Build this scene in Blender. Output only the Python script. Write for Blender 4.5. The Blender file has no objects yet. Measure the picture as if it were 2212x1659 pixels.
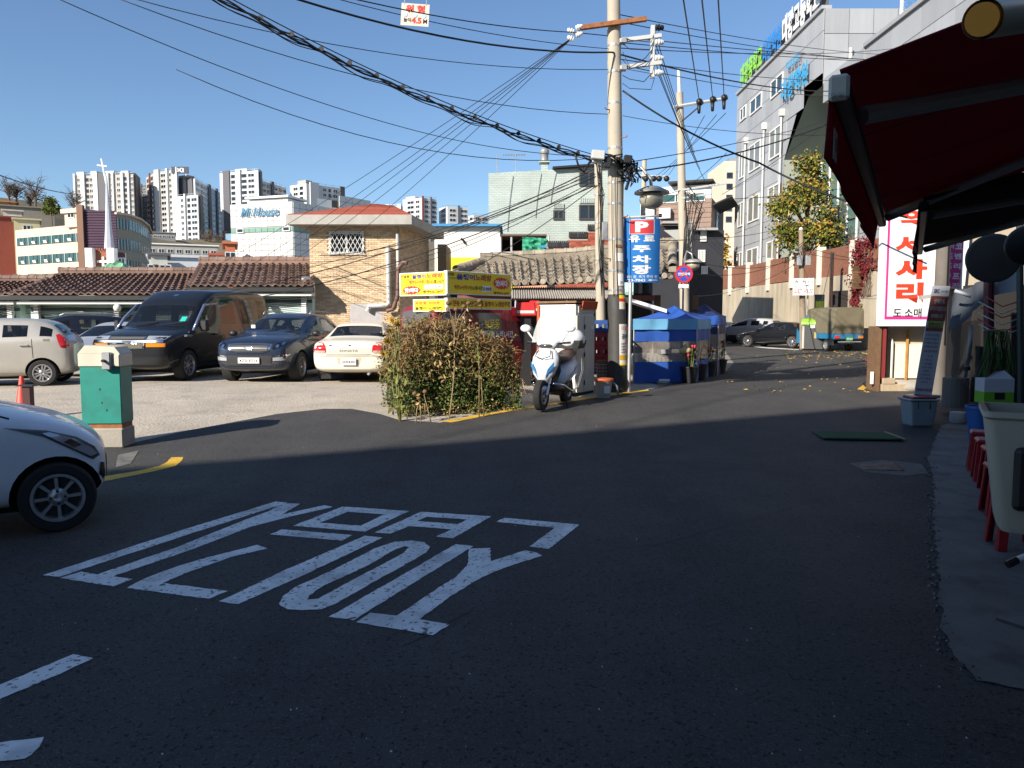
import bpy, bmesh, math, random
from mathutils import Vector, Matrix
from mathutils.bvhtree import BVHTree
from mathutils.geometry import tessellate_polygon
random.seed(7)
R = math.radians
scene = bpy.context.scene
C = scene.collection

# ---------------------------------------------------------------- camera, sky, sun, exposure
CAM_Z, PITCH, FPX = 1.75, R(4.63), 1662.0        # focal length in pixels of a 2212 px wide picture
cam_d = bpy.data.cameras.new('camera'); cam = bpy.data.objects.new('camera', cam_d); C.objects.link(cam)
cam.location = (0, 0, CAM_Z); cam.rotation_euler = (math.pi / 2 - PITCH, 0, 0)
cam_d.sensor_width = 36; cam_d.lens = 36 * FPX / 2212; cam_d.clip_start = .05; cam_d.clip_end = 3000
scene.camera = cam
SUN_EL, SUN_AZ = R(28), math.atan2(-.67, -.74)    # azimuth measured from +Y towards +X
world = bpy.data.worlds.new('World'); scene.world = world; world.use_nodes = True
wn = world.node_tree.nodes; bg = wn['Background']
sky = wn.new('ShaderNodeTexSky'); sky.sky_type = 'NISHITA'; sky.sun_disc = False
sky.sun_elevation = SUN_EL; sky.sun_rotation = SUN_AZ % (2 * math.pi)
sky.altitude = 50; sky.air_density = 1.0; sky.dust_density = .15; sky.ozone_density = 4.5
world.node_tree.links.new(sky.outputs[0], bg.inputs[0]); bg.inputs[1].default_value = .088
sun_d = bpy.data.lights.new('sun', 'SUN'); sun = bpy.data.objects.new('sun', sun_d); C.objects.link(sun)
sun_d.energy = 4.7; sun_d.angle = R(.55); sun_d.color = (1, .92, .80)
sv = Vector((math.sin(SUN_AZ) * math.cos(SUN_EL), math.cos(SUN_AZ) * math.cos(SUN_EL), math.sin(SUN_EL)))
sun.rotation_euler = sv.to_track_quat('Z', 'Y').to_euler(); sun.location = (-30, -40, 40)
vs = scene.view_settings; vs.view_transform = 'Standard'; vs.look = 'None'; vs.gamma = 1; vs.use_curve_mapping = False
vs.exposure = .78
scene.cycles.max_bounces = 6; scene.cycles.use_denoising = True

# ---------------------------------------------------------------- where a point of the photograph stands
def gz(y):
    t = min(1, max(0, (y - 8) / 9.)); return .34 * t * t * (3 - 2 * t)
_F = Vector((0, math.cos(PITCH), -math.sin(PITCH))); _U = Vector((0, math.sin(PITCH), math.cos(PITCH)))
def ray(u, v): return _F + Vector((1, 0, 0)) * ((u - 1106) / FPX) + _U * ((829.5 - v) / FPX)
def at(u, v, Y):
    d = ray(u, v); return Vector((0, 0, CAM_Z)) + d * (Y / d.y)
def xa(u, Y): return at(u, 695, Y).x
def za(v, Y): return at(1106, v, Y).z
def G(u, v):
    d = ray(u, v); z = 0.
    for _ in range(40):
        s = (z - CAM_Z) / d.z; z = .5 * z + .5 * gz(s * d.y)
    return Vector((s * d.x, s * d.y, gz(s * d.y)))
def zoomed(x0, y0, s):                            # a point read in an enlarged crop -> 2212-wide pixels
    return lambda x, y: ((x0 + s * x) * 2212 / 4032., (y0 + s * y) * 2212 / 4032.)

# ---------------------------------------------------------------- materials
_mats = {}
def M(name, col=(.5, .5, .5), rough=.6, metal=0., var=0., scale=3., bump=0., bscale=40., coat=0., spec=.5, rand=0., streak=0., alpha=1., trans=0., dirt=None, ds=1.):
    if name in _mats: return _mats[name]
    m = bpy.data.materials.new(name); m.use_nodes = True; _mats[name] = m
    nt = m.node_tree; N = nt.nodes; L = nt.links; b = N['Principled BSDF']
    b.inputs['Roughness'].default_value = rough; b.inputs['Metallic'].default_value = metal
    b.inputs['Coat Weight'].default_value = coat; b.inputs['Coat Roughness'].default_value = .04
    b.inputs['Specular IOR Level'].default_value = spec; b.inputs['Alpha'].default_value = alpha
    b.inputs['Transmission Weight'].default_value = trans
    geo = N.new('ShaderNodeNewGeometry')
    rgb = N.new('ShaderNodeRGB'); rgb.outputs[0].default_value = (*col, 1); out = rgb.outputs[0]
    def noise(sc, det=4, vec=None):
        n = N.new('ShaderNodeTexNoise'); n.inputs['Scale'].default_value = sc; n.inputs['Detail'].default_value = det
        n.inputs['Roughness'].default_value = .6
        L.new(vec or geo.outputs['Position'], n.inputs['Vector']); return n.outputs[0]
    def valmul(c, fac, lo, hi):
        mr = N.new('ShaderNodeMapRange'); mr.inputs[1].default_value = .25; mr.inputs[2].default_value = .75
        mr.inputs[3].default_value = lo; mr.inputs[4].default_value = hi; L.new(fac, mr.inputs[0])
        hs = N.new('ShaderNodeHueSaturation'); L.new(mr.outputs[0], hs.inputs['Value']); L.new(c, hs.inputs['Color']); return hs.outputs[0]
    if var: out = valmul(out, noise(scale), 1 - var, 1 + var)
    if rand:
        oi = N.new('ShaderNodeObjectInfo'); a = N.new('ShaderNodeMath'); a.operation = 'ADD'
        L.new(oi.outputs['Random'], a.inputs[0]); L.new(geo.outputs['Random Per Island'], a.inputs[1])
        fr = N.new('ShaderNodeMath'); fr.operation = 'FRACT'; L.new(a.outputs[0], fr.inputs[0])
        out = valmul(out, fr.outputs[0], 1 - rand, 1 + rand)
    if streak:
        mp = N.new('ShaderNodeMapping'); mp.inputs['Scale'].default_value = (2.2, 2.2, .22); L.new(geo.outputs['Position'], mp.inputs[0])
        out = valmul(out, noise(1., 5, mp.outputs[0]), 1 - streak, 1 + streak * .5)
    if dirt:
        n = noise(ds, 6); cr = N.new('ShaderNodeMapRange'); cr.inputs[1].default_value = .5; cr.inputs[2].default_value = .68; L.new(n, cr.inputs[0])
        mx = N.new('ShaderNodeMix'); mx.data_type = 'RGBA'; L.new(cr.outputs[0], mx.inputs[0]); L.new(out, mx.inputs[6]); mx.inputs[7].default_value = (*dirt, 1); out = mx.outputs[2]
    L.new(out, b.inputs['Base Color'])
    if bump:
        bp = N.new('ShaderNodeBump'); bp.inputs['Strength'].default_value = bump; bp.inputs['Distance'].default_value = .02
        L.new(noise(bscale, 3), bp.inputs['Height']); L.new(bp.outputs[0], b.inputs['Normal'])
    return m
def paint(n, c, metal=.0): return M(n, c, .38, metal, coat=.6, spec=.25, var=.07, scale=3, bump=.0)
WHITE = M('white_paint', (.78, .78, .76), .5, var=.06); BLACK = M('black_plastic', (.012, .012, .013), .5)
DARK = M('dark_void', (.008, .008, .009), .9); CHROME = M('chrome', (.75, .76, .78), .12, 1.)
GLASS = M('tinted_glass', (.008, .01, .013), .05, spec=.6, alpha=.72); RUBBER = M('tyre_rubber', (.018, .018, .018), .85, bump=.15, bscale=60)
ALLOY = M('alloy', (.48, .48, .49), .35, .85, var=.1); STEEL = M('galvanised_steel', (.42, .43, .44), .45, .6, var=.15, scale=8)
CONC = M('concrete_grey', (.36, .33, .28), .85, var=.15, scale=3, bump=.25, bscale=30, streak=.12)
POLEC = M('pole_concrete', (.43, .38, .30), .8, var=.1, scale=2, bump=.15, bscale=40, streak=.15)
RUST = M('rusty_steel', (.28, .11, .04), .8, var=.4, scale=12); CREAMP = M('cream_paint', (.62, .58, .47), .5, var=.08, streak=.1)
RED = M('sign_red', (.62, .03, .02), .5); BLUE = M('sign_blue', (.02, .18, .55), .5); YEL = M('sign_yellow', (.85, .62, .01), .5, var=.04)
INK = M('black_ink', (.01, .01, .012), .6); NAVY = M('navy_ink', (.02, .03, .3), .6); BROWNRED = M('brown_red_ink', (.35, .05, .02), .6)
CABLE = M('cable_black', (.008, .008, .01), .6); WOOD = M('weathered_wood', (.16, .09, .045), .8, var=.25, scale=9, rand=.25)
WINGLASS = M('window_glass', (.035, .06, .07), .08, spec=.8, var=.3, scale=.7); ALUM = M('window_alu', (.68, .68, .66), .45)
DKGLASS = M('dark_window', (.012, .018, .024), .12, spec=.7)

# ---------------------------------------------------------------- mesh builder
class MB:
    def __init__(s): s.v = []; s.f = []; s.m = []; s.mats = []
    def mi(s, mat):
        if mat is None: return 0
        if mat not in s.mats: s.mats.append(mat)
        return s.mats.index(mat)
    def add(s, vs, fs, mat=None, X=None):
        o = len(s.v); s.v += [tuple(X @ Vector(p)) if X else tuple(p) for p in vs]
        s.f += [tuple(i + o for i in f) for f in fs]; s.m += [s.mi(mat)] * len(fs); return s
    def box(s, x0, x1, y0, y1, z0, z1, mat=None, X=None, tx=1., ty=1.):
        cx, cy = (x0 + x1) / 2, (y0 + y1) / 2
        q = lambda x, y: (cx + (x - cx) * tx, cy + (y - cy) * ty)
        vs = [(x0, y0, z0), (x1, y0, z0), (x1, y1, z0), (x0, y1, z0)] + [(*q(x, y), z1) for x, y in ((x0, y0), (x1, y0), (x1, y1), (x0, y1))]
        return s.add(vs, [(0, 3, 2, 1), (4, 5, 6, 7), (0, 1, 5, 4), (1, 2, 6, 5), (2, 3, 7, 6), (3, 0, 4, 7)], mat, X)
    def cbox(s, c, d, mat=None, X=None):
        return s.box(c[0] - d[0] / 2, c[0] + d[0] / 2, c[1] - d[1] / 2, c[1] + d[1] / 2, c[2] - d[2] / 2, c[2] + d[2] / 2, mat, X)
    def tube(s, pts, r, n=8, mat=None, X=None, cap=True):
        pts = [Vector(p) for p in pts]; rs = r if isinstance(r, (list, tuple)) else [r] * len(pts); vs = []; up = None
        for i, p in enumerate(pts):
            t = (pts[min(i + 1, len(pts) - 1)] - pts[max(i - 1, 0)]).normalized()
            if up is None: up = Vector((0, 0, 1)) if abs(t.z) < .9 else Vector((1, 0, 0))
            a = t.cross(up).normalized(); b = a.cross(t).normalized(); up = b
            vs += [p + (a * math.cos(2 * math.pi * k / n) + b * math.sin(2 * math.pi * k / n)) * rs[i] for k in range(n)]
        fs = [(i * n + k, i * n + (k + 1) % n, (i + 1) * n + (k + 1) % n, (i + 1) * n + k) for i in range(len(pts) - 1) for k in range(n)]
        if cap: fs += [tuple(range(n))[::-1], tuple(range((len(pts) - 1) * n, len(pts) * n))]
        return s.add(vs, fs, mat, X)
    def lathe(s, prof, n=20, mat=None, X=None, axis='z', close=False):
        vs = []
        for r, h in prof:
            for k in range(n):
                a = 2 * math.pi * k / n; c, d = r * math.cos(a), r * math.sin(a)
                vs.append((c, d, h) if axis == 'z' else (c, h, d))
        P = len(prof); rng = P if close else P - 1
        fs = [(i * n + k, i * n + (k + 1) % n, ((i + 1) % P) * n + (k + 1) % n, ((i + 1) % P) * n + k) for i in range(rng) for k in range(n)]
        if not close: fs += [tuple(range(n))[::-1], tuple(range((P - 1) * n, P * n))]
        return s.add(vs, fs, mat, X)
    def loft(s, rings, mat=None, X=None, cap=True):
        n = len(rings[0]); vs = [p for r in rings for p in r]
        fs = [(i * n + k, i * n + (k + 1) % n, (i + 1) * n + (k + 1) % n, (i + 1) * n + k) for i in range(len(rings) - 1) for k in range(n)]
        if cap: fs += [tuple(range(n))[::-1], tuple(range((len(rings) - 1) * n, len(rings) * n))]
        return s.add(vs, fs, mat, X)
    def poly(s, pts, holes=(), mat=None, X=None):
        loops = [[Vector(p) for p in pts]] + [[Vector(p) for p in h] for h in holes]
        return s.add([p for l in loops for p in l], [tuple(t) for t in tessellate_polygon(loops)], mat, X)
    def prism(s, pts2, y0, y1, mat=None, X=None):      # polygon in x,z extruded along y
        n = len(pts2); vs = [(x, y0, z) for x, z in pts2] + [(x, y1, z) for x, z in pts2]
        fs = [tuple(range(n)), tuple(range(n, 2 * n))[::-1]] + [(i, i + n, (i + 1) % n + n, (i + 1) % n) for i in range(n)]
        return s.add(vs, fs, mat, X)
    def ball(s, c, r, n=12, m=8, mat=None, X=None):
        rx, ry, rz = r if isinstance(r, (tuple, list)) else (r, r, r); vs = []; fs = []
        for i in range(m + 1):
            t = math.pi * i / m
            for k in range(n):
                a = 2 * math.pi * k / n; vs.append((c[0] + rx * math.sin(t) * math.cos(a), c[1] + ry * math.sin(t) * math.sin(a), c[2] + rz * math.cos(t)))
        fs = [(i * n + k, (i + 1) * n + k, (i + 1) * n + (k + 1) % n, i * n + (k + 1) % n) for i in range(m) for k in range(n)]
        return s.add(vs, fs, mat, X)
    def mesh(s, name, mat=None, smooth=False, fixn=True):
        me = bpy.data.meshes.new(name); me.from_pydata(s.v, [], s.f)
        mats = s.mats or ([mat] if mat else [])
        for m in mats: me.materials.append(m)
        if len(mats) > 1: me.polygons.foreach_set('material_index', s.m)
        if fixn:
            bm = bmesh.new(); bm.from_mesh(me); bmesh.ops.recalc_face_normals(bm, faces=bm.faces); bm.to_mesh(me); bm.free()
        if smooth:
            me.polygons.foreach_set('use_smooth', [True] * len(me.polygons))
            if smooth is not True: me.set_sharp_from_angle(angle=R(smooth))
        me.update(); return me
    def build(s, name, mat=None, parent=None, smooth=False, bevel=0., seg=1, kind=None, label=None, fixn=True):
        o = ob(name, s.mesh(name, mat, smooth, fixn), parent)
        if bevel:
            b = o.modifiers.new('bevel', 'BEVEL'); b.width = bevel; b.segments = seg; b.limit_method = 'ANGLE'; b.angle_limit = R(40)
        if kind: o['kind'] = kind
        if label: o['label'] = label
        return o
def ob(name, me, parent=None, X=None):
    o = bpy.data.objects.new(name, me); C.objects.link(o)
    if parent is not None: o.parent = parent
    if X is not None: o.matrix_local = X
    return o
def tag(o, label, cat, group=None):
    o['label'] = label; o['category'] = cat
    if group: o['group'] = group
    return o
def thing(name, label, cat, loc=(0, 0, 0), rz=0., group=None):
    o = bpy.data.objects.new(name, None); C.objects.link(o); o.location = loc; o.rotation_euler = (0, 0, rz); o.empty_display_size = .2
    return tag(o, label, cat, group)
def struct(o): o['kind'] = 'structure'; return o
def T(x, y, z): return Matrix.Translation((x, y, z))
def RZ(a): return Matrix.Rotation(a, 4, 'Z')
def RX(a): return Matrix.Rotation(a, 4, 'X')
def RY(a): return Matrix.Rotation(a, 4, 'Y')
def SC(x, y, z): return Matrix.Diagonal((x, y, z, 1))
def copy_tree(o, parent=None):
    c = o.copy(); C.objects.link(c); c.parent = parent
    for ch in list(o.children): copy_tree(ch, c)
    return c
def pieces(parent, name, me, mats4, limit=300, rest='remaining_pieces'):   # alike pieces share one mesh; past the limit they are joined
    for X in mats4[:limit]: ob(name, me, parent, X)
    if len(mats4) > limit:
        b = MB(); vs = [v.co.copy() for v in me.vertices]; fs = [tuple(p.vertices) for p in me.polygons]
        for X in mats4[limit:]: b.add(vs, fs, None, X)
        b.build(rest, me.materials[0], parent, kind='stuff', fixn=False)
UNIT = {}
def unit_box(mat):
    if mat not in UNIT: UNIT[mat] = MB().box(-.5, .5, -.5, .5, -.5, .5).mesh('block', mat)
    return UNIT[mat]
# ---------------------------------------------------------------- lettering: flat mesh text in the x-z plane, facing -y
_txt = {}
def letters(body, w, h, mat, parent, x=0., z=0., y=-.004, bold=0., name='lettering', X=None, fit=True):
    k = (body, bold)
    if k not in _txt:
        cu = bpy.data.curves.new('lettering', 'FONT'); cu.body = body; cu.offset = bold; cu.resolution_u = 2; cu.fill_mode = 'FRONT'
        o = bpy.data.objects.new('lettering', cu); me = bpy.data.meshes.new_from_object(o); bpy.data.objects.remove(o); bpy.data.curves.remove(cu)
        vs = [v.co.copy() for v in me.vertices]; fs = [tuple(p.vertices) for p in me.polygons]; bpy.data.meshes.remove(me)
        x0, x1 = min(v.x for v in vs), max(v.x for v in vs); y0, y1 = min(v.y for v in vs), max(v.y for v in vs)
        _txt[k] = ([((v.x - (x0 + x1) / 2) / max(1e-6, x1 - x0), (v.y - (y0 + y1) / 2) / max(1e-6, y1 - y0)) for v in vs], fs)
    vs, fs = _txt[k]
    b = MB().add([(x + px * w, y, z + py * h) for px, py in vs], [f[::-1] for f in fs], None, X)
    return b.build(name, mat, parent, fixn=False)
def plate(parent, name, mat, x0, x1, z0, z1, y=-.002, X=None):
    return MB().add([(x0, y, z0), (x1, y, z0), (x1, y, z1), (x0, y, z1)], [(0, 1, 2, 3)], None, X).build(name, mat, parent, fixn=False)
# ================================================================ GROUND
ASPH = M('asphalt', (.055, .053, .053), .8, var=.26, scale=1.3, bump=.5, bscale=150, spec=.3, dirt=(.074, .070, .066), ds=.45)
def speckle(m, sc, lo, hi, col):                   # pale stone chips in a surface
    nt = m.node_tree; b = nt.nodes['Principled BSDF']; src = b.inputs['Base Color'].links[0].from_socket
    n = nt.nodes.new('ShaderNodeTexNoise'); n.inputs['Scale'].default_value = sc; n.inputs['Detail'].default_value = 2
    g = nt.nodes.new('ShaderNodeNewGeometry'); nt.links.new(g.outputs['Position'], n.inputs['Vector'])
    r = nt.nodes.new('ShaderNodeMapRange'); r.inputs[1].default_value = lo; r.inputs[2].default_value = hi; nt.links.new(n.outputs[0], r.inputs[0])
    x = nt.nodes.new('ShaderNodeMix'); x.data_type = 'RGBA'; nt.links.new(r.outputs[0], x.inputs[0]); nt.links.new(src, x.inputs[6]); x.inputs[7].default_value = (*col, 1)
    nt.links.new(x.outputs[2], b.inputs['Base Color'])
def wheel_tracks(m, ang, amt):                     # long polished and worn bands that follow the street
    nt = m.node_tree; b = nt.nodes['Principled BSDF']; src = b.inputs['Base Color'].links[0].from_socket; g = nt.nodes.new('ShaderNodeNewGeometry'); mp = nt.nodes.new('ShaderNodeMapping'); mp.inputs['Rotation'].default_value = (0, 0, ang); mp.inputs['Scale'].default_value = (1.1, .07, 1)
    nt.links.new(g.outputs['Position'], mp.inputs[0]); n = nt.nodes.new('ShaderNodeTexNoise'); n.inputs['Scale'].default_value = 1; n.inputs['Detail'].default_value = 4; nt.links.new(mp.outputs[0], n.inputs['Vector'])
    r = nt.nodes.new('ShaderNodeMapRange'); r.inputs[1].default_value = .3; r.inputs[2].default_value = .7; r.inputs[3].default_value = 1 - amt; r.inputs[4].default_value = 1 + amt; nt.links.new(n.outputs[0], r.inputs[0]); h = nt.nodes.new('ShaderNodeHueSaturation'); nt.links.new(src, h.inputs['Color']); nt.links.new(r.outputs[0], h.inputs['Value']); nt.links.new(h.outputs[0], b.inputs['Base Color'])
    r2 = nt.nodes.new('ShaderNodeMapRange'); r2.inputs[1].default_value = .3; r2.inputs[2].default_value = .7; r2.inputs[3].default_value = .84; r2.inputs[4].default_value = .76; nt.links.new(n.outputs[0], r2.inputs[0]); nt.links.new(r2.outputs[0], b.inputs['Roughness'])
wheel_tracks(ASPH, R(29), .10)
speckle(ASPH, 130, .60, .72, (.17, .165, .16))
speckle(ASPH, 62, .58, .70, (.10, .097, .095))
speckle(ASPH, 45, .60, .66, (.012, .012, .012))
LOT = M('worn_concrete', (.47, .415, .34), .9, var=.16, scale=.9, bump=.9, bscale=22, dirt=(.37, .32, .26), ds=1.6)
speckle(LOT, 45, .52, .72, (.2, .175, .14))
PAVE = M('pavement_concrete', (.17, .165, .155), .85, var=.25, scale=2.2, bump=.4, bscale=60, dirt=(.1, .098, .092), ds=2.5)
LINE_W = M('road_paint_white', (.82, .81, .79), .7, var=.14, scale=5, bump=.3, bscale=90, dirt=(.5, .5, .49), ds=2.2)
speckle(LINE_W, 38, .60, .68, (.10, .10, .10))
speckle(LINE_W, 11, .66, .72, (.09, .09, .09))
LINE_Y = M('road_paint_yellow', (.68, .41, .03), .7, var=.15, scale=7, dirt=(.45, .29, .06), ds=4)
speckle(LINE_Y, 38, .63, .72, (.12, .11, .09))
YB = [8 + .5 * i for i in range(0, 21)]
def sheet(name, loops, off, mat, parent=None):
    b = MB().poly([(p[0], p[1], 0) for p in loops[0]], [[(p[0], p[1], 0) for p in h] for h in loops[1:]])
    me = b.mesh(name, mat); bm = bmesh.new(); bm.from_mesh(me)
    y0, y1 = min(v.co.y for v in bm.verts), max(v.co.y for v in bm.verts)
    for y in YB:
        if y0 < y < y1: bmesh.ops.bisect_plane(bm, geom=bm.verts[:] + bm.edges[:] + bm.faces[:], plane_co=(0, y, 0), plane_no=(0, 1, 0))
    for v in bm.verts: v.co.z = gz(v.co.y) + off
    bmesh.ops.recalc_face_normals(bm, faces=bm.faces)
    bm.to_mesh(me); bm.free(); return ob(name, me, parent)
struct(sheet('ground', [[(-900, -300), (900, -300), (900, 1500), (-900, 1500)]], 0, M('ground_earth', (.22, .2, .17), .95, var=.2, scale=.3)))
struct(sheet('parking_lot', [[(-48, 6.5), (3.2, 6.5), (3.2, 20), (1.5, 31), (-48, 31)]], .004, LOT))
g2 = lambda *ps: [tuple(G(u, v))[:2] for u, v in ps]
road_edge = g2((-500, 1040), (0, 985), (285, 958), (400, 932), (600, 895), (700, 884), (760, 884), (820, 895), (862, 908), (950, 914), (1400, 843), (1570, 800))
struct(sheet('road', [road_edge + [(7.5, 26), (11, 40), (13.5, 56), (15, 90), (40, 90), (40, -45), (-70, -45), (-70, 5)]], .009, ASPH))
_pv = random.Random(5)
def rough_edge(pts, step=.06, amp=.018):
    out = []
    for a, b in zip(pts, pts[1:]):
        a, b = Vector(a), Vector(b); n = max(1, int((b - a).length / step)); d = Vector((-(b - a).y, (b - a).x)).normalized(); out += [tuple(a.lerp(b, i / n) + d * _pv.uniform(-amp, amp)) for i in range(n)]
    return out + [pts[-1]]
struct(sheet('pavement', [rough_edge(g2((2032, 922), (2005, 990), (2018, 1045), (2016, 1130), (2024, 1200), (2028, 1290), (2036, 1360), (2055, 1420), (2110, 1475), (2212, 1495))) + [(6.0, 1.4), (9.5, 12.0)] + g2((2090, 905))], .016, PAVE))
cable_cover = sheet('patch', [g2((1835, 1003), (1905, 995), (1990, 1004), (2005, 1025), (1950, 1030), (1870, 1022))], .013, M('pale_mortar', (.15, .143, .13), .9, var=.3, scale=6, dirt=(.08, .078, .073), ds=7))
cable_cover.name = 'mortar_patch'; struct(cable_cover)
struct(sheet('lot_patch', [g2((255, 985), (300, 975), (283, 1003), (250, 1012))], .0135, M('pale_mortar')))
# ---- markings painted on the road
zA, zB, zC, zY, zR = zoomed(100, 1900, .5425), zoomed(1000, 1900, .63291), zoomed(0, 2500, .36166), zoomed(0, 1500, .42194), zoomed(2800, 1050, .33159)
def ragged(loop, step, amp, rnd):
    out = []
    for a, b in zip(loop, loop[1:] + loop[:1]):
        a, b = Vector(a), Vector(b); n = max(1, int((b - a).length / step)); d = Vector((-(b - a).y, (b - a).x)).normalized()
        out += [tuple(a.lerp(b, i / n) + d * rnd.uniform(-amp, amp)) for i in range(n)]
    return out
def mark(name, z, loops, mat=LINE_W):
    rnd = random.Random(len(loops[0]) + int(loops[0][0][0]))
    o = sheet(name, [ragged([tuple(G(*z(x, y)))[:2] for x, y in l], .035, .0045, rnd) for l in loops], .0125, mat); return struct(o)
MK = []
mark('road_marking_letter', zA, [[(125, 685), (1200, 335), (1815, 147), (1905, 155), (1250, 365), (245, 697)]])
mark('road_marking_letter', zA, [[(250, 705), (405, 658), (520, 680), (1100, 480), (1620, 270), (1760, 220), (1875, 160), (1995, 163), (1860, 242), (2172, 173), (2231, 187), (1900, 262), (1640, 330), (1200, 500), (640, 692), (778, 712), (640, 766)]])
mark('road_marking_letter', zA, [[(735, 778), (850, 715), (1100, 620), (1320, 555), (1685, 462), (1755, 490), (1500, 550), (1300, 620), (1100, 695), (995, 742), (1470, 800), (1330, 858)]])
mark('road_marking_letter', zA, [[(1775, 387), (1862, 350), (2376, 391), (2298, 432)]])
mark('road_marking_letter', zA, [[(1405, 877), (1900, 640), (2464, 397), (2592, 411), (2050, 670), (1545, 897)]])
mark('road_marking_letter', zB, [[(243, 278), (552, 157), (965, 185), (690, 315)], [(410, 258), (582, 190), (810, 206), (665, 277)]])
mark('road_marking_letter', zB, [[(750, 320), (1040, 190), (1477, 218), (1238, 356), (1128, 346), (1230, 300), (965, 280), (850, 327)], [(1018, 248), (1075, 222), (1325, 238), (1268, 268)]])
mark('road_marking_letter', zB, [[(1505, 252), (1560, 227), (2025, 270), (1835, 422), (1713, 408), (1870, 290)]])
mark('road_marking_letter', zB, [[(160, 765), (180, 720), (260, 660), (500, 550), (750, 420), (870, 378), (980, 370), (1060, 380), (1095, 410), (1070, 445), (980, 500), (760, 620), (500, 770), (420, 800), (300, 806), (210, 800), (165, 780)],
     [(330, 740), (345, 715), (420, 660), (700, 530), (880, 425), (940, 405), (965, 412), (930, 450), (700, 570), (480, 690), (400, 735)]])
mark('road_marking_letter', zB, [[(467, 848), (1255, 393), (1365, 405), (620, 868)]])
mark('road_marking_letter', zB, [[(637, 882), (722, 822), (890, 840), (1150, 665), (1260, 595), (1330, 520), (1338, 420), (1470, 416), (1475, 500), (1685, 432), (1760, 445), (1795, 465), (1620, 520), (1480, 570), (1380, 620), (1200, 735), (1030, 862), (1222, 895), (1115, 962)]])
mark('road_marking_dash', zC, [[(-700, 865), (0, 570), (800, 233), (1018, 280), (560, 490), (0, 722), (-700, 1030)]])
mark('road_marking_dash', zC, [[(-500, 1245), (0, 1198), (490, 1140), (420, 1250), (345, 1340), (270, 1378), (0, 1400), (-500, 1420)]])
mark('yellow_line', zY, [[(500, 975), (1045, 888), (1300, 845), (1480, 805), (1550, 770), (1600, 722), (1712, 718), (1690, 760), (1630, 805), (1450, 850), (1045, 932), (500, 1025)]], LINE_Y)
idn = lambda x, y: (x, y)
mark('yellow_line', idn, [[(952, 912), (1060, 893), (1210, 868), (1400, 842), (1401, 845), (1212, 872), (1062, 897), (975, 914)]], LINE_Y)
mark('yellow_line', zR, [[(1735, 1462), (1990, 1290), (2000, 1322), (1812, 1474)]], LINE_Y)
mark('yellow_line', zR, [[(1785, 1018), (1910, 1046), (1905, 1058), (1790, 1030)]], LINE_Y)
mark('parking_line', zR, [[(370, 930), (640, 958), (1045, 985), (1040, 993), (640, 970), (372, 940)]])

cm_ = M('crack_dark', (.012, .012, .012), .95)
for pts in ([(0, 1276), (52, 1262), (100, 1246)], [(868, 1402), (930, 1372), (985, 1340), (1020, 1322)], [(1240, 1200), (1420, 1180), (1640, 1120), (1800, 1070)], [(520, 1110), (610, 1060), (760, 1012)]):
    q = [tuple(G(u, v))[:2] for u, v in pts]; up = rough_edge(q, .07, .012); lo = [(x + .003, y - .004) for x, y in up][::-1]
    struct(sheet('road_crack', [up + lo], .0112, cm_))
OLD = M('asphalt_patch', (.062, .06, .058), .85, var=.25, scale=4, bump=.5, bscale=120, spec=.25); speckle(OLD, 110, .6, .72, (.16, .155, .15))
rp = random.Random(12)
for u, v, rx, ry in ((1470, 1010, .9, .35),):
    c = G(u, v); struct(sheet('road_patch', [[(c.x + rx * math.cos(a * .35) * rp.uniform(.8, 1.1), c.y + ry * math.sin(a * .35) * rp.uniform(.8, 1.1)) for a in range(18)]], .0106, OLD))
gv = MB(); rp = random.Random(13); q = rough_edge(g2((2005, 990), (2018, 1045), (2016, 1130), (2024, 1200), (2028, 1290), (2036, 1360), (2055, 1420), (2110, 1475)), .02, .05)
for x, y in q:
    for _ in range(1 if rp.random() < .6 else 0):
        s_ = rp.uniform(.003, .012); X_ = T(x + rp.uniform(-.03, .02), y + rp.uniform(-.03, .03), gz(y) + .016) @ RZ(rp.uniform(0, 3)) @ RX(rp.uniform(-.5, .5)); gv.box(-s_, s_, -s_ * .7, s_ * .7, -s_ * .5, s_ * .6, None, X_, .7, .7)
o_ = gv.build('edge_gravel', M('gravel_grey', (.14, .135, .125), .9, rand=.5), fixn=False); o_['kind'] = 'stuff'; o_['label'] = 'loose grit along the broken pavement edge'
# ================================================================ HILL behind the town
def ss(t): t = min(1, max(0, t)); return t * t * (3 - 2 * t)
def hill_z(x, y):
    h = 41 * ss((y - 110) / 290.) * ss((70 - x) / 110.) + 25 * math.exp(-((x + 158) / 27.) ** 2 - ((y - 225) / 70.) ** 2)
    return h * ss((y - 100) / 60.)
nx, ny = 50, 40; hv = []; hf = []
for j in range(ny + 1):
    for i in range(nx + 1):
        x, y = -420 + 640 * i / nx, 100 + 560 * j / ny; hv.append((x, y, hill_z(x, y) + random.uniform(-.6, .6) * ss((y - 105) / 20.) - .2))
for j in range(ny):
    for i in range(nx): a = j * (nx + 1) + i; hf.append((a, a + 1, a + nx + 2, a + nx + 1))
struct(MB().add(hv, hf).build('hill', M('hill_scrub', (.16, .13, .075), .95, var=.35, scale=.25, bump=.6, bscale=1.5), smooth=True))

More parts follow.
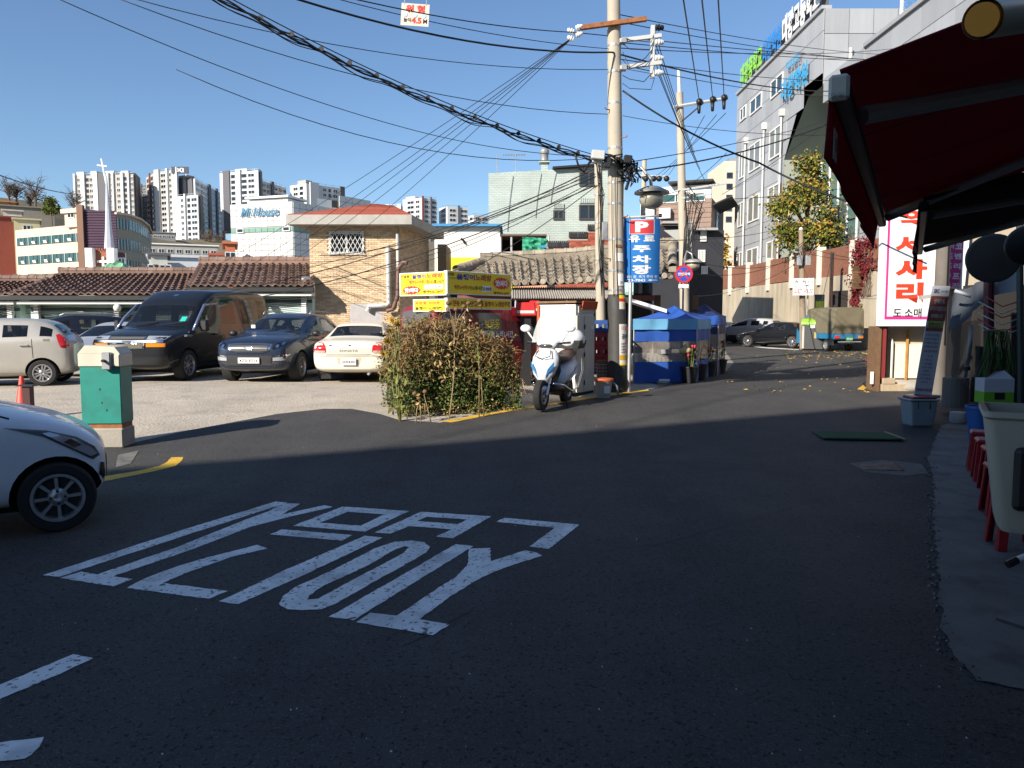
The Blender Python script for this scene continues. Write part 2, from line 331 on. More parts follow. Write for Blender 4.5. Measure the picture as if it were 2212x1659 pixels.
# ================================================================ BACKGROUND BUILDINGS
def frame(p0, p1):                                # facade from its left end to its right end as seen from outside
    p0 = Vector((p0[0], p0[1], 0)); p1 = Vector((p1[0], p1[1], 0)); e = (p1 - p0); L = e.length; e.normalize(); n = Vector((e.y, -e.x, 0))
    B = Matrix(((e.x, -n.x, 0, 0), (e.y, -n.y, 0, 0), (0, 0, 1, 0), (0, 0, 0, 1)))
    return L, (lambda s, z, out=0.: Matrix.Translation(p0 + e * s + n * out + Vector((0, 0, z))) @ B)
_win = {}
def win_mesh(w, h, cols=2, rows=1, fr=ALUM, gl=WINGLASS, fw=.05):
    k = (round(w, 2), round(h, 2), cols, rows, fr.name, gl.name, fw)
    if k not in _win:
        b = MB()
        b.box(-w / 2, w / 2, -.06, .02, -h / 2, -h / 2 + fw, fr).box(-w / 2, w / 2, -.06, .02, h / 2 - fw, h / 2, fr)
        for i in range(cols + 1):
            x = -w / 2 + fw / 2 + (w - fw) * i / cols; b.box(x - fw / 2, x + fw / 2, -.055, .015, -h / 2 + fw, h / 2 - fw, fr)
        for j in range(1, rows):
            z = -h / 2 + h * j / rows; b.box(-w / 2 + fw, w / 2 - fw, -.05, .012, z - fw / 2, z + fw / 2, fr)
        b.box(-w / 2 + fw, w / 2 - fw, -.02, .01, -h / 2 + fw, h / 2 - fw, gl)
        _win[k] = b.mesh('window')
    return _win[k]
def solid(plan, z0, z1, name, mat, parent, zs=None, **kw):
    n = len(plan); vs = [(p[0], p[1], z0) for p in plan] + [(p[0], p[1], zs[i] if zs else z1) for i, p in enumerate(plan)]
    return MB().add(vs, [tuple(range(n))[::-1], tuple(range(n, 2 * n))] + [(i, (i + 1) % n, (i + 1) % n + n, i + n) for i in range(n)]).build(name, mat, parent, **kw)
def plan3(u0, u1, u2, D0, D1, D2):
    A, B, Cc = Vector((xa(u0, D0), D0)), Vector((xa(u1, D1), D1)), Vector((xa(u2, D2), D2)); return A, B, Cc, A + Cc - B
APW = M('apartment_white', (.56, .565, .57), .7, var=.05, scale=.1); APG = M('apartment_beige', (.40, .37, .33), .75, var=.06, scale=.1); APD = M('apartment_charcoal', (.10, .10, .115), .7)  # tower white dimmed and slightly blued: distance haze is put into the colour
APR = M('apartment_rust', (.22, .08, .06), .7)
def tower(label, us, Ds, vt, vb, wall, colsL, colsR, penthouse=(), fh=2.85):
    A, B, Cc, Dd = plan3(*us, *Ds); z1 = za(vt, Ds[1]); z0 = za(vb, Ds[1])
    t = thing('apartment_tower', label, 'building', (B.x, B.y, z0 - 6), group='apartment towers on the hill'); o = B
    q = [p - o for p in (A, B, Cc, Dd)]; H = z1 - z0 + 6
    solid([q[0], q[1], q[2], q[3]], 0, H, 'wall', wall, t)
    for p0, p1, cols in ((q[0], q[1], colsL), (q[1], q[2], colsR)):
        L, F = frame(p0, p1)
        for c in cols:
            s0, s1, kind = c[0] * L, c[1] * L, c[2]; w = s1 - s0
            if kind == 'f' or kind == 'd' or kind == 'r':
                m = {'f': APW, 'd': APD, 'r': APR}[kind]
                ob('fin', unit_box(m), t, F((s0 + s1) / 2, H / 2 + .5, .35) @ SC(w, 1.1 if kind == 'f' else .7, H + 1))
            else:
                me = win_mesh(w, 1.75, 2 if kind == 'w' else 1, 1, APW if kind == 'w' else APD, DKGLASS, .16); k = 0; z = H - 2.2
                while z > 4.5: ob('window', me, t, F((s0 + s1) / 2, z, .12)); z -= fh; k += 1
    L, F = frame(q[0], q[1])
    for s, w, h, m in penthouse: ob('penthouse', unit_box(m), t, F(s * L, H + h / 2, -2.5) @ SC(w * L, 4.5, h))
    for p0, p1 in ((q[0], q[1]), (q[1], q[2])):
        L, F = frame(p0, p1); ob('parapet_rail', unit_box(STEEL), t, F(L / 2, H + .9, -.3) @ SC(L, .12, .12))
        for i in range(5): ob('rail_post', unit_box(STEEL), t, F(L * (i + .5) / 5, H + .45, -.3) @ SC(.12, .12, .9))
    return t
tower('grey and white striped apartment tower behind the church spire', (174, 300, 313, ), (405, 400, 418), 376, 500, APG,
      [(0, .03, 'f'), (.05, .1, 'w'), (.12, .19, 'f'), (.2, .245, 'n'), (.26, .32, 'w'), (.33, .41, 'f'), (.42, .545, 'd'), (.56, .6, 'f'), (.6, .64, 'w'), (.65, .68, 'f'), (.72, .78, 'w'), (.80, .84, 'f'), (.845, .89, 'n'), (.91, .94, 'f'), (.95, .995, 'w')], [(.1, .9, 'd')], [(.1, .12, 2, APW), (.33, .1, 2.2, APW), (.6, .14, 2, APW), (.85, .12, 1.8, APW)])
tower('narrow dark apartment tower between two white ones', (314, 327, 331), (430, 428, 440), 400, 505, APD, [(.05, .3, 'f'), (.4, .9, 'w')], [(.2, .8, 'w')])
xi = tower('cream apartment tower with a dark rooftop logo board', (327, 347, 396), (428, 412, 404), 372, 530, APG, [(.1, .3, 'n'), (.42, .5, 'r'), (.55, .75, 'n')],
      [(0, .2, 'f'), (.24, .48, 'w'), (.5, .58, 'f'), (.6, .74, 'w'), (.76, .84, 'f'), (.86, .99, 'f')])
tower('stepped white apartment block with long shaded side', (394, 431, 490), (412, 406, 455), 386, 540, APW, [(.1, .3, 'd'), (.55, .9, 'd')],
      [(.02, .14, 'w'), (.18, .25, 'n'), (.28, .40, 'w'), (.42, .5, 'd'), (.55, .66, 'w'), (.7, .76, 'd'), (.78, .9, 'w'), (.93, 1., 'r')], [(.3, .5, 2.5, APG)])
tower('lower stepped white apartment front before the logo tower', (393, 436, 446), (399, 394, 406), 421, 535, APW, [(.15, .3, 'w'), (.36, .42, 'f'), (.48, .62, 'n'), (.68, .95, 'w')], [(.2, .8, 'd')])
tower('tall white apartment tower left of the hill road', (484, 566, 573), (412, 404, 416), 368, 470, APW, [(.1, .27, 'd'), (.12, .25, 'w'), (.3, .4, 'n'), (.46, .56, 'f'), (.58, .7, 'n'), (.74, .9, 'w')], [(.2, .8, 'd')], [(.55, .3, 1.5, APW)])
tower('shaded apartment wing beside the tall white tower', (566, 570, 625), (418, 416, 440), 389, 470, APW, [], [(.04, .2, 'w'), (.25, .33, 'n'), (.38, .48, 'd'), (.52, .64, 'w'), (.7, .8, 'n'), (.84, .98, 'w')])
tower('white apartment block above the tiled white hotel', (633, 668, 750), (440, 432, 450), 396, 470, APW, [(.22, .48, 'w'), (.6, .8, 'n')], [(.08, .3, 'f'), (.42, .5, 'w'), (.56, .62, 'n'), (.68, .8, 'w'), (.86, .98, 'd')], [(.7, .5, 2, APG)])
tower('low grey apartment block behind the red hipped roof', (815, 870, 874), (480, 476, 482), 444, 500, APG, [(.1, .3, 'w'), (.4, .55, 'f'), (.62, .8, 'w'), (.85, 1, 'f')], [])
tower('apartment tower with a rust stripe right of the hipped roof', (873, 913, 946), (470, 462, 468), 427, 500, APW, [(.25, .6, 'w'), (.7, .9, 'w')], [(.02, .12, 'r'), (.2, .45, 'w'), (.55, .62, 'd'), (.65, .95, 'w')], [(.4, .5, 1.4, APW)])
tower('pale apartment tower above the blue-edged white house', (950, 968, 1012), (480, 472, 478), 446, 500, APW, [(.3, .8, 'n')], [(.1, .4, 'w'), (.5, .6, 'd'), (.65, .95, 'w')])
tower('farthest small apartment block beside the pale green brick house', (1013, 1024, 1057), (500, 494, 500), 464, 500, APW, [(.3, .8, 'n')], [(.1, .4, 'w'), (.55, .9, 'w')])
L, F = frame((0, 0), (12.5, 0))
bd = thing('rooftop_logo_board', 'dark rooftop board with a white swirl logo on the apartment tower', 'sign', tuple(at(389, 374, 404)))
MB().box(-4.4, 4.4, -.3, .3, -.2, 3.2).build('board', M('navy_board', (.015, .022, .05), .5), bd); letters('Xi', 4.2, 2.2, WHITE, bd, 0, 1.5, -.34, .03)
for x in (-3, 3): MB().box(x - .15, x + .15, -.1, .1, -1.5, -.2).build('post', STEEL, bd)

# ---- beige institute with ribbon windows
BEI = M('beige_stone', (.66, .50, .38), .8, var=.06, scale=.5); OLV = M('olive_shade_and_joint', (.36, .31, .23), .8, var=.05, scale=.5)  # olive is beige stone with the curved wing's shade painted in; joints reuse it
o = at(185, 695, 130); o.z = 0; t = thing('institute_building', 'beige curved institute with ribbon windows and a purple end wall', 'building', tuple(o))
rel = lambda u, D: (xa(u, D) - o.x, D - o.y)
pl = [rel(43, 139), rel(185, 130), rel(190, 130.2), rel(186, 141), rel(43, 152)]
solid(pl, 0, za(484, 130), 'wall', BEI, t); L, F = frame(pl[0], pl[1]); TEAL = M('teal_glass', (.03, .09, .09), .15, var=.25, scale=.4)
for z0, z1 in ((16.9, 15.2), (13.7, 11.9), (10.4, 8.6), (7.2, 5.4)):
    ob('ribbon_glass', unit_box(TEAL), t, F(L * .51, (z0 + z1) / 2 - .2, .02) @ SC(L * .96, .12, z0 - z1 - .3))
    for i in range(17): ob('mullion', unit_box(ALUM if i % 3 == 0 else APD), t, F(L * (.03 + .96 * i / 16), (z0 + z1) / 2 - .2, .1) @ SC(.1, .12, z0 - z1 - .3))
    for i in (1, 4, 7, 10, 13): ob('tilted_sash', unit_box(WHITE), t, F(L * (.06 + .96 * i / 16), z1 + .35, .25) @ RX(.3) @ SC(.9, .08, .5))
for z in (17.6, 14.6, 11.2):                       # stone panel joints of the lit face
    for i in range(9): ob('stone_joint', unit_box(OLV), t, F(L * (i + .7) / 9.6, z, .004) @ SC(.05, .02, 1.1))
st = rel(150, 131), rel(185, 129.7); L, F = frame(*st); ob('stair_tower', unit_box(BEI), t, F(L / 2, za(470, 130), -2) @ SC(L, 4, 3)); ob('tower_cap', unit_box(BEI), t, F(L / 2, za(455, 130), -2) @ SC(L + .9, 4.8, .7))
ob('window', win_mesh(1.6, .9, 2, 1, ALUM, DKGLASS, .1), t, F(L * .42, za(464, 130), .08))
PUR = M('purple_panels', (.055, .02, .05), .7, var=.08, scale=.6)
pl = [rel(190, 129.6), rel(260, 130), rel(258, 140), rel(190, 140)]; solid(pl, 0, za(455, 130), 'end_wall', PUR, t); L, F = frame(pl[0], pl[1])
MB().box(-.5, .5, -.5, .5, -.5, .5).build('brown_pilaster', M('brown_stone', (.22, .12, .08), .8), t).matrix_local = F(-.35, 10.5, .15) @ SC(1.0, .8, 21)
for i in range(26): ob('cladding_rib', unit_box(PUR), t, F(L / 2, 9 + i * .44, .05) @ SC(L, .12, .2))
pl = [rel(259, 130), rel(285, 132), rel(308, 137), rel(326, 146), rel(333, 160), rel(262, 160)]; zt = [za(459, 130), za(463, 132), za(472, 137), za(480, 146) + .4, za(480, 146) + .4, za(459, 130)]
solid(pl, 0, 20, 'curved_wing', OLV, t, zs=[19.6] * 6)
for k in range(4):
    L, F = frame(pl[k], pl[k + 1])
    for zc in (18.1, 14.7, 11.3, 7.9):
        ob('ribbon_glass', unit_box(TEAL), t, F(L / 2, zc, .02) @ SC(L * .99, .14, 1.7))
        for i in range(4): ob('mullion', unit_box(ALUM), t, F(L * (i + .5) / 4, zc, .1) @ SC(.1, .12, 1.7))
    ob('coping', unit_box(BEI), t, F(L / 2, 19.75, 0) @ SC(L + .2, .8, .35))
# ---- church
o = at(232, 695, 98); o.z = 0; t = thing('church', 'small brick church with a tall white needle spire and cross', 'church', tuple(o)); rel = lambda u, D: (xa(u, D) - o.x, D - o.y)
BRK = M('brick_red_far', (.28, .10, .06), .85, var=.15, scale=2)
pl = [rel(207, 98), rel(252, 98), rel(252, 108), rel(207, 108)]; solid(pl, 0, za(541, 98), 'wall', BRK, t); L, F = frame(pl[0], pl[1])
for s in (-.05, .98): ob('white_pillar', unit_box(WHITE), t, F(L * s, 5.5, .3) @ SC(.9, 1., za(538, 98)))
ob('wall_cross', unit_box(WHITE), t, F(L * .5, za(565, 98), .1) @ SC(1.5, .15, .28)); ob('wall_cross', unit_box(WHITE), t, F(L * .5, za(567, 98), .11) @ SC(.25, .15, 1.4))
for i in range(8): ob('crenel', unit_box(BRK), t, F(L * (i + .5) / 8, za(540, 98), -.2) @ SC(.18, .4, .4))
solid([rel(253, 98.3), rel(278, 98.5), rel(278, 106), rel(253, 106)], 0, za(546, 98), 'side_wing', WHITE, t)
L, F = frame(rel(253, 98.3), rel(278, 98.5)); ob('window', win_mesh(1.2, 1.6, 3, 1, ALUM, DKGLASS, .1), t, F(L * .5, za(570, 98), .1)); ob('fascia', unit_box(M('maroon_fascia', (.08, .025, .03), .7)), t, F(L / 2, za(551, 98), .05) @ SC(L * .85, .1, .7))
zb, zt_, D = za(541, 100), za(370, 100), 100; r0 = 22 / 2 / FPX * D
sp = MB().lathe([(r0 * 1.05, zb), (r0 * .64, zb + 3.2), (r0 * .34, zb + 7), (r0 * .13, zt_)], 8); so = sp.build('spire', M('spire_white', (.50, .52, .56), .45, .1, var=.06), t); so.location = (*rel(245, 103), 0); so.location.x = rel(243, 103)[0]
cx, cy = rel(234, 103); MB().tube([(cx + .5, cy, zt_ - 1), (cx, cy, zt_ + 2.2)], .12, 6).tube([(cx - .6, cy, zt_ + 1.35), (cx + .7, cy, zt_ + 1.2)], .1, 6).build('cross', WHITE, t)
# ---- hotel clad in white panels
o = at(638, 695, 105); o.z = 0; t = thing('panelled_hotel', 'white panel-clad hotel with green bands and blue script lettering', 'building', tuple(o)); rel = lambda u, D: (xa(u, D) - o.x, D - o.y)
A, B, Cc = rel(505, 108), (0, 0), rel(742, 113); Dq = (A[0] + Cc[0], A[1] + Cc[1]); HW = za(435, 105)
JNT = M('panel_joint', (.30, .31, .30), .8); solid([A, B, Cc, Dq], 0, HW, 'wall', JNT, t)
PANW = M('white_panel', (.60, .60, .575), .35, rand=.05, var=.04); PANG = M('green_panel', (.16, .30, .24), .3, rand=.06)
for (p0, p1, nc) in ((A, B, 10), (B, Cc, 8)):
    L, F = frame(p0, p1); cw = L / nc
    for j in range(17):
        zc = HW - .42 - j * .80; g = j in (4, 9, 14); h = .5 if g else .74
        for i in range(nc): ob('panel', unit_box(PANG if g else PANW), t, F(cw * (i + .5), zc, .03) @ SC(cw - .07, .1, h))
    if nc == 10:
        for s, j in ((.16, 4), (.9, 4), (.16, 9), (.92, 9)): ob('window', win_mesh(1.1, .62, 1, 1, ALUM, DKGLASS, .1), t, F(L * s, HW - .42 - j * .8, .14))
        letters('Mi House', 5.9, 1.25, M('script_blue', (.04, .17, .28), .4), t, 0, 0, -.35, .02, X=F(L * .50, za(457, 106)) @ Matrix(((1, 0, .35, 0), (0, 1, 0, 0), (0, 0, 1, 0), (0, 0, 0, 1))))
        letters('Mi House', 5.9, 1.25, WHITE, t, .12, -.08, -.2, .045, X=F(L * .50, za(457, 106)) @ Matrix(((1, 0, .35, 0), (0, 1, 0, 0), (0, 0, 1, 0), (0, 0, 0, 1))), name='letter_backing')
up = [rel(737, 112.6), rel(804, 118), rel(800, 128), rel(735, 122)]; solid(up, 0, za(420, 112), 'rear_block', JNT, t); L, F = frame(up[0], up[1])
for j in range(5):
    for i in range(5): ob('panel', unit_box(PANW), t, F(L * (i + .5) / 5, za(420, 112) - .45 - j * .8, .03) @ SC(L / 5 - .08, .1, .74))
L, F = frame(A, B); ob('penthouse', unit_box(WHITE), t, F(L * .52, HW + .35, -3.4) @ SC(L * .62, 4, .7)); ob('penthouse_roof', unit_box(WHITE), t, F(L * .52, HW + .95, -3.4) @ SC(L * .7, 5, .25))
pl2 = [rel(690, 112), rel(742, 115), rel(740, 121), rel(690, 119)]; solid(pl2, HW - 1, za(428, 112), 'stair_head', WHITE, t); L, F = frame(pl2[0], pl2[1]); ob('opening', unit_box(DKGLASS), t, F(L * .72, za(436, 112), .03) @ SC(1.0, .1, 1.0))
# ---- small houses further back
def house(name, label, u0, u1, D, vt, col, depth=9, side=None, roof=None, wins=0, zbase=0., cat='house', **kw):
    o = at((u0 + u1) / 2, 695, D); o.z = zbase; t = thing(name, label, cat, tuple(o), -math.atan2(o.x, D)); w = (u1 - u0) / FPX * D; H = za(vt, D) - zbase
    m = M('wall_' + name + str(int(u0)), col, .85, var=.07, scale=.6, streak=.08)
    solid([(-w / 2, 0), (w / 2, 0), (w / 2, depth), (-w / 2, depth)], 0, H, 'wall', m, t)
    L, F = frame((-w / 2, 0), (w / 2, 0))
    rm = roof or m; ob('roof_slab', unit_box(rm), t, T(0, depth / 2, H + .15) @ SC(w + .7, depth + .7, .3))
    for i in range(wins): ob('window', win_mesh(1.3, 1.0, 2, 1, ALUM, DKGLASS, .1), t, F(L * (i + .5) / wins, H - 1.5, .05))
    return t
house('brick_office', 'dark red brick block at the far left edge', -60, 46, 152, 468, (.22, .05, .035), 8)
house('hill_house', 'orange walled house on top of the hill at left', -12, 45, 205, 436, (.50, .24, .10), 8, wins=2, zbase=18)
house('hill_house', 'small white house with an orange gable below the hill top', 22, 56, 170, 456, (.62, .55, .45), 7, wins=1, zbase=12)
house('hill_house', 'pale yellow flat-roofed house above the red brick block', 45, 92, 150, 475, (.52, .48, .30), 7, wins=1, zbase=8)
house('terrace_wall', 'long grey retaining wall along the hillside', -10, 118, 190, 447, (.26, .24, .2), 2, zbase=14, cat='wall')
house('grey_flats', 'grey unfinished block of flats below the logo tower', 330, 383, 300, 503, (.26, .25, .25), 12, wins=6, zbase=14)
house('white_shed', 'low white workshop with an arched skylight below the towers', 333, 442, 95, 556, (.55, .58, .62), 12)
house('cream_shop', 'small cream shop with a dark eave beside the curved wing', 333, 365, 88, 552, (.5, .5, .46), 6, roof=APD, wins=3)
house('orange_house', 'orange rendered house beside the panelled hotel', 492, 512, 98, 527, (.48, .15, .07), 8, wins=1)
house('red_roof_house', 'little house with a red roof in front of the orange one', 462, 498, 110, 552, (.55, .5, .45), 8, roof=M('red_sheet_roof', (.45, .09, .05), .6), wins=1)
house('hillside_store', 'long low building with a pale roof at the foot of the hill', 333, 470, 190, 530, (.4, .37, .33), 10, roof=WHITE, wins=8, zbase=8)
for nm, lb, u, v, D, h, s in (('bare_tree', 'bare tree above the orange hill house', 20, 437, 206, 7, 1), ('bare_tree', 'smaller bare tree right of the orange hill house', 36, 437, 207, 6, 2), ('bare_tree', 'tall bare tree on the hill crest', 77, 447, 200, 8, 3), ('bare_tree', 'wide bare tree on the crest by the pine', 160, 456, 230, 7, 4), ('bare_tree', 'short bare tree between the crest trees', 66, 448, 210, 5, 5), ('bare_tree', 'bare street tree below the stepped apartment block', 446, 536, 330, 9, 6), ('bare_tree', 'second bare street tree below the apartment block', 470, 536, 330, 8, 7)):
    p = at(u, v, D); rnd = random.Random(s); t = thing(nm, lb, 'tree', (p.x, p.y, p.z - 4)); b = MB(); k = MB(); b.tube([(0, 0, 0), (0, 0, 4 + h * .35)], [.35, .22], 6)
    for i in range(34):
        a = rnd.uniform(0, 6.28); z0 = 4 + h * rnd.uniform(.1, .5); l = h * rnd.uniform(.25, .6); e = rnd.uniform(.3, 1.2)
        p0 = Vector((0, 0, z0)); p1 = p0 + Vector((math.cos(a) * math.cos(e), math.sin(a) * math.cos(e), math.sin(e))) * l
        k.tube([p0, p1], [.1, .04], 4)
        for _ in range(7):
            q0 = p0.lerp(p1, rnd.uniform(.4, 1)); k.tube([q0, q0 + Vector((rnd.uniform(-1, 1), rnd.uniform(-1, 1), rnd.uniform(0, 1))) * l * .4], [.05, .02], 3)
    m = M('bark_far', (.13, .09, .06), .9); b.build('trunk', m, t); k.build('crown', m, t)
# ================================================================ NEARER BUILDINGS
def brick_mat(name, c1, c2, mort, sc=1., axis='xz', bw=.2, rh=.067, bump=.6):
    if name in _mats: return _mats[name]
    m = M(name, c1, .85); nt = m.node_tree; N = nt.nodes; L = nt.links; b = N['Principled BSDF']
    g = N.new('ShaderNodeNewGeometry'); sp = N.new('ShaderNodeSeparateXYZ'); L.new(g.outputs['Position'], sp.inputs[0]); cb = N.new('ShaderNodeCombineXYZ')
    L.new(sp.outputs['X' if axis[0] == 'x' else 'Y'], cb.inputs[0]); L.new(sp.outputs['Z'], cb.inputs[1])
    t = N.new('ShaderNodeTexBrick'); L.new(cb.outputs[0], t.inputs['Vector']); t.inputs['Scale'].default_value = sc; t.inputs['Brick Width'].default_value = bw; t.inputs['Row Height'].default_value = rh
    t.inputs['Mortar Size'].default_value = .008; t.inputs['Color1'].default_value = (*c1, 1); t.inputs['Color2'].default_value = (*c2, 1); t.inputs['Mortar'].default_value = (*mort, 1)
    n = N.new('ShaderNodeTexNoise'); n.inputs['Scale'].default_value = .8; n.inputs['Detail'].default_value = 5; L.new(g.outputs['Position'], n.inputs['Vector'])
    mr = N.new('ShaderNodeMapRange'); mr.inputs[3].default_value = .75; mr.inputs[4].default_value = 1.2; L.new(n.outputs[0], mr.inputs[0])
    hs = N.new('ShaderNodeHueSaturation'); L.new(t.outputs['Color'], hs.inputs['Color']); L.new(mr.outputs[0], hs.inputs['Value']); L.new(hs.outputs[0], b.inputs['Base Color'])
    bp = N.new('ShaderNodeBump'); bp.inputs['Strength'].default_value = bump; bp.inputs['Distance'].default_value = .012; bp.invert = True; L.new(t.outputs['Fac'], bp.inputs['Height']); L.new(bp.outputs[0], b.inputs['Normal']); return m
_bk = {}
def brick_mesh(w, h, mat, d=.03):
    k = (round(w, 3), round(h, 3), mat.name)
    if k not in _bk: _bk[k] = MB().box(-w / 2, w / 2, -d, .004, -h / 2, h / 2).mesh('brick', mat)
    return _bk[k]
def bricks(parent, F, L, z0, z1, mat, bw=.2, bh=.067, holes=(), clip=None, limit=300, joint=.009, seed=1):
    rnd = random.Random(seed); me = brick_mesh(bw - joint, bh - joint, mat); out = []; r = 0; z = z1 - bh / 2
    while z > z0:
        s = (bw / 2 if r % 2 else 0) + bw / 2 - bw / 2
        while s < L + bw / 2 - 1e-6:
            a, b_ = max(0, s - bw / 2), min(L, s + bw / 2); c = (a + b_) / 2; w = b_ - a
            if w > .03 and not any(h[0] < c < h[1] and h[2] < z < h[3] for h in holes) and (clip is None or clip(c, z)):
                out.append(F(c, z, rnd.uniform(-.003, .003)) @ SC((w - joint) / (bw - joint), 1, 1))
            s += bw
        z -= bh; r += 1
    pieces(parent, 'brick', me, out, limit, 'remaining_bricks')
# ---- tan brick house
o = Vector((xa(672, 27), 27, gz(27))); t = thing('brick_house', 'tan brick house with a red hipped roof and grilled window', 'house', tuple(o)); rel = lambda u, D: (xa(u, D) - o.x, D - o.y)
TAN = M('tan_brick', (.60, .44, .28), .85, rand=.16, var=.08, scale=2); MORT = M('tan_mortar', (.40, .33, .25), .9, var=.08)
A, B, Cc = (0, 0), rel(862, 27), rel(926, 31); Dq = (Cc[0] - B[0], Cc[1]); WT = za(488, 27) - o.z
solid([A, B, Cc, Dq], 0, WT, 'wall', MORT, t); L, F = frame(A, B); zl = lambda v: za(v, 27) - o.z; sl = lambda u: xa(u, 27) - o.x
wx0, wx1, wz0, wz1 = sl(715), sl(789), zl(548), zl(502)
bricks(t, F, L, 1.25, WT, TAN, .205, .072, [(wx0, wx1, wz0, wz1)], seed=2)
L2, F2 = frame(B, Cc); bricks(t, F2, L2, 1.25, WT, TAN, .205, .072, limit=0, seed=3)
wm = win_mesh(wx1 - wx0, wz1 - wz0, 2, 1, ALUM, DKGLASS, .06); wo = ob('window', wm, t, F((wx0 + wx1) / 2, (wz0 + wz1) / 2, 0))
gb = MB(); W_, H_ = wx1 - wx0 + .06, wz1 - wz0 + .05; n = 8
for i in range(-6, n + 1):
    for sg in (1, -1):
        pts = []
        for k in range(15):
            z = H_ * k / 14; x = (i * W_ / n + sg * z * .55) if sg > 0 else ((i + 6) * W_ / n - z * .55)
            if 0 <= x <= W_: pts.append((x - W_ / 2, -.1, z - H_ / 2))
        if len(pts) > 1: gb.tube([pts[0], pts[-1]], .011, 5)
for z in (-H_ / 2, H_ / 2): gb.tube([(-W_ / 2, -.1, z), (W_ / 2, -.1, z)], .014, 5)
gb.build('grille', M('grille_white', (.7, .69, .66), .5), wo)
FASC = M('grey_fascia', (.40, .385, .35), .8, var=.1, streak=.15)
ov = .62; e = [(A[0] - ov, A[1] - ov), (B[0] + ov * .9, B[1] - ov), (Cc[0] + ov, Cc[1] + .2), (Dq[0] - ov, Dq[1] + .2)]
solid(e, WT - .02, WT + .3, 'eave_slab', FASC, t); e2 = [(p[0] * .98 + .03, p[1] * .97 + .05) for p in e]
zr = za(443, 29.3) - o.z; r0, r1 = (sl(790) + .1, 2.0), (sl(805) + .35, 2.4); SHG = M('red_shingle', (.30, .075, .045), .8, rand=.14, var=.15, scale=4)
def hipface(q0, q1, p0, p1, n=11):
    q0, q1, p0, p1 = [Vector(x) for x in (q0, q1, p0, p1)]
    for i in range(n):
        a, b_ = i / n, (i + 1.12) / n; b_ = min(b_, 1)
        v0, v1, v2, v3 = q0.lerp(p0, a), q1.lerp(p1, a), q1.lerp(p1, b_), q0.lerp(p0, b_); up = Vector((0, 0, .03))
        MB().add([v0, v1, v2, v3, v0 + up, v1 + up, v2 + up * .1, v3 + up * .1], [(0, 1, 2, 3), (4, 5, 6, 7), (0, 1, 5, 4), (1, 2, 6, 5), (2, 3, 7, 6), (3, 0, 4, 7)]).build('shingle_course', SHG, t)
b3 = lambda p, z: (p[0], p[1], z)
zs_ = WT + .3
hipface(b3(e2[0], zs_), b3(e2[1], zs_), b3(r0, zr), b3(r1, zr)); hipface(b3(e2[1], zs_), b3(e2[2], zs_), b3(r1, zr), b3(r1, zr)); hipface(b3(e2[3], zs_), b3(e2[0], zs_), b3(r0, zr), b3(r0, zr)); hipface(b3(e2[2], zs_), b3(e2[3], zs_), b3(r1, zr), b3(r0, zr))
PIPE = M('pvc_pipe', (.58, .57, .54), .5, var=.1, streak=.2); BPIPE = M('brown_pipe', (.16, .09, .07), .6)
def lp(u, v, out=.18): return tuple(F(sl(u), zl(v), out).to_translation())
MB().tube([lp(842, 532), lp(843, 655), lp(838, 660), lp(800, 661), lp(796, 672)], .085, 10).build('drain_pipe', PIPE, t, smooth=40)
MB().tube([lp(884, 570, .35), lp(876, 568, .3), lp(864, 580, .25), lp(862, 640, .25), lp(852, 668, .25), lp(838, 672, .22)], .075, 10).build('drain_pipe', BPIPE, t, smooth=40)
MB().tube([lp(862, 505), lp(863, 590)], .05, 8).build('drain_pipe', PIPE, t, smooth=40)
MB().tube([lp(661, 605, .35), lp(672, 604, .35), lp(681, 615, .3), lp(682, 640, .3), lp(672, 650, .3)], .1, 10).build('vent_pipe', STEEL, t, smooth=40)
plate(t, 'rendered_patch', M('grey_render', (.42, .40, .40), .9, var=.1, scale=9), sl(757), sl(827), .75, zl(656), -.034)
MB().box(sl(925), sl(946), 3.6, 6, 0, zl(505)).build('rear_stair', M('brown_side', (.22, .15, .09), .8), t)

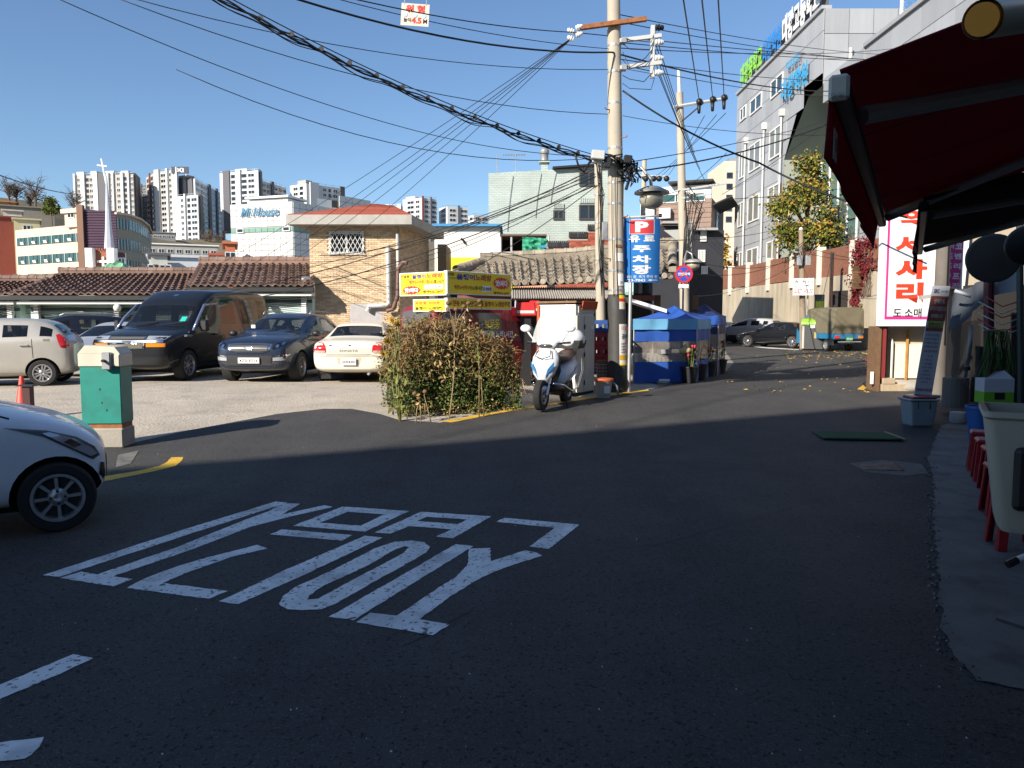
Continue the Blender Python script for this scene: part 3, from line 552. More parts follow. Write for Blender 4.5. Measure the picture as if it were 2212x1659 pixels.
# ---- tiled houses behind the car park
def roof_tile(w, l, mat, kind='wave', th=.025):
    b = MB(); n = 7; xs = [-w / 2 + w * i / n for i in range(n + 1)]
    if kind == 'wave': prof = lambda s: .035 * math.cos(2 * math.pi * s) + (.015 if s > .7 else 0)
    else: prof = lambda s: (.075 * math.sin(math.pi * (s / .45)) if s < .45 else -.035 * math.sin(math.pi * (s - .45) / .55))
    vs = []
    for y, dz in ((0, .045), (l, 0.)):
        vs += [(x, y, prof(i / n) + dz) for i, x in enumerate(xs)]
    k = n + 1; vs += [(x, 0, prof(i / n) + .045 - th * 1.6) for i, x in enumerate(xs)]
    fs = [(i, i + 1, k + i + 1, k + i) for i in range(n)] + [(2 * k + i, 2 * k + i + 1, i + 1, i) for i in range(n)]
    return b.add(vs, fs).mesh('roof_tile', mat, smooth=50)
def tiled(parent, e0, e1, r0, r1, tw, tl, mat, kind='wave', seed=1, clip=None, caps=True, capmat=None, jit=.006):
    rnd = random.Random(seed); e0, e1, r0, r1 = [Vector(p) for p in (e0, e1, r0, r1)]; ex = ((e1 - e0) + (r1 - r0)).normalized()
    W = max((e1 - e0).length, (r1 - r0).length); S = ((r0 - e0).length + (r1 - e1).length) / 2; S = (((r0 + r1) / 2) - ((e0 + e1) / 2)).length
    nc, nr = max(1, round(W / tw)), max(1, round(S / tl)); me = roof_tile(tw * 1.06, tl * 1.25, mat, kind); out = []
    for j in range(nr):
        a, b_ = e0.lerp(r0, j / nr), e1.lerp(r1, j / nr); row = (b_ - a).length; ncr = nc if row > .7 * W else max(1, round(row / tw)); sy = ((r0 + r1) / 2 - (e0 + e1) / 2).normalized()
        ax = (b_ - a).normalized(); nz = ax.cross(sy).normalized(); sy2 = nz.cross(ax)
        for i in range(ncr):
            p = a.lerp(b_, (i + .5) / ncr) + nz * (.03 + rnd.uniform(-jit, jit))
            out.append(Matrix(((ax.x, sy2.x, nz.x, p.x), (ax.y, sy2.y, nz.y, p.y), (ax.z, sy2.z, nz.z, p.z), (0, 0, 0, 1))) @ RZ(rnd.uniform(-.012, .012)))
    pieces(parent, 'roof_tile', me, out, 300, 'remaining_tiles')
    MB().add([e0, e1, r1, r0], [(0, 1, 2, 3)]).build('roof_deck', DARK, parent)
def ridge(parent, pts, mat, r=.13, l=.32, h=.16):
    pts = [Vector(p) for p in pts]
    for a, b_ in zip(pts, pts[1:]):
        d = b_ - a; L = d.length; d.normalize(); n = max(1, round(L / l)); sd = Vector((-d.y, d.x, 0)).normalized(); up = sd.cross(d) * -1
        if up.z < 0: up = -up
        B = Matrix(((d.x, sd.x, up.x, 0), (d.y, sd.y, up.y, 0), (d.z, sd.z, up.z, 0), (0, 0, 0, 1)))
        cap = MB(); N_ = 8; vs = []
        for x, rr in ((0, r * 1.1), (l * .18, r * 1.1), (l * .2, r), (l * 1.02, r * .95)): vs += [(x, rr * math.cos(math.pi * k / N_), rr * math.sin(math.pi * k / N_)) for k in range(N_ + 1)]
        cap.add(vs, [(q * (N_ + 1) + k, q * (N_ + 1) + k + 1, (q + 1) * (N_ + 1) + k + 1, (q + 1) * (N_ + 1) + k) for q in range(3) for k in range(N_)])
        me = cap.mesh('ridge_tile', mat, smooth=50)
        for i in range(n): ob('ridge_tile', me, parent, Matrix.Translation(a + d * (L * i / n) + up * h) @ B)
        ob('ridge_base', unit_box(mat), parent, Matrix.Translation(a + d * L / 2 + up * (h / 2)) @ B @ SC(L, r * 1.7, h))
BRT = M('brown_roof_tile', (.19, .115, .088), .8, rand=.2, var=.25, scale=1.7, dirt=(.25, .18, .145), ds=4); MINT = M('mint_wall', (.55, .68, .63), .8, var=.06, streak=.12)
TRIM = M('dark_green_trim', (.03, .09, .075), .6); EAVE = M('eave_black', (.02, .02, .02), .7)
def yardhouse(label, ue0, ue1, De, ve0, ve1, ur0, ur1, Dr, vr0, vr1, seed):
    e0, e1, r0, r1 = at(ue0, ve0, De), at(ue1, ve1, De), at(ur0, vr0, Dr), at(ur1, vr1, Dr); e0.z = e1.z = (e0.z + e1.z) / 2; r0.z = r1.z = (r0.z + r1.z) / 2
    o = Vector((e0.x, De + .6, gz(30))); t = thing('tiled_house', label, 'house', tuple(o)); e0, e1, r0, r1 = e0 - o, e1 - o, r0 - o, r1 - o
    tiled(t, e0, e1, r0, r1, .25, .31, BRT, seed=seed); ridge(t, [r0, r1], BRT)
    bk = Vector((0, 2 * (r0.y - e0.y), 0)); MB().add([e0 + bk, e1 + bk, r1, r0], [(0, 1, 2, 3)]).build('rear_slope', BRT, t)
    w0, w1 = e0.x + .35, e1.x - .2; H = e0.z - .12
    MB().box(w0, w1, 0, 4.6, 0, H).build('wall', MINT, t)
    MB().box(e0.x, e1.x, -.62, -.5, e0.z - .16, e0.z - .02).build('fascia', EAVE, t); MB().box(e0.x + .2, e1.x - .1, -.5, -.05, e0.z - .3, e0.z - .2).build('soffit', M('white_soffit', (.62, .62, .58), .7), t)
    MB().box(w0, w1, -.06, 0.002, e0.z - .52, e0.z - .42).build('green_beam', TRIM, t)
    L, F = frame((w0, 0), (w1, 0)); k = 0; s = .9
    while s < L - .8:
        ob('window', win_mesh(1.5, .62, 2, 1, TRIM, DKGLASS, .05), t, F(s, e0.z - .98, .01)); ob('door_panel', unit_box(TRIM if k % 2 else M('mint_door', (.4, .55, .5), .6)), t, F(s, .45, .02) @ SC(1.4, .05, .9)); s += 2.1; k += 1
    for s in (.3, L * .52, L - .25): ob('post', unit_box(WHITE), t, F(s, H / 2, .12) @ SC(.16, .16, H))
    ob('globe_lamp', MB().ball((0, 0, 0), .13).mesh('globe', M('lamp_glass_white', (.75, .74, .7), .3), True), t, T(w0 + L * .55, -.45, e0.z - .42))
    for k in range(6): MB().tube([(e0.x + .3, -.2, e0.z - .35 - .05 * k), ((e0.x + e1.x) / 2, -.25, e0.z - .45 - .06 * k), (e1.x - .3, -.2, e0.z - .33 - .06 * k)], .012, 4).build('wall_cable', CABLE, t)
    ob('meter_box', unit_box(CREAMP), t, T(w0 + L * .3, -.1, e0.z - .75) @ SC(.3, .16, .42)); return t
yardhouse('long brown-tiled house behind the silver cars', 18, 430, 26, 639, 636, 129, 432, 29, 597, 591, 4)
yardhouse('higher brown-tiled house beside the tan brick house', 404, 677, 26, 622, 617, 432, 673, 28.6, 573, 570, 5)
lh = yardhouse('low tiled roof end at the far left with pale ridge tiles', -120, 30, 26.2, 640, 636, -110, 118, 28.4, 621, 601, 6)
for (lb, u, v, D, w, col, sd) in (('crumpled green tarpaulin heaped behind the tiled ridge', 205, 587, 33, 2.0, (.02, .22, .10), 1), ('blue tarpaulin bundle behind the tiled ridge', 262, 590, 33.4, 1.6, (.03, .16, .42), 2), ('grey scrap sheets piled behind the ridge', 60, 602, 33, 2.4, (.25, .24, .22), 3), ('pale green folded tarpaulin sticking up behind ridge', 258, 580, 34, 1.2, (.2, .42, .25), 4)):
    p = at(u, v, D); rnd = random.Random(sd); vs = []; n_ = 12
    for i in range(n_ + 1):
        for j in range(7): vs.append(((i / n_ - .5) * w * 1.2, (j / 6 - .5) * 1.2, .24 * math.sin(math.pi * i / n_) * math.sin(math.pi * j / 6) * (1 if sd != 4 else 1.6) + rnd.uniform(-.1, .12) - .1))
    x_ = MB().add(vs, [(i * 7 + j, (i + 1) * 7 + j, (i + 1) * 7 + j + 1, i * 7 + j + 1) for i in range(n_) for j in range(6)]).build('tarpaulin', M('tarp%d' % sd, col, .55), None); x_.location = p; tag(x_, lb, 'tarpaulin')
    x2 = MB().box(-w * .8, w * .8, -.7, .7, gz(30) - p.z, -.12).build('shed_block', M('shed_grey', (.2, .19, .17), .9), x_)
# ---- grey hanok roof house behind the utility pole
GRT = M('grey_hanok_tile', (.30, .255, .195), .85, rand=.2, var=.25, scale=2.2, dirt=(.16, .14, .11), ds=5)
e0, e1, r0, r1 = at(1052, 622, 19.5), at(1452, 603, 19), at(1046, 573, 21.6), at(1444, 543, 21.2)
o = Vector((e0.x, 20.2, gz(20))); t = thing('hanok_house', 'old house with a grey curved-tile roof behind the utility pole', 'house', tuple(o)); e0, e1, r0, r1 = [p - o for p in (e0, e1, r0, r1)]
tiled(t, e0, e1, r0, r1, .235, .27, GRT, 'pan', 8, jit=.007); ridge(t, [r0 + Vector((-.1, 0, 0)), (r0 + r1) / 2 - Vector((0, 0, .05)), r1 + Vector((.15, 0, .05))], GRT, .12, .3, .22)
ridge(t, [r1 + Vector((.1, -.1, .1)), r1.lerp(e1, .5) + Vector((.05, 0, .1)), e1 + Vector((.0, 0, .18))], GRT, .11, .3, .12)
l0 = at(985, 592, 20.6) - o; tiled(t, e0 + Vector((-1.2, .9, -.1)), e0, r0 + Vector((-.45, .1, -.06)), r0, .235, .27, GRT, 'pan', 9, jit=.008); ridge(t, [r0, l0], GRT, .12, .3, .12)
n_ = round((e1 - e0).length / .235); disc = MB().lathe([(.001, -.03), (.06, -.03), (.075, -.015), (.075, .03)], 12, axis='y').mesh('eave_disc', GRT, smooth=40)
for i in range(n_): p = e0.lerp(e1, (i + .22) / n_); ob('eave_disc', disc, t, T(p.x - .01, p.y - .02, p.z + .09))
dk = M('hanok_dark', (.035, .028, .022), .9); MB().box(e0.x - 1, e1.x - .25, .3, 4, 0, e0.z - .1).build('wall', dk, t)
for i in range(7): x = e0.x - .6 + i * 1.0; MB().box(x, x + .14, .15, .32, 0, e0.z - .15).build('timber_post', WOOD, t)
MB().box(e0.x - .8, e1.x - .2, -.02, .12, e0.z - .3, e0.z - .16).build('eave_beam', M('reddish_beam', (.20, .07, .05), .8, var=.3, scale=5), t)
GUT = M('gutter_green', (.22, .42, .34), .6, dirt=(.3, .14, .06), ds=5)
MB().box(e0.x + .1, e1.x - .9, -.9, -.8, e0.z - .18, e0.z - .1, GUT).build('gutter', None, t)
cb_ = MB(); cx0, cx1 = xa(1105, 18.2) - o.x, xa(1345, 18.2) - o.x; n_ = 46; vs = []
for y, z in ((-2.0, -.02), (-.2, .32)):
    for i in range(n_ * 2 + 1): vs.append((cx0 + (cx1 - cx0) * i / (2 * n_), y, z + (.02 if i % 2 else -.02)))
k = 2 * n_ + 1; co = cb_.add(vs, [(i, i + 1, k + i + 1, k + i) for i in range(k - 1)]).build('corrugated_canopy', M('corrugated', (.40, .36, .31), .6, .2, var=.2, scale=5), t, smooth=False); co.location.z = za(652, 18.2) - o.z + .1
for x in (cx0 + .1, (cx0 + cx1) / 2, cx1 - .05): MB().tube([(x, -1.9, 0), (x, -1.9, za(652, 18.2) - o.z + .05)], .03, 6).build('canopy_post', STEEL, t)
gx0, gx1 = xa(1348, 18) - o.x, xa(1440, 18) - o.x
MB().add([(gx0, -2.2, za(640, 18) - o.z), (gx1, -2.2, za(668, 18) - o.z), (gx1, -2.2, za(676, 18) - o.z), (gx0, -2.2, za(647, 18) - o.z), (gx0, -.6, za(634, 18) - o.z), (gx1, -.6, za(662, 18) - o.z), (gx1, -.6, za(670, 18) - o.z), (gx0, -.6, za(642, 18) - o.z)], [(0, 1, 2, 3), (4, 5, 6, 7), (0, 1, 5, 4), (3, 2, 6, 7), (0, 3, 7, 4), (1, 2, 6, 5)]).build('sloping_lean_to_roof', WHITE, t)
# ---- white and yellow house, pale green brick house, stepped brick wall
o = Vector((xa(950, 34), 34, gz(34))); t = thing('yellow_base_house', 'white house with blue roof edge and yellow lower wall', 'house', tuple(o)); X34 = lambda u: xa(u, 34) - o.x; Z34 = lambda v: za(v, 34) - o.z
MB().box(X34(940), X34(1080), 0, 6, 0, Z34(490)).build('wall', M('white_wall_warm', (.78, .76, .70), .8, streak=.05, var=.03), t); MB().box(X34(936), X34(1085), -.3, 6.3, Z34(490), Z34(485)).build('roof_edge', M('roof_blue', (.05, .25, .5), .5), t)
MB().box(X34(948), X34(1112), -.25, -.02, 0, Z34(557)).build('yellow_wall', M('yellow_wall', (.80, .66, .02), .7, var=.03), t); MB().box(X34(1112), X34(1192), -.25, -.02, 0, Z34(555)).build('salmon_wall', M('salmon', (.68, .34, .22), .8, var=.08), t)
MB().box(X34(1080), X34(1190), 1.5, 6, 0, Z34(510)).build('dark_porch', DARK, t); MB().box(X34(1080), X34(1180), -.2, 4, Z34(511), Z34(507)).build('porch_roof', M('porch_brown', (.10, .07, .05), .8), t)
for u in (1082, 1105, 1185): MB().tube([(X34(u), -.1, Z34(560)), (X34(u), -.1, Z34(510))], .05, 6).build('porch_post', STEEL, t)
vs = []; rnd = random.Random(5)
for i in range(9):
    for j in range(7): vs.append((X34(1128) + (X34(1180) - X34(1128)) * i / 8, -.35 + rnd.uniform(-.08, .08), Z34(513 + 4 * (i / 8)) + (Z34(543) - Z34(513)) * j / 6))
MB().add(vs, [(i * 7 + j, i * 7 + j + 1, (i + 1) * 7 + j + 1, (i + 1) * 7 + j) for i in range(8) for j in range(6)]).build('green_net', M('green_net', (.03, .28, .16), .6), t)
MB().ball((X34(1122), -.3, Z34(553)), (.28, .28, .2)).build('red_basin', RED, t, smooth=True); MB().box(X34(1166), X34(1192), -.4, 0, Z34(537), Z34(532)).build('blue_sill', M('roof_blue'), t); MB().box(X34(1166), X34(1192), -.3, 0, Z34(556), Z34(537)).build('cream_parapet', WHITE, t)
MB().tube([(X34(997), -.03, Z34(515)), (X34(1003), -.05, Z34(521)), (X34(1006), -.05, Z34(527))], .05, 5).build('wall_bracket', BLACK, t)
o = Vector((xa(1056, 38), 38, gz(38))); t = thing('green_brick_house', 'pale green painted brick house with chimney and small windows', 'house', tuple(o)); X38 = lambda u: xa(u, 38) - o.x; Z38 = lambda v: za(v, 38) - o.z
PGB = brick_mat('pale_green_brick', (.46, .52, .48), (.41, .47, .43), (.36, .41, .375), 1., 'xz', .24, .085, .9)
solid([(0, 0), (X38(1345), 0), (X38(1345), 9), (0, 9)], 0, 8, 'wall', PGB, t, zs=[Z38(374), Z38(358), Z38(358), Z38(374)])
for u0, u1, v0, v1 in ((1194, 1217, 454, 475), (1249, 1290, 442, 475), (1249, 1290, 371, 402)):
    wo = ob('window', win_mesh(X38(u1) - X38(u0), Z38(v0) - Z38(v1), 2, 1, M('bronze_frame', (.06, .05, .045), .5), DKGLASS, .07), t, T((X38(u0) + X38(u1)) / 2, -.01, (Z38(v0) + Z38(v1)) / 2))
    for i in range(9): ob('lintel_brick', unit_box(PGB), t, T(X38(u0) + (X38(u1) - X38(u0)) * (i + .5) / 9, -.02, Z38(v0) + .2) @ SC((X38(u1) - X38(u0)) / 9 - .02, .1, .24))
MB().box(X38(1170), X38(1184), 1, 1.35, Z38(372), Z38(342)).build('chimney', PGB, t); MB().box(X38(1165), X38(1188), .85, 1.5, Z38(342), Z38(339)).build('chimney_cap', PGB, t)
MB().lathe([(.2, 0), (.2, .35), (.24, .4), (.24, .55), (.1, .7)], 12).build('chimney_cowl', STEEL, t, smooth=40).location = (X38(1177), 1.15, Z38(339))
MB().add([(X38(1192), -.3, Z38(366)), (X38(1320), -.3, Z38(357)), (X38(1320), 3, Z38(355)), (X38(1192), 3, Z38(364)), (X38(1192), -.3, Z38(362)), (X38(1320), -.3, Z38(353)), (X38(1320), 3, Z38(351)), (X38(1192), 3, Z38(360))], [(0, 1, 2, 3), (4, 5, 6, 7), (0, 1, 5, 4), (0, 3, 7, 4), (1, 2, 6, 5)]).build('roof_sheet', BLACK, t)
ax = X38(1114); an = MB().tube([(ax, .5, Z38(372)), (ax, .5, Z38(328))], .025, 5).tube([(ax - .6, .5, Z38(330)), (ax + .5, .5, Z38(329))], .02, 4)
for i in range(9): an.tube([(ax - .6 + i * .13, .25, Z38(330)), (ax - .6 + i * .13, .75, Z38(330))], .012, 4)
an.build('tv_antenna', STEEL, t); MB().tube([(X38(1074), .3, Z38(373)), (X38(1074), .3, Z38(332))], .025, 5).build('mast', STEEL, t)
for u, v0, v1 in ((1108, 380, 500), (1168, 375, 470), (1200, 372, 440)): MB().tube([(X38(u), -.04, Z38(v0)), (X38(u - 8), -.05, Z38((v0 + v1) / 2)), (X38(u - 12), -.04, Z38(v1))], .018, 4).build('wall_cable', STEEL, t)
o = Vector((xa(1181, 27), 27, gz(27))); t = thing('stepped_brick_wall', 'red brick gable wall with stepped black brick coping', 'wall', tuple(o)); X27 = lambda u: xa(u, 27) - o.x; Z27 = lambda v: za(v, 27) - o.z
RBR = M('red_brick', (.33, .085, .05), .85, rand=.22); BBR = M('black_brick', (.03, .03, .032), .8, rand=.3); GM = M('brick_mortar', (.40, .36, .32), .9)
steps = [(1181, 1227, 521), (1227, 1267, 501), (1267, 1340, 485)]
for u0, u1, v in steps: MB().box(X27(u0), X27(u1), .001, .3, 0, Z27(v) - .05).build('wall_core', GM, t)
L, F = frame((0, 0), (X27(1340), 0)); hs = lambda s: next((Z27(v) for u0, u1, v in steps if X27(u0) <= s <= X27(u1) + .001), 0)
bricks(t, F, X27(1340), 1.2, Z27(485), RBR, .2, .067, clip=lambda s, z: z < hs(s) - .26 and .26 < s and s - .1 > 0, seed=6)
cap = brick_mesh(.06, .2, BBR, .05)
for u0, u1, v in steps:
    s = X27(u0) + .04
    while s < X27(u1): ob('coping_brick', cap, t, F(s, Z27(v) - .1, .02)); s += .072
pil = []
z = 1.3
while z < Z27(521) - .22: pil += [F(.06, z, .01), F(.19, z, .012)]; z += .067
pieces(t, 'pier_brick', brick_mesh(.12, .058, BBR, .04), pil, 300)
# ---- dark timber house, brown siding block, slim beige tower
o = Vector((xa(1426, 40), 40, .4)); t = thing('dark_annex', 'dark charcoal annex with glazed balcony behind the parking banner', 'house', tuple(o)); X = lambda u: xa(u, 40) - o.x; Z = lambda v: za(v, 40) - o.z; CHAR = M('charcoal_siding', (.022, .024, .032), .7, var=.15)
MB().box(X(1400), X(1488), 0, 5, 0, Z(487)).build('wall', CHAR, t); MB().box(X(1424), X(1490), -.5, .3, Z(485), Z(480)).build('balcony_rail', M('grey_rail', (.35, .35, .34), .6), t); MB().box(X(1400), X(1470), -.6, .1, Z(545), Z(541)).build('blue_ledge', M('roof_blue'), t)
MB().add([(X(1426), -.55, Z(500)), (X(1478), -.55, Z(498)), (X(1478), -.55, Z(540))], [(0, 1, 2)]).build('canvas_side', M('grey_canvas', (.38, .38, .36), .8), t); MB().box(X(1478), X(1486), -.5, 0, Z(545), Z(486)).build('corner_post', M('grey_rail'), t)
o = Vector((xa(1490, 45), 45, .4)); t = thing('charcoal_house', 'narrow charcoal house with barred white windows beside the tree', 'house', tuple(o)); X = lambda u: xa(u, 45) - o.x; Z = lambda v: za(v, 45) - o.z
MB().box(X(1484), X(1560), 0, 6, 0, Z(497)).build('wall', CHAR, t); MB().box(X(1496), X(1542), -.5, 1, Z(499), Z(494)).build('eave', M('grey_rail'), t)
for u0, u1, v0, v1 in ((1509, 1522, 495 + 3, 522), (1505, 1520, 540, 566), (1512, 1526, 575, 592)): ob('window', win_mesh(X(u1) - X(u0), Z(v0) - Z(v1), 4, 1, ALUM, DKGLASS, .06), t, T((X(u0) + X(u1)) / 2, -.02, (Z(v0) + Z(v1)) / 2))
o = Vector((xa(1532, 62), 62, .4)); t = thing('brown_siding_block', 'brown siding apartment block with white rooftop rooms', 'building', tuple(o)); relx = lambda u, D: (xa(u, D) - o.x, D - o.y); Z = lambda v: za(v, 62) - o.z
BSD = M('brown_siding', (.26, .18, .14), .8, var=.08, streak=.08); pl = [relx(1382, 64), (0, 0), relx(1558, 70), relx(1400, 76)]
solid(pl, 0, Z(427), 'wall', BSD, t); L, F = frame(pl[0], pl[1])
for j in range(22): ob('siding_board', unit_box(BSD), t, F(L / 2, Z(427) - .2 - .38 * j, .015) @ SC(L - .02 * (j % 2), .06, .34))
ob('rooftop_room', unit_box(WHITE), t, F(L * .6, Z(427) + .5, -.25) @ SC(L * .78, .5, 1.1)); ob('roof_sheet', unit_box(EAVE), t, F(L * .72, Z(427) + 1.25, -.3) @ SC(L * .62, 2.4, .15)); ob('side_room', unit_box(WHITE), t, F(L * .1, Z(440), .1) @ SC(L * .2, .5, 2.6))
for s, w in ((.42, 1.3), (.62, 1.5), (.8, 1.2)): ob('window', win_mesh(w, .7, 1, 1, ALUM, TEAL, .07), t, F(L * s, Z(424), .06))
ob('air_conditioner', unit_box(STEEL), t, F(L * .36, Z(458), .35) @ SC(.9, .6, .8))
L2, F2 = frame(pl[1], pl[2]); ob('side_canopy', unit_box(EAVE), t, F2(L2 * .3, Z(434), .8) @ RX(-.4) @ SC(L2 * .6, 1.6, .1))
for z in (445, 470): ob('window', win_mesh(1.2, 1.4, 1, 1, ALUM, DKGLASS, .08), t, F2(L2 * .4, Z(z), .05))
o = Vector((xa(1557, 120), 120, .4)); t = thing('slim_beige_tower', 'slim beige apartment tower with a column of small windows', 'building', tuple(o)); w = 40 / FPX * 120
MB().box(0, w, 0, 10, 0, za(348, 120) - .4).build('wall', M('beige_tiles', (.66, .55, .43), .8, var=.05), t); MB().box(w * .3, w, .5, 5, za(348, 120) - .4, za(340, 120) - .4).build('roof_plant', STEEL, t)
for v in (379, 403, 427, 450, 474): ob('window', win_mesh(.95, .9, 1, 1, APD, DKGLASS, .08), t, T(w * .3, -.02, za(v, 120) - .4))
# ================================================================ RETAINING WALL and academy
P0 = Vector((16.1, 66)); dk_ = Vector((.202, -3.73)); WZ = lambda p: gz(p.y)
t = thing('retaining_wall', 'long retaining wall, red brick panels above stained concrete', 'wall', (P0.x, P0.y, gz(60)))
RCON = M('stained_concrete', (.44, .38, .285), .9, var=.12, scale=.8, streak=.32, bump=.2, bscale=8); RBK = brick_mat('wall_brick', (.27, .105, .06), (.22, .085, .05), (.22, .13, .09), 1., 'yz', .24, .085, .9)
pe = dk_ * 12.5; L, F = frame((0, 0), pe); gb_ = gz(60); hb, ht = 4.2 - gb_, 5.72 - gb_
solid([(0, 0), pe, (pe.x + .6, pe.y), (.6, 0)], 0, hb, 'concrete_base', RCON, t)
sl_ = dk_.length
for k in range(12):
    ob('brick_panel', MB().box(-.5, .5, -.5, .5, -.5, .5).mesh('panel', RBK), t, F(sl_ * (k + .5), (hb + ht) / 2 + .05 * (k % 3), -.12) @ SC(sl_ - .30, .2, ht - hb))
    ob('post', unit_box(M('white_post', (.70, .66, .57), .8, streak=.25, var=.08)), t, F(sl_ * k, (hb + ht) / 2 - .1, -.05) @ SC(.30, .40, ht - hb + .6))
ob('ledge', unit_box(RCON), t, F(L / 2, .55, .18) @ SC(L, .4, 1.1))
# academy
AGR = M('grey_metal_panel', (.36, .37, .385), .5, .1, rand=.07, var=.06, scale=.4, streak=.08); AJ = M('panel_gap', (.12, .12, .125), .8)
x0 = 18.3; t = thing('academy_building', 'large grey metal-clad school building with rooftop letters', 'building', (x0, 46.6, 0)); rel = lambda x, y: (x - x0, y - 46.6)
HT, HWG = 20., 16.
TP = [(17.4, 0), (17.4, HT), (0, HT), (0, 15.6), (2.1, 15.6), (6.2, 12.6), (6.2, 0)]; MB().prism(TP, -21.7, 0, None, RZ(math.pi / 2)).build('tall_block', AJ, t)
intp = lambda y, z: z > (15.6 if y < 2.1 else 15.6 - (y - 2.1) * .732 if y < 6.2 else 0)
solid([rel(x0 + .2, 41.4), rel(x0 + .2, 14), rel(42, 14), rel(42, 41.4)], 0, HWG, 'front_block', AJ, t)
def clad(p0, p1, z0, z1, cw, ch, keep=None):
    L, F = frame(p0, p1); nc = max(1, round(L / cw)); nr = round((z1 - z0) / ch)
    for j in range(nr):
        for i in range(nc):
            if keep is None or keep(L * (i + .5) / nc, z0 + (z1 - z0) * (j + .5) / nr, L / nc / 2, (z1 - z0) / nr / 2): ob('cladding_panel', unit_box(AGR), t, F(L * (i + .5) / nc, z0 + (z1 - z0) * (j + .5) / nr, .02) @ SC(L / nc - .035, .06, (z1 - z0) / nr - .035))
    return L, F
L, F = clad(rel(x0, 64), rel(x0, 46.6), 4, HT, 1.45, 1.25, lambda s, z, hw, hh: intp(17.4 - s, z) and intp(17.4 - s + hw, z - hh) and intp(17.4 - s - hw, z - hh))
ob('facade_infill', MB().prism([(q[0], q[1]) for q in TP], -.012, 0, None, RZ(math.pi / 2)).mesh('infill', AGR), t)
CUR = M('curtained_glass', (.20, .20, .18), .2, var=.2, scale=1.2)
for y0, y1, zz in ((62.9, 61.4, [(15.2, 13.1), (11.2, 9.3), (7.3, 5.8), (18.6, 17.6)]), (60.3, 57.6, [(15.1, 13.1), (11.2, 9.3), (7.3, 5.8), (18.5, 17.4)]), (55.6, 53.2, [(15.1, 13.1), (11.2, 9.3), (7.4, 5.9), (18.5, 17.3)])):
    for a, b_ in zz: ob('window', win_mesh(y0 - y1, a - b_, 2, 1, ALUM, CUR if a < 16 else WINGLASS, .1), t, F(64 - (y0 + y1) / 2, (a + b_) / 2, .08))
for y in (61.0, 53.0, 56.6): ob('rain_pipe', MB().tube([(0, 0, 4), (0, 0, 15.6)], .065, 8).mesh('pipe', PIPE, 40), t, F(64 - y, 0, .2)); ob('pipe_hopper', unit_box(PIPE), t, F(64 - y, 15.75, .2) @ SC(.34, .3, .45))
L3, F3 = clad(rel(x0, 46.6), rel(24, 46.6), 15.7, HT, 1.5, 1.25)
L4, F4 = clad(rel(x0 + .2, 41.4), rel(x0 + .2, 14), 4, HWG, 2.7, 1.25)
ob('coping', unit_box(AGR), t, F4(L4 / 2, HWG + .1, -.1) @ SC(L4, .6, .2)); ob('coping', unit_box(AGR), t, F(L / 2, HT + .1, -.1) @ SC(L, .6, .2))
# recessed glass entrance with slanted hood
MB().box(21 - x0, 40 - x0, 41.4 - 46.6, 6.19, 0, 15.55).build('recess_wall', M('olive_soffit', (.30, .32, .28), .7), t)
Lg, Fg = frame(rel(20.9, 52.7), rel(20.9, 41.4))
for i in range(8):
    for j in range(6): ob('glass_pane', unit_box(M('curtain_glass_green', (.05, .13, .12), .08, spec=.8)), t, Fg(Lg * (i + .5) / 8, 4.5 + 1.75 * (j + .5), .05) @ SC(Lg / 8 - .12, .06, 1.65)); ob('mullion', unit_box(WHITE), t, Fg(Lg * i / 8, 4.5 + 1.75 * (j + .5), .1) @ SC(.1, .12, 1.75))
MB().box(.05, 22, 41.4 - 46.6 + .01, -.01, 14.6, HWG).build('link_block', AGR, t)
OS = M('olive_soffit'); MB().add([(0, 2.1, 15.57), (0, 6.18, 12.58), (2.6, 6.18, 12.58), (2.6, 2.1, 15.57)], [(0, 1, 2, 3)]).build('slanted_hood', OS, t); MB().add([(0, 0, 15.58), (0, 2.1, 15.58), (2.6, 2.1, 15.58), (2.6, 0, 15.58)], [(0, 1, 2, 3)]).build('flat_soffit', OS, t); MB().add([(0, 6.17, 0), (2.6, 6.17, 0), (2.6, 6.17, 12.6), (0, 6.17, 12.6)], [(0, 1, 2, 3)]).build('reveal', OS, t)
ob('window', win_mesh(2.2, 1.3, 2, 1, ALUM, WINGLASS, .1), t, F4(3.8, 7.1, .08)); ob('louvre', unit_box(STEEL), t, F4(6.4, 7.1, .08) @ SC(1.8, .1, 1.3))
for j in range(6): ob('louvre_slat', unit_box(M('louvre_dark', (.16, .16, .16), .6)), t, F4(6.4, 6.6 + .2 * j, .15) @ SC(1.7, .06, .1))
# roof terrace glass and rail
for i in range(7): ob('rail_post', unit_box(ALUM), t, F4(1.5 + i * 2.2, HWG + 1.3, -1.0) @ SC(.12, .12, 2.6))
ob('glass_screen', unit_box(M('screen_glass', (.75, .85, .9), .03, trans=1., alpha=.35)), t, F4(8.1, HWG + 1.2, -1.0) @ SC(13.2, .02, 2.2)); ob('top_rail', unit_box(ALUM), t, F4(8.1, HWG + 2.6, -1.0) @ SC(13.4, .12, .12))
ob('lamp_box', unit_box(CREAMP), t, F4(4.2, 13.9, .25) @ SC(.6, .4, .7)); ob('lamp_box', unit_box(CREAMP), t, F4(11.4, 14.2, .25) @ SC(.6, .4, .7))
ob('white_billboard', unit_box(WHITE), t, F4(13.2, 14.2, .4) @ SC(5.2, .2, 3.4)); letters('o', 1.2, 1.2, M('sign_grey', (.12, .12, .12), .6), t, 0, 0, -.02, .0, X=F4(13.4, 13.9, .52))
for a in (0,): MB().tube([(0, 0, 8), (0, 0, 15.2)], .11, 8).build('rain_pipe', PIPE, t, smooth=40).matrix_local = F3(1.5, 2.5, .2)
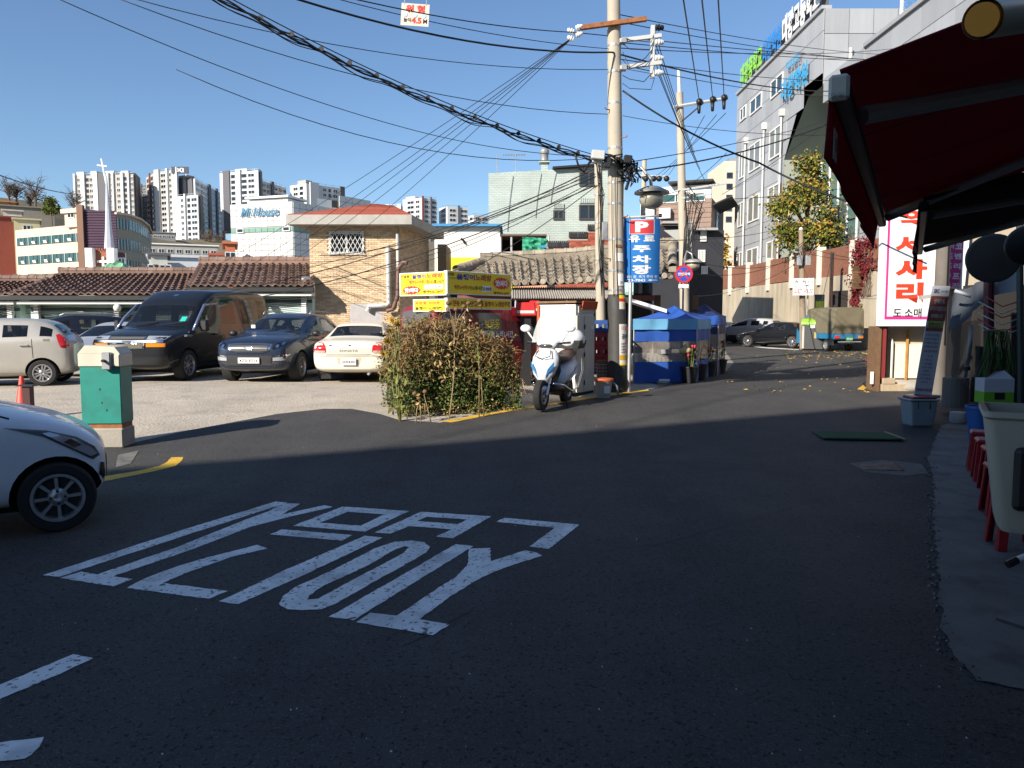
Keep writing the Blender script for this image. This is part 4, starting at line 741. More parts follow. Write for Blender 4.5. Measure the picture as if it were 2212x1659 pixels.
# lettering on the wall and along the roof edge
SB = M('letter_sky', (.03, .32, .6), .4); LG = M('letter_green', (.25, .62, .03), .4); LB = M('letter_blue', (.02, .22, .62), .4)
letters('대광학원', 4.6, 1.45, SB, t, 0, 0, -.2, .035, X=F(64 - 50.6, 17.0, .1)); letters('학교법인', 2.4, .6, SB, t, 0, 0, -.2, .03, X=F(64 - 50.9, 18.4, .1))
ob('sign_frame', unit_box(APD), t, F(8.2, HT + 1.2, -.5) @ SC(16.6, .15, 1.9))
letters('대광중학교', 5.4, 1.7, LG, t, 0, 0, -.3, .04, X=F(3.2, HT + 1.25, -.3)); letters('대광학원', 3.9, 1.7, LB, t, 0, 0, -.3, .04, X=F(8.0, HT + 1.25, -.3)); letters('대광고등학교', 6.4, 1.9, WHITE, t, 0, 0, -.3, .045, X=F(13.3, HT + 1.3, -.3))
sl2 = MB().lathe([(.05, 0), (.28, .1), (.34, .5), (.3, .6)], 12).build('floodlight', WHITE, t); sl2.matrix_local = F(17.4, HT + 1.9, .5) @ RX(1.9)

# ================================================================ BUILDINGS OUT OF VIEW that shade the street
da = Vector((.917, .4)); q0 = Vector((-13.6, -8.4)); bk = Vector((.4, -.917)) * 9
t = thing('street_block', 'tall rendered block across the road behind the viewer', 'building', (q0.x, q0.y, 0)); pl = [da * 9.6 + bk, da * 9.6, da * -34, da * -34 + bk]
GRN = M('grey_rendered', (.38, .36, .33), .85, var=.1, streak=.1); solid(pl[::-1], 0, 16, 'wall', GRN, t); L, F = frame(pl[1], pl[2])
for j in range(4):
    for i in range(9): ob('window', win_mesh(1.8, 1.5, 2, 1, ALUM, DKGLASS, .08), t, F(2.5 + i * 4.6, 2.4 + 3.6 * j, .03))
def back_to_roof(Q):                                # where a ray towards the sun from Q crosses the block's street front
    n = Vector((-.4, .917)); d = Vector((-.67, -.74)).normalized(); s = ((q0 - Vector((Q.x, Q.y))).dot(n)) / d.dot(n); w = Vector((Q.x, Q.y)) + d * s; return (w - q0).dot(da), Q.z + s * math.tan(SUN_EL)
(t0_, z0_), (t1_, z1_) = back_to_roof(G(1545, 826)), back_to_roof(G(1850, 811)); bz = (z0_ + z1_) / 2
rb = thing('shade_board', 'unseen board on legs, added to shade the far road and tents', 'shade board', (q0.x, q0.y, 0)); mid = da * ((t0_ + t1_) / 2); w_ = abs(t1_ - t0_); Xr = T(mid.x, mid.y, 0) @ RZ(math.atan2(da.y, da.x))  # unseen board added and sized so its shadow falls across the far road
MB().box(-w_ / 2, w_ / 2, -.35, -.05, bz, bz + 3.2, None, Xr).build('panel', GRN, rb); MB().box(-w_ * .3, w_ * .1, -.35, -.05, bz + 3.2, bz + 5, None, Xr).build('upper_panel', GRN, rb)
for k in range(2): x_ = -w_ / 2 + .3 + (w_ - .6) * k; MB().box(x_ - .025, x_ + .025, -.26, -.21, 15.99, bz, None, Xr).build('leg', STEEL, rb)
# ================================================================ VEHICLES  (x forward, y to the car's left, z up)
LAMP = M('lamp_clear', (.55, .57, .6), .08, .5, coat=1.); TAIL = M('lamp_red', (.5, .012, .01), .12, coat=1.); AMBER = M('lamp_amber', (.75, .22, .01), .2, coat=1.)
PLATEW = M('plate_white', (.75, .75, .73), .4); SEAM = M('seam_black', (.004, .004, .004), .8); WELL = M('wheel_well', (.006, .006, .006), .95); TRIMP = M('grey_trim', (.035, .036, .038), .55)
def car_section(s):
    x, zb, zbelt, zt, w = s[:5]; zm = zb + .45 * (zbelt - zb)
    p = [(0, zb), (w * .8, zb), (w * .96, zb + .09), (w, zm), (w * .985, zbelt - .06)]
    if len(s) == 5: h = zt - zbelt; p += [(w * .955, zbelt), (w * .89, zbelt + h * .4), (w * .76, zbelt + h * .7), (w * .42, zt - .005), (0, zt)]
    else: wt = s[5]; p += [(w * .955, zbelt), (wt, zt - .11), (wt - .05, zt - .035), (wt * .55, zt - .004), (0, zt)]
    return [(x, y, z) for y, z in p]
def eval_mesh(o):
    dg = bpy.context.evaluated_depsgraph_get(); return bpy.data.meshes.new_from_object(o.evaluated_get(dg))
def submesh(me, sel, name, mat):
    idx = {}; vs = []; fs = []
    for p in sel:
        f = []
        for i in p.vertices:
            if i not in idx: idx[i] = len(vs); vs.append(me.vertices[i].co.copy())
            f.append(idx[i])
        fs.append(f)
    m = bpy.data.meshes.new(name); m.from_pydata(vs, [], fs); m.materials.append(mat); m.polygons.foreach_set('use_smooth', [True] * len(fs)); return m
def decal(bvh, poly, ax, sg, off, name, mat, parent, step=.07, holes=(), label=None):
    b = MB().poly([(a, c, 0) for a, c in poly], [[(a, c, 0) for a, c in h] for h in holes]); me = b.mesh('d'); bm = bmesh.new(); bm.from_mesh(me)
    bmesh.ops.dissolve_limit(bm, angle_limit=.01, verts=bm.verts, edges=bm.edges)
    for k in (0, 1):
        lo, hi = min(v.co[k] for v in bm.verts), max(v.co[k] for v in bm.verts); q = lo + step
        while q < hi:
            co = [0, 0, 0]; no = [0, 0, 0]; co[k] = q; no[k] = 1
            bmesh.ops.bisect_plane(bm, geom=bm.verts[:] + bm.edges[:] + bm.faces[:], plane_co=co, plane_no=no); q += step
    for v in bm.verts:
        a, c = v.co.x, v.co.y
        src = Vector((sg * 9, a, c)) if ax == 'x' else Vector((a, sg * 9, c)); d = Vector((-sg, 0, 0)) if ax == 'x' else Vector((0, -sg, 0))
        hit, n, i, _ = bvh.ray_cast(src, d)
        if hit is None: hit, n, i, _ = bvh.find_nearest(Vector((sg * 1.5, a, c)) if ax == 'x' else Vector((a, sg * .8, c)))
        v.co = hit - d * off
    bm.to_mesh(me); bm.free(); me.materials.append(mat); me.polygons.foreach_set('use_smooth', [True] * len(me.polygons)); o = ob(name, me, parent)
    if label: o['label'] = label
    return o
def seam(bvh, pts, ax, sg, parent, w=.012, mat=None, off=.003, name='seam'):
    for (a, b_) in zip(pts, pts[1:]):
        d = Vector((b_[0] - a[0], b_[1] - a[1])).normalized() * (w / 2); n = Vector((-d.y, d.x))
        decal(bvh, [(a[0] - n.x, a[1] - n.y), (b_[0] - n.x, b_[1] - n.y), (b_[0] + n.x, b_[1] + n.y), (a[0] + n.x, a[1] + n.y)], ax, sg, off, name, mat or SEAM, parent, .12)
_wheels = {}
def wheel_meshes(r, w, rim, ns, mat):
    k = (r, w, rim, ns, mat.name)
    if k in _wheels: return _wheels[k]
    h = w / 2; ty = MB().lathe([(rim, -h * .8), (rim + .02, -h), (r * .93, -h), (r * .985, -h * .85), (r, -h * .5), (r, h * .5), (r * .985, h * .85), (r * .93, h), (rim + .02, h), (rim, h * .8)], 36, axis='y', close=True).mesh('tyre', RUBBER, 30)
    b = MB().lathe([(rim + .005, -h * .9), (rim + .005, h), (rim - .018, h * .99), (rim - .03, h * .75), (rim - .03, -h * .9)], 36, mat, axis='y', close=True)
    b.lathe([(.001, -h * .1), (rim - .02, -h * .1), (rim - .02, h * .05), (.001, h * .05)], 24, M('brake_dark', (.03, .03, .032), .7), axis='y')
    b.lathe([(.001, h * .55), (.03, h * .84), (.055, h * .82), (.075, h * .68), (.08, h * .4)], 20, mat, axis='y')
    for i in range(ns):
        a = 2 * math.pi * i / ns; X = RY(a); ww = min(.045, 1.1 * rim / ns)
        for s in ((-.35, .35) if ns <= 6 and rim > .15 else (0,)):
            b.box(-ww * .42 + s * ww, ww * .42 + s * ww, h * .45, h * .78, .05, rim - .015, mat, X @ RY(s * .35), 1.3)
    for i in range(4): a = 2 * math.pi * (i + .5) / 4; b.lathe([(.012, h * .6), (.012, h * .86), (.001, h * .86)], 8, BLACK, T(.052 * math.cos(a), 0, .052 * math.sin(a)), axis='y')
    _wheels[k] = (ty, b.mesh('rim', None, 35)); return _wheels[k]
def vehicle(name, label, cat, loc, rz, st, ws, rw, sides, wh, pm, group=None, gl=GLASS, wins_dark=None, lower=None):
    """st: stations front to rear; ws, rw: span indices of windscreen and rear window; sides: span tuples of the side windows; wh: (r, x front, x rear, half track, width, rim, spokes)"""
    t = thing(name, label, cat, loc, rz, group); n = len(st); b = MB(); rings = []
    for s in st:
        h = car_section(s); rings.append(h + [(x, -y, z) for x, y, z in h[-2:0:-1]])
    k = len(rings[0]); vs = [p for r in rings for p in r]; fs = []; mi = []; half = 10
    for i in range(n - 1):
        for j in range(k):
            row = j if j < half - 1 else k - 1 - j; f = (i * k + j, i * k + (j + 1) % k, (i + 1) * k + (j + 1) % k, (i + 1) * k + j); m = 0
            if i in ws and row >= 7: m = 1
            elif i in rw and row >= 7: m = 2
            elif row == 5:
                for q, sp in enumerate(sides):
                    if i in sp: m = 3 + q * 2 + (0 if j < half else 1)
            fs.append(f); mi.append(m)
    for base, fl in ((0, 1), ((n - 1) * k, 0)):
        for j in range(half - 1):
            a, b_, c, d = base + j, base + j + 1, base + (k - j - 1) % k, base + (k - j) % k
            q = (a, b_, c, d) if j > 0 else (a, b_, base + k - 1)
            if j == half - 2: q = (a, b_, base + k - j)
            fs.append(q); mi.append(0)
    nm = 3 + 2 * len(sides); me = bpy.data.meshes.new('body'); me.from_pydata(vs, [], fs); me.polygons.foreach_set('material_index', mi)
    bm = bmesh.new(); bm.from_mesh(me); bmesh.ops.recalc_face_normals(bm, faces=bm.faces); bm.to_mesh(me); bm.free()
    for i in range(nm): me.materials.append(M('slot%d' % i))
    me.polygons.foreach_set('use_smooth', [True] * len(me.polygons)); tmp = bpy.data.objects.new('tmp', me); C.objects.link(tmp)
    sb = tmp.modifiers.new('s', 'SUBSURF'); sb.levels = sb.render_levels = 2
    r, xf, xr, ht, tw, rim, ns = wh[:7]; c = MB()
    for x in (xf, xr):
        for sg in (1, -1): c.lathe([(r + .055, (ht - .2) * sg), (r + .055, (ht + .5) * sg)], 28, axis='y', X=T(x, 0, r))
    cm = c.mesh('cut', WELL); ct = bpy.data.objects.new('cut', cm); C.objects.link(ct)
    bo = tmp.modifiers.new('b', 'BOOLEAN'); bo.operation = 'DIFFERENCE'; bo.object = ct; bo.solver = 'EXACT'
    try: bo.material_mode = 'TRANSFER'
    except Exception: pass
    ev = eval_mesh(tmp); bvh = BVHTree.FromPolygons([v.co.copy() for v in ev.vertices], [tuple(p.vertices) for p in ev.polygons])
    bpy.data.objects.remove(tmp); bpy.data.objects.remove(ct)
    groups = {}
    for p in ev.polygons: groups.setdefault(p.material_index, []).append(p)
    bodyo = ob('body', submesh(ev, groups.get(0, []), 'body', pm), t); bodyo.data.set_sharp_from_angle(angle=R(38))
    if nm in groups:
        for sx in (0, 1):
            for sy in (0, 1):
                sel = [p for p in groups[nm] if (p.center.x > 0) == sx and (p.center.y > 0) == sy]
                if sel: ob('wheel_well', submesh(ev, sel, 'wheel_well', WELL), t)
    for i in range(1, nm):
        if i in groups: ob('windscreen' if i == 1 else 'rear_window' if i == 2 else 'side_window', submesh(ev, groups[i], 'glass', gl), t)
    tym, rm = wheel_meshes(r, tw, rim, ns, wh[7] if len(wh) > 7 else ALLOY)
    for x in (xf, xr):
        for sg in (1, -1):
            w = bpy.data.objects.new('wheel', None); C.objects.link(w); w.parent = t; w.location = (x, sg * (ht - tw / 2), r); w.rotation_euler = (0, random.uniform(0, 1), 0 if sg > 0 else math.pi); w.empty_display_size = .1
            ob('tyre', tym, w); ob('rim', rm, w)
    ym = st[len(st) // 2][4]; xw = st[max(ws) + 1][0] if ws else 0; zs_ = st[max(ws) + 1][2] if ws else .9; sm = M('car_seat_' + name, (.05, .048, .045) if cat == 'van' else (.12, .105, .085), .8)
    for xs in (xw - .25, xw - 1.15):
        for sg in (1, -1):
            MB().box(xs - .28, xs + .25, sg * ym * .45 - .24, sg * ym * .45 + .24, zs_ - .42, zs_ - .28).box(xs - .42, xs - .28, sg * ym * .45 - .23, sg * ym * .45 + .23, zs_ - .35, zs_ + .06).box(xs - .42, xs - .34, sg * ym * .45 - .12, sg * ym * .45 + .12, zs_ + .09, zs_ + .23).build('car_seat', sm, t, bevel=.04, seg=2)
    MB().box(xw + .25, xw + .75, -ym * .85, ym * .85, zs_ - .25, zs_ - .06).build('dashboard', BLACK, t, bevel=.03); MB().lathe([(.17, -.012), (.19, -.012), (.19, .012), (.17, .012)], 20, axis='y', close=True).build('steering_wheel', BLACK, t).matrix_local = T(xw + .18, ym * .45, zs_ + .02) @ RZ(math.pi / 2) @ RX(.4)
    MB().box(xr - .2, xf + .2, -ht + .25, ht - .25, r * .55, st[len(st) // 2][1] + .1).build('underbody', WELL, t)
    return t, bvh
def mirrors(t, x, y, z, pm, s=1.):
    for sg in (1, -1):
        MB().ball((x, sg * (y + .12), z), (.07 * s, .11 * s, .075 * s), 10, 8).tube([(x - .02, sg * (y - .06), z - .05), (x, sg * (y + .08), z - .02)], .025, 6).build('door_mirror', pm, t, smooth=True)
def numplate(t, x, y, z, sg, txt, w=.34, h=.16, mat=PLATEW, ink=INK, tilt=0.):
    p = MB().box(-w / 2, w / 2, -.012, .008, -h / 2, h / 2).build('number_plate', mat, t, bevel=.006); p.matrix_local = T(x, y, z) @ RZ(math.pi / 2 if sg > 0 else -math.pi / 2) @ RX(tilt)
    letters(txt, w * .86, h * .55, ink, p, 0, 0, -.015, .015)
ln = lambda *p: list(p)
# ---- station lists (x, floor, belt, top, half width[, roof half width])
SEDAN = [(2.33, .36, .56, .62, .60), (2.24, .26, .62, .69, .76), (1.85, .21, .71, .80, .87), (1.3, .2, .80, .90, .90), (.95, .2, .86, .965, .905), (.22, .2, .90, 1.36, .905, .60), (-.12, .2, .91, 1.405, .905, .63), (-.22, .2, .91, 1.41, .905, .63), (-.85, .2, .92, 1.385, .905, .61), (-.97, .2, .925, 1.365, .905, .60), (-1.50, .21, .94, 1.03, .90), (-1.95, .23, .93, 1.01, .885), (-2.24, .27, .88, .97, .84), (-2.33, .34, .78, .84, .74)]
SUV = [(2.2, .42, .70, .80, .66), (2.12, .3, .86, .95, .82), (1.78, .24, .96, 1.05, .905), (1.25, .23, 1.02, 1.12, .925), (.9, .23, 1.05, 1.16, .925), (.12, .23, 1.08, 1.56, .925, .64), (-.38, .23, 1.10, 1.63, .925, .67), (-.47, .23, 1.10, 1.635, .925, .67), (-1.22, .23, 1.13, 1.62, .92, .66), (-1.32, .23, 1.14, 1.615, .92, .655), (-1.72, .24, 1.18, 1.57, .91, .63), (-1.85, .25, 1.18, 1.52, .905, .61), (-2.12, .3, 1.10, 1.17, .88), (-2.2, .42, .9, .98, .78)]
VAN = [(2.84, .42, .88, .96, .82), (2.78, .3, 1.0, 1.09, .95), (2.35, .27, 1.09, 1.2, .995), (1.85, .26, 1.15, 1.30, 1.0), (1.62, .26, 1.17, 1.34, 1.0), (1.02, .26, 1.2, 1.90, 1.0, .83), (.92, .26, 1.2, 1.98, 1.0, .84), (.45, .26, 1.2, 2.2, 1.0, .84), (.3, .26, 1.2, 2.23, 1.0, .84), (-.7, .26, 1.2, 2.28, 1.0, .84), (-.8, .26, 1.2, 2.28, 1.0, .84), (-1.75, .26, 1.2, 2.28, 1.0, .84), (-1.85, .26, 1.2, 2.28, 1.0, .84), (-2.6, .27, 1.2, 2.24, .99, .83), (-2.76, .3, 1.2, 2.16, .97, .8), (-2.84, .4, 1.15, 1.9, .9, .74)]
HATCH = [(1.78, .38, .60, .68, .52), (1.72, .26, .70, .79, .66), (1.45, .2, .82, .92, .765), (1.05, .19, .92, 1.02, .795), (.78, .19, .96, 1.07, .80), (-.02, .19, 1.0, 1.44, .80, .57), (-.25, .19, 1.01, 1.49, .80, .59), (-.34, .19, 1.01, 1.495, .80, .59), (-1.0, .2, 1.04, 1.48, .80, .585), (-1.12, .2, 1.05, 1.46, .80, .575), (-1.38, .21, 1.06, 1.40, .795, .56), (-1.66, .24, 1.03, 1.09, .775), (-1.76, .34, .85, .93, .68)]
HATCHW = [(1.76, .38, .58, .64, .56), (1.71, .24, .68, .76, .69), (1.45, .2, .82, .91, .775)] + HATCH[3:]
# ---- cream saloon, rear towards us
CREAM = paint('car_cream', (.72, .66, .54)); px = xa(757, 17.6)
t, bv = vehicle('parked_saloon', 'cream white saloon parked with its rear to the road', 'car', (px, 19.7, gz(20) + .004), R(90), SEDAN, (4,), (9,), ((5, 4), (7,)), (.31, 1.42, -1.28, .90, .2, .2, 9), CREAM)
for sg in (1, -1):
    decal(bv, [(sg * y, z) for y, z in ((.52, .72), (.53, .86), (.60, .93), (.72, .94), (.80, .86), (.82, .72))], 'x', -1, .012, 'tail_lamp', TAIL, t); decal(bv, [(sg * y, z) for y, z in ((.54, .70), (.54, .755), (.79, .755), (.80, .70))], 'x', -1, .016, 'reversing_lamp', M('lamp_pale', (.5, .35, .33), .15), t)
decal(bv, [(-.5, .70), (.5, .70), (.5, .80), (-.5, .80)], 'x', -1, .006, 'trunk_strip', M('trim_warm', (.6, .57, .5), .25), t); letters('SONATA', .42, .045, TRIMP, t, 0, 0, 0, .01, X=T(-2.335, .0, .75) @ RZ(-math.pi / 2))
seam(bv, [(-.52, .66), (.52, .66)], 'x', -1, t); seam(bv, [(-.83, .63), (.83, .63)], 'x', -1, t, .01)
decal(bv, [(-.24, .44), (.24, .44), (.28, .60), (-.28, .60)], 'x', -1, .002, 'plate_recess_shade', M('recess_shade_cream', (.45, .41, .33), .5), t); numplate(t, -2.372, 0, .505, -1, '20서4301')  # flat patch: the recess shade is painted as a darker body cream
for y in (-.02, .42): decal(bv, [(y - .03, .86), (y + .03, .86), (y + .03, .885), (y - .03, .885)], 'x', -1, .006, 'badge', CHROME, t)
MB().tube([(-2.2, -.45, .24), (-2.42, -.45, .235)], .03, 8).build('exhaust_pipe', STEEL, t); mirrors(t, .75, .9, .98, CREAM)
for sg in (1, -1): seam(bv, [(.82, .35), (.85, .88)], 'y', sg, t); seam(bv, [(-.17, .33), (-.17, .9)], 'y', sg, t); MB().box(-1.55, -1.5, sg * .72 - .12, sg * .72 + .12, .06, .24).build('mud_flap', BLACK, t)
# ---- dark blue SUV, front towards us
NAVYP = paint('car_navy', (.022, .032, .062), .4); px = xa(548, 17.5)
def suv_front(t, bv, plate_txt):
    decal(bv, [(-.52, .90), (-.46, .74), (-.3, .69), (.3, .69), (.46, .74), (.52, .90), (.3, .925), (-.3, .925)], 'x', 1, .012, 'grille_surround', CHROME, t)
    g = decal(bv, [(-.47, .885), (-.42, .755), (-.28, .72), (.28, .72), (.42, .755), (.47, .885), (.1, .905), (-.1, .905)], 'x', 1, .02, 'grille', BLACK, t)
    for i in range(5): z = .75 + .028 * i; decal(bv, [(-.42, z), (.42, z), (.42, z + .009), (-.42, z + .009)], 'x', 1, .03, 'grille_bar', M('grille_grey', (.2, .2, .21), .3, .6), g)
    decal(bv, [(.085 * math.cos(a * .524), .81 + .045 * math.sin(a * .524)) for a in range(12)], 'x', 1, .04, 'emblem', CHROME, t)
    for sg in (1, -1):
        h = decal(bv, [(sg * y, z) for y, z in ((.50, .80), (.56, .77), (.70, .84), (.84, .95), (.89, 1.0), (.78, .985), (.60, .92))], 'x', 1, .012, 'headlight', GLASS, t)
        for y, z, r in ((.64, .86, .04), (.74, .915, .036)): decal(bv, [(sg * (y + r * math.cos(a * .628)), z + r * math.sin(a * .628)) for a in range(10)], 'x', 1, .018, 'bulb', CHROME, h, .04)
        decal(bv, [(sg * y, z) for y, z in ((.52, .60), (.84, .64), (.86, .67), (.52, .63))], 'x', 1, .014, 'chrome_trim', CHROME, t); f = decal(bv, [(sg * y, z) for y, z in ((.54, .52), (.78, .53), (.83, .62), (.54, .595))], 'x', 1, .008, 'fog_lamp', LAMP, t)
        decal(bv, [(sg * y, z) for y, z in ((.5, .32), (.78, .34), (.86, .50), (.52, .5))], 'x', 1, .004, 'bumper_cladding', TRIMP, t)
    decal(bv, [(-.5, .47), (.5, .47), (.52, .64), (-.52, .64)], 'x', 1, .008, 'lower_grille', BLACK, t); decal(bv, [(-.55, .36), (.55, .36), (.5, .47), (-.5, .47)], 'x', 1, .006, 'skid_plate', TRIMP, t)
    if plate_txt: numplate(t, 2.235, 0, .53, 1, plate_txt, .50, .13, tilt=.0)
    for sg in (1, -1):
        for pts in ([(.86, .45), (.78, .8), (.84, 1.04)], [(-.42, .42), (-.42, 1.08)], [(-1.2, .72), (-1.25, 1.1)]): seam(bv, pts, 'y', sg, t)
        decal(bv, [(-1.2, .30), (1.2, .30), (1.0, .40), (-1.0, .40)], 'y', sg, .005, 'sill_cladding', TRIMP, t)
        for x in (-.28, -1.1): MB().box(x - .09, x + .09, sg * .925 - .02, sg * .925 + .03, .98, 1.01).build('door_handle', NAVYP, t, bevel=.008)
        MB().tube([(-.1, sg * .6, 1.6), (-.2, sg * .62, 1.66), (-1.3, sg * .62, 1.67), (-1.6, sg * .6, 1.6)], .018, 6).build('roof_rail', STEEL, t, smooth=True)
    seam(bv, [(-.6, .955), (-.3, .94), (.3, .94), (.6, .955)], 'x', 1, t, .012)
    for sg in (-.2, .35): MB().tube([(1.0, sg, 1.15), (.82, sg + .36, 1.235)], .012, 5).build('wiper', BLACK, t)
    mirrors(t, .72, .93, 1.12, BLACK)
t, bv = vehicle('parked_suv', 'dark blue SUV parked facing the road beside the cream saloon', 'car', (px + .10, 19.6, gz(20) + .004), R(-95), SUV, (4,), (11,), ((5, 4), (7,), (9,)), (.35, 1.34, -1.3, .92, .235, .235, 5), NAVYP)
suv_front(t, bv, '47오9716'); plate(t, 'windscreen_card', WHITE, 0, .1, 0, .08).matrix_local = T(.86, -.52, 1.25) @ RZ(math.pi / 2)
# ---- black high-roof van
BLK = paint('car_black', (.008, .009, .012)); px = xa(268, 17.7)
t, bv = vehicle('high_roof_van', 'black high-roof van with chrome grille and amber lamps', 'van', (px + .42, 20.45, gz(20) + .004), R(-97), VAN, (4,), (), ((5, 4), (8,), (10,), (12,)), (.37, 1.92, -1.55, .99, .25, .24, 8), BLK)
decal(bv, [(-.45, 1.0), (.45, 1.0), (.45, 1.07), (-.45, 1.07)], 'x', 1, .016, 'chrome_frame', CHROME, t); decal(bv, [(-.42, 1.012), (.42, 1.012), (.42, 1.058), (-.42, 1.058)], 'x', 1, .022, 'upper_grille', M('mesh_brown', (.10, .085, .06), .6), t)
decal(bv, [(-.86, .93), (.86, .93), (.86, .985), (-.86, .985)], 'x', 1, .016, 'chrome_bar', CHROME, t); decal(bv, [(-.42, .78), (.42, .78), (.44, .92), (-.44, .92)], 'x', 1, .014, 'chrome_frame', CHROME, t); decal(bv, [(-.38, .80), (.38, .80), (.4, .9), (-.4, .9)], 'x', 1, .02, 'lower_grille', M('mesh_brown'), t)
decal(bv, [(-.1, .945), (.1, .945), (.1, .97), (-.1, .97)], 'x', 1, .03, 'emblem', BLACK, t)
for sg in (1, -1):
    decal(bv, [(sg * y, z) for y, z in ((.47, 1.0), (.88, 1.0), (.9, 1.08), (.47, 1.085))], 'x', 1, .012, 'headlight', LAMP, t); decal(bv, [(sg * y, z) for y, z in ((.47, .83), (.90, .83), (.9, .915), (.47, .915))], 'x', 1, .014, 'turn_lamp', AMBER, t)
    MB().tube([(1.72, sg * 1.0, 1.2), (1.42, sg * .975, 1.5), (1.0, sg * .90, 1.82), (.3, sg * .87, 1.88)], .035, 6).build('window_visor', M('visor_blue', (.25, .3, .45), .2, .6), t, smooth=True)
    for pts in ([(1.6, .45), (1.6, 1.15)], [(.38, .42), (.38, 1.2)], [(-.75, .42), (-.75, 1.2)]): seam(bv, pts, 'y', sg, t)
    MB().box(.55, .75, sg * 1.0 - .02, sg * 1.0 + .035, 1.08, 1.12).build('door_handle', BLK, t, bevel=.01); decal(bv, [(1.75, 1.05), (2.1, 1.05), (2.1, 1.1), (1.75, 1.1)], 'y', sg, .01, 'side_vent', CHROME, t)
    decal(bv, [(-1.15, .32), (1.5, .32), (1.5, .40), (-1.15, .40)], 'y', sg, .03, 'side_step', BLACK, t); MB().box(1.35, 1.5, sg * 1.06 - .02, sg * 1.22, 1.18, 1.45).build('door_mirror', BLACK, t, bevel=.03)
decal(bv, [(-.9, .42), (.9, .42), (.95, .62), (-.95, .62)], 'x', 1, .05, 'bumper', BLK, t); decal(bv, [(-.25, .5), (.1, .5), (.1, .56), (-.25, .56)], 'x', 1, .055, 'bumper_badge', CHROME, t); seam(bv, [(-.92, 1.095), (.92, 1.095)], 'x', 1, t, .012)
decal(bv, [(.07 * math.cos(a * .524), 2.08 + .028 * math.sin(a * .524)) for a in range(12)], 'x', 1, .01, 'roof_emblem', CHROME, t, .05); decal(bv, [(.55, 1.42), (.68, 1.42), (.68, 1.53), (.55, 1.53)], 'x', 1, .01, 'permit_sticker', M('sticker_teal', (.02, .5, .42), .5), t)
for y in (-.45, .25): MB().tube([(1.78, y, 1.33), (1.62, y + .5, 1.40)], .013, 5).build('wiper', BLACK, t)
# ---- silver-beige hatchback at the left, seen from its right rear
SIL = paint('car_champagne', (.50, .475, .43), .4)
t, bv = vehicle('parked_hatchback', 'champagne hatchback cut by the left picture edge', 'car', (xa(126, 16.9) - 1.70, 17.2, gz(18) + .004), R(197), HATCH, (4,), (10,), ((5, 4), (7,), (9,)), (.285, 1.18, -1.18, .795, .17, .19, 6), SIL)
for sg in (1, -1):
    decal(bv, [(-1.72, .82), (-1.55, .84), (-1.46, 1.12), (-1.52, 1.14), (-1.68, 1.0)], 'y', sg, .012, 'tail_lamp', TAIL, t); seam(bv, [(-.3, .32), (-.3, 1.0)], 'y', sg, t); seam(bv, [(-1.02, .62), (-1.0, 1.03)], 'y', sg, t); decal(bv, [(-1.0, .2), (1.0, .2), (1.0, .29), (-1.0, .29)], 'y', sg, .005, 'sill', SIL, t)
    for x in (-.15, -.85): MB().box(x - .09, x + .09, sg * .80 - .02, sg * .80 + .03, .88, .91).build('door_handle', SIL, t, bevel=.008)
    decal(bv, [(-1.35, .98), (-1.22, .98), (-1.22, 1.03), (-1.35, 1.03)], 'y', sg, .004, 'fuel_flap', M('flap_dark', (.2, .18, .15), .4), t)
mirrors(t, .62, .8, 1.04, SIL)
# ---- silver saloon and black SUV behind
SLV = paint('car_silver', (.52, .53, .54), .5)
t, bv = vehicle('parked_saloon', 'silver saloon facing the road between hatchback and black van', 'car', (xa(163, 19.3) - .05, 21.5, gz(22) + .004), R(-95), SEDAN, (4,), (9,), ((5, 4), (7,)), (.31, 1.42, -1.28, .90, .2, .2, 10), SLV)
for sg in (1, -1):
    h = decal(bv, [(sg * y, z) for y, z in ((.42, .56), (.72, .59), (.78, .68), (.66, .72), (.44, .66))], 'x', 1, .012, 'headlight', LAMP, t); decal(bv, [(sg * y, z) for y, z in ((.06, .55), (.32, .55), (.34, .68), (.08, .68))], 'x', 1, .012, 'grille', BLACK, t); decal(bv, [(sg * y, z) for y, z in ((.5, .36), (.72, .4), (.7, .48), (.5, .46))], 'x', 1, .008, 'bumper_intake', BLACK, t)
decal(bv, [(-.45, .34), (.45, .34), (.45, .46), (-.45, .46)], 'x', 1, .008, 'lower_grille', BLACK, t); mirrors(t, .75, .9, .98, SLV); seam(bv, [(-.7, .73), (0, .75), (.7, .73)], 'x', 1, t)
t, bv = vehicle('parked_suv', 'black SUV parked sideways behind the champagne hatchback', 'car', (xa(105, 23.2), 23.6, gz(24) + .004), R(-148), SUV, (4,), (11,), ((5, 4), (7,), (9,)), (.35, 1.34, -1.3, .92, .235, .235, 5), paint('car_black_blue', (.010, .012, .02)))
mirrors(t, .72, .93, 1.12, BLACK)
for sg in (1, -1): MB().tube([(-.1, sg * .6, 1.6), (-.2, sg * .62, 1.66), (-1.3, sg * .62, 1.67), (-1.6, sg * .6, 1.6)], .018, 6).build('roof_rail', STEEL, t, smooth=True); seam(bv, [(-.42, .42), (-.42, 1.08)], 'y', sg, t)
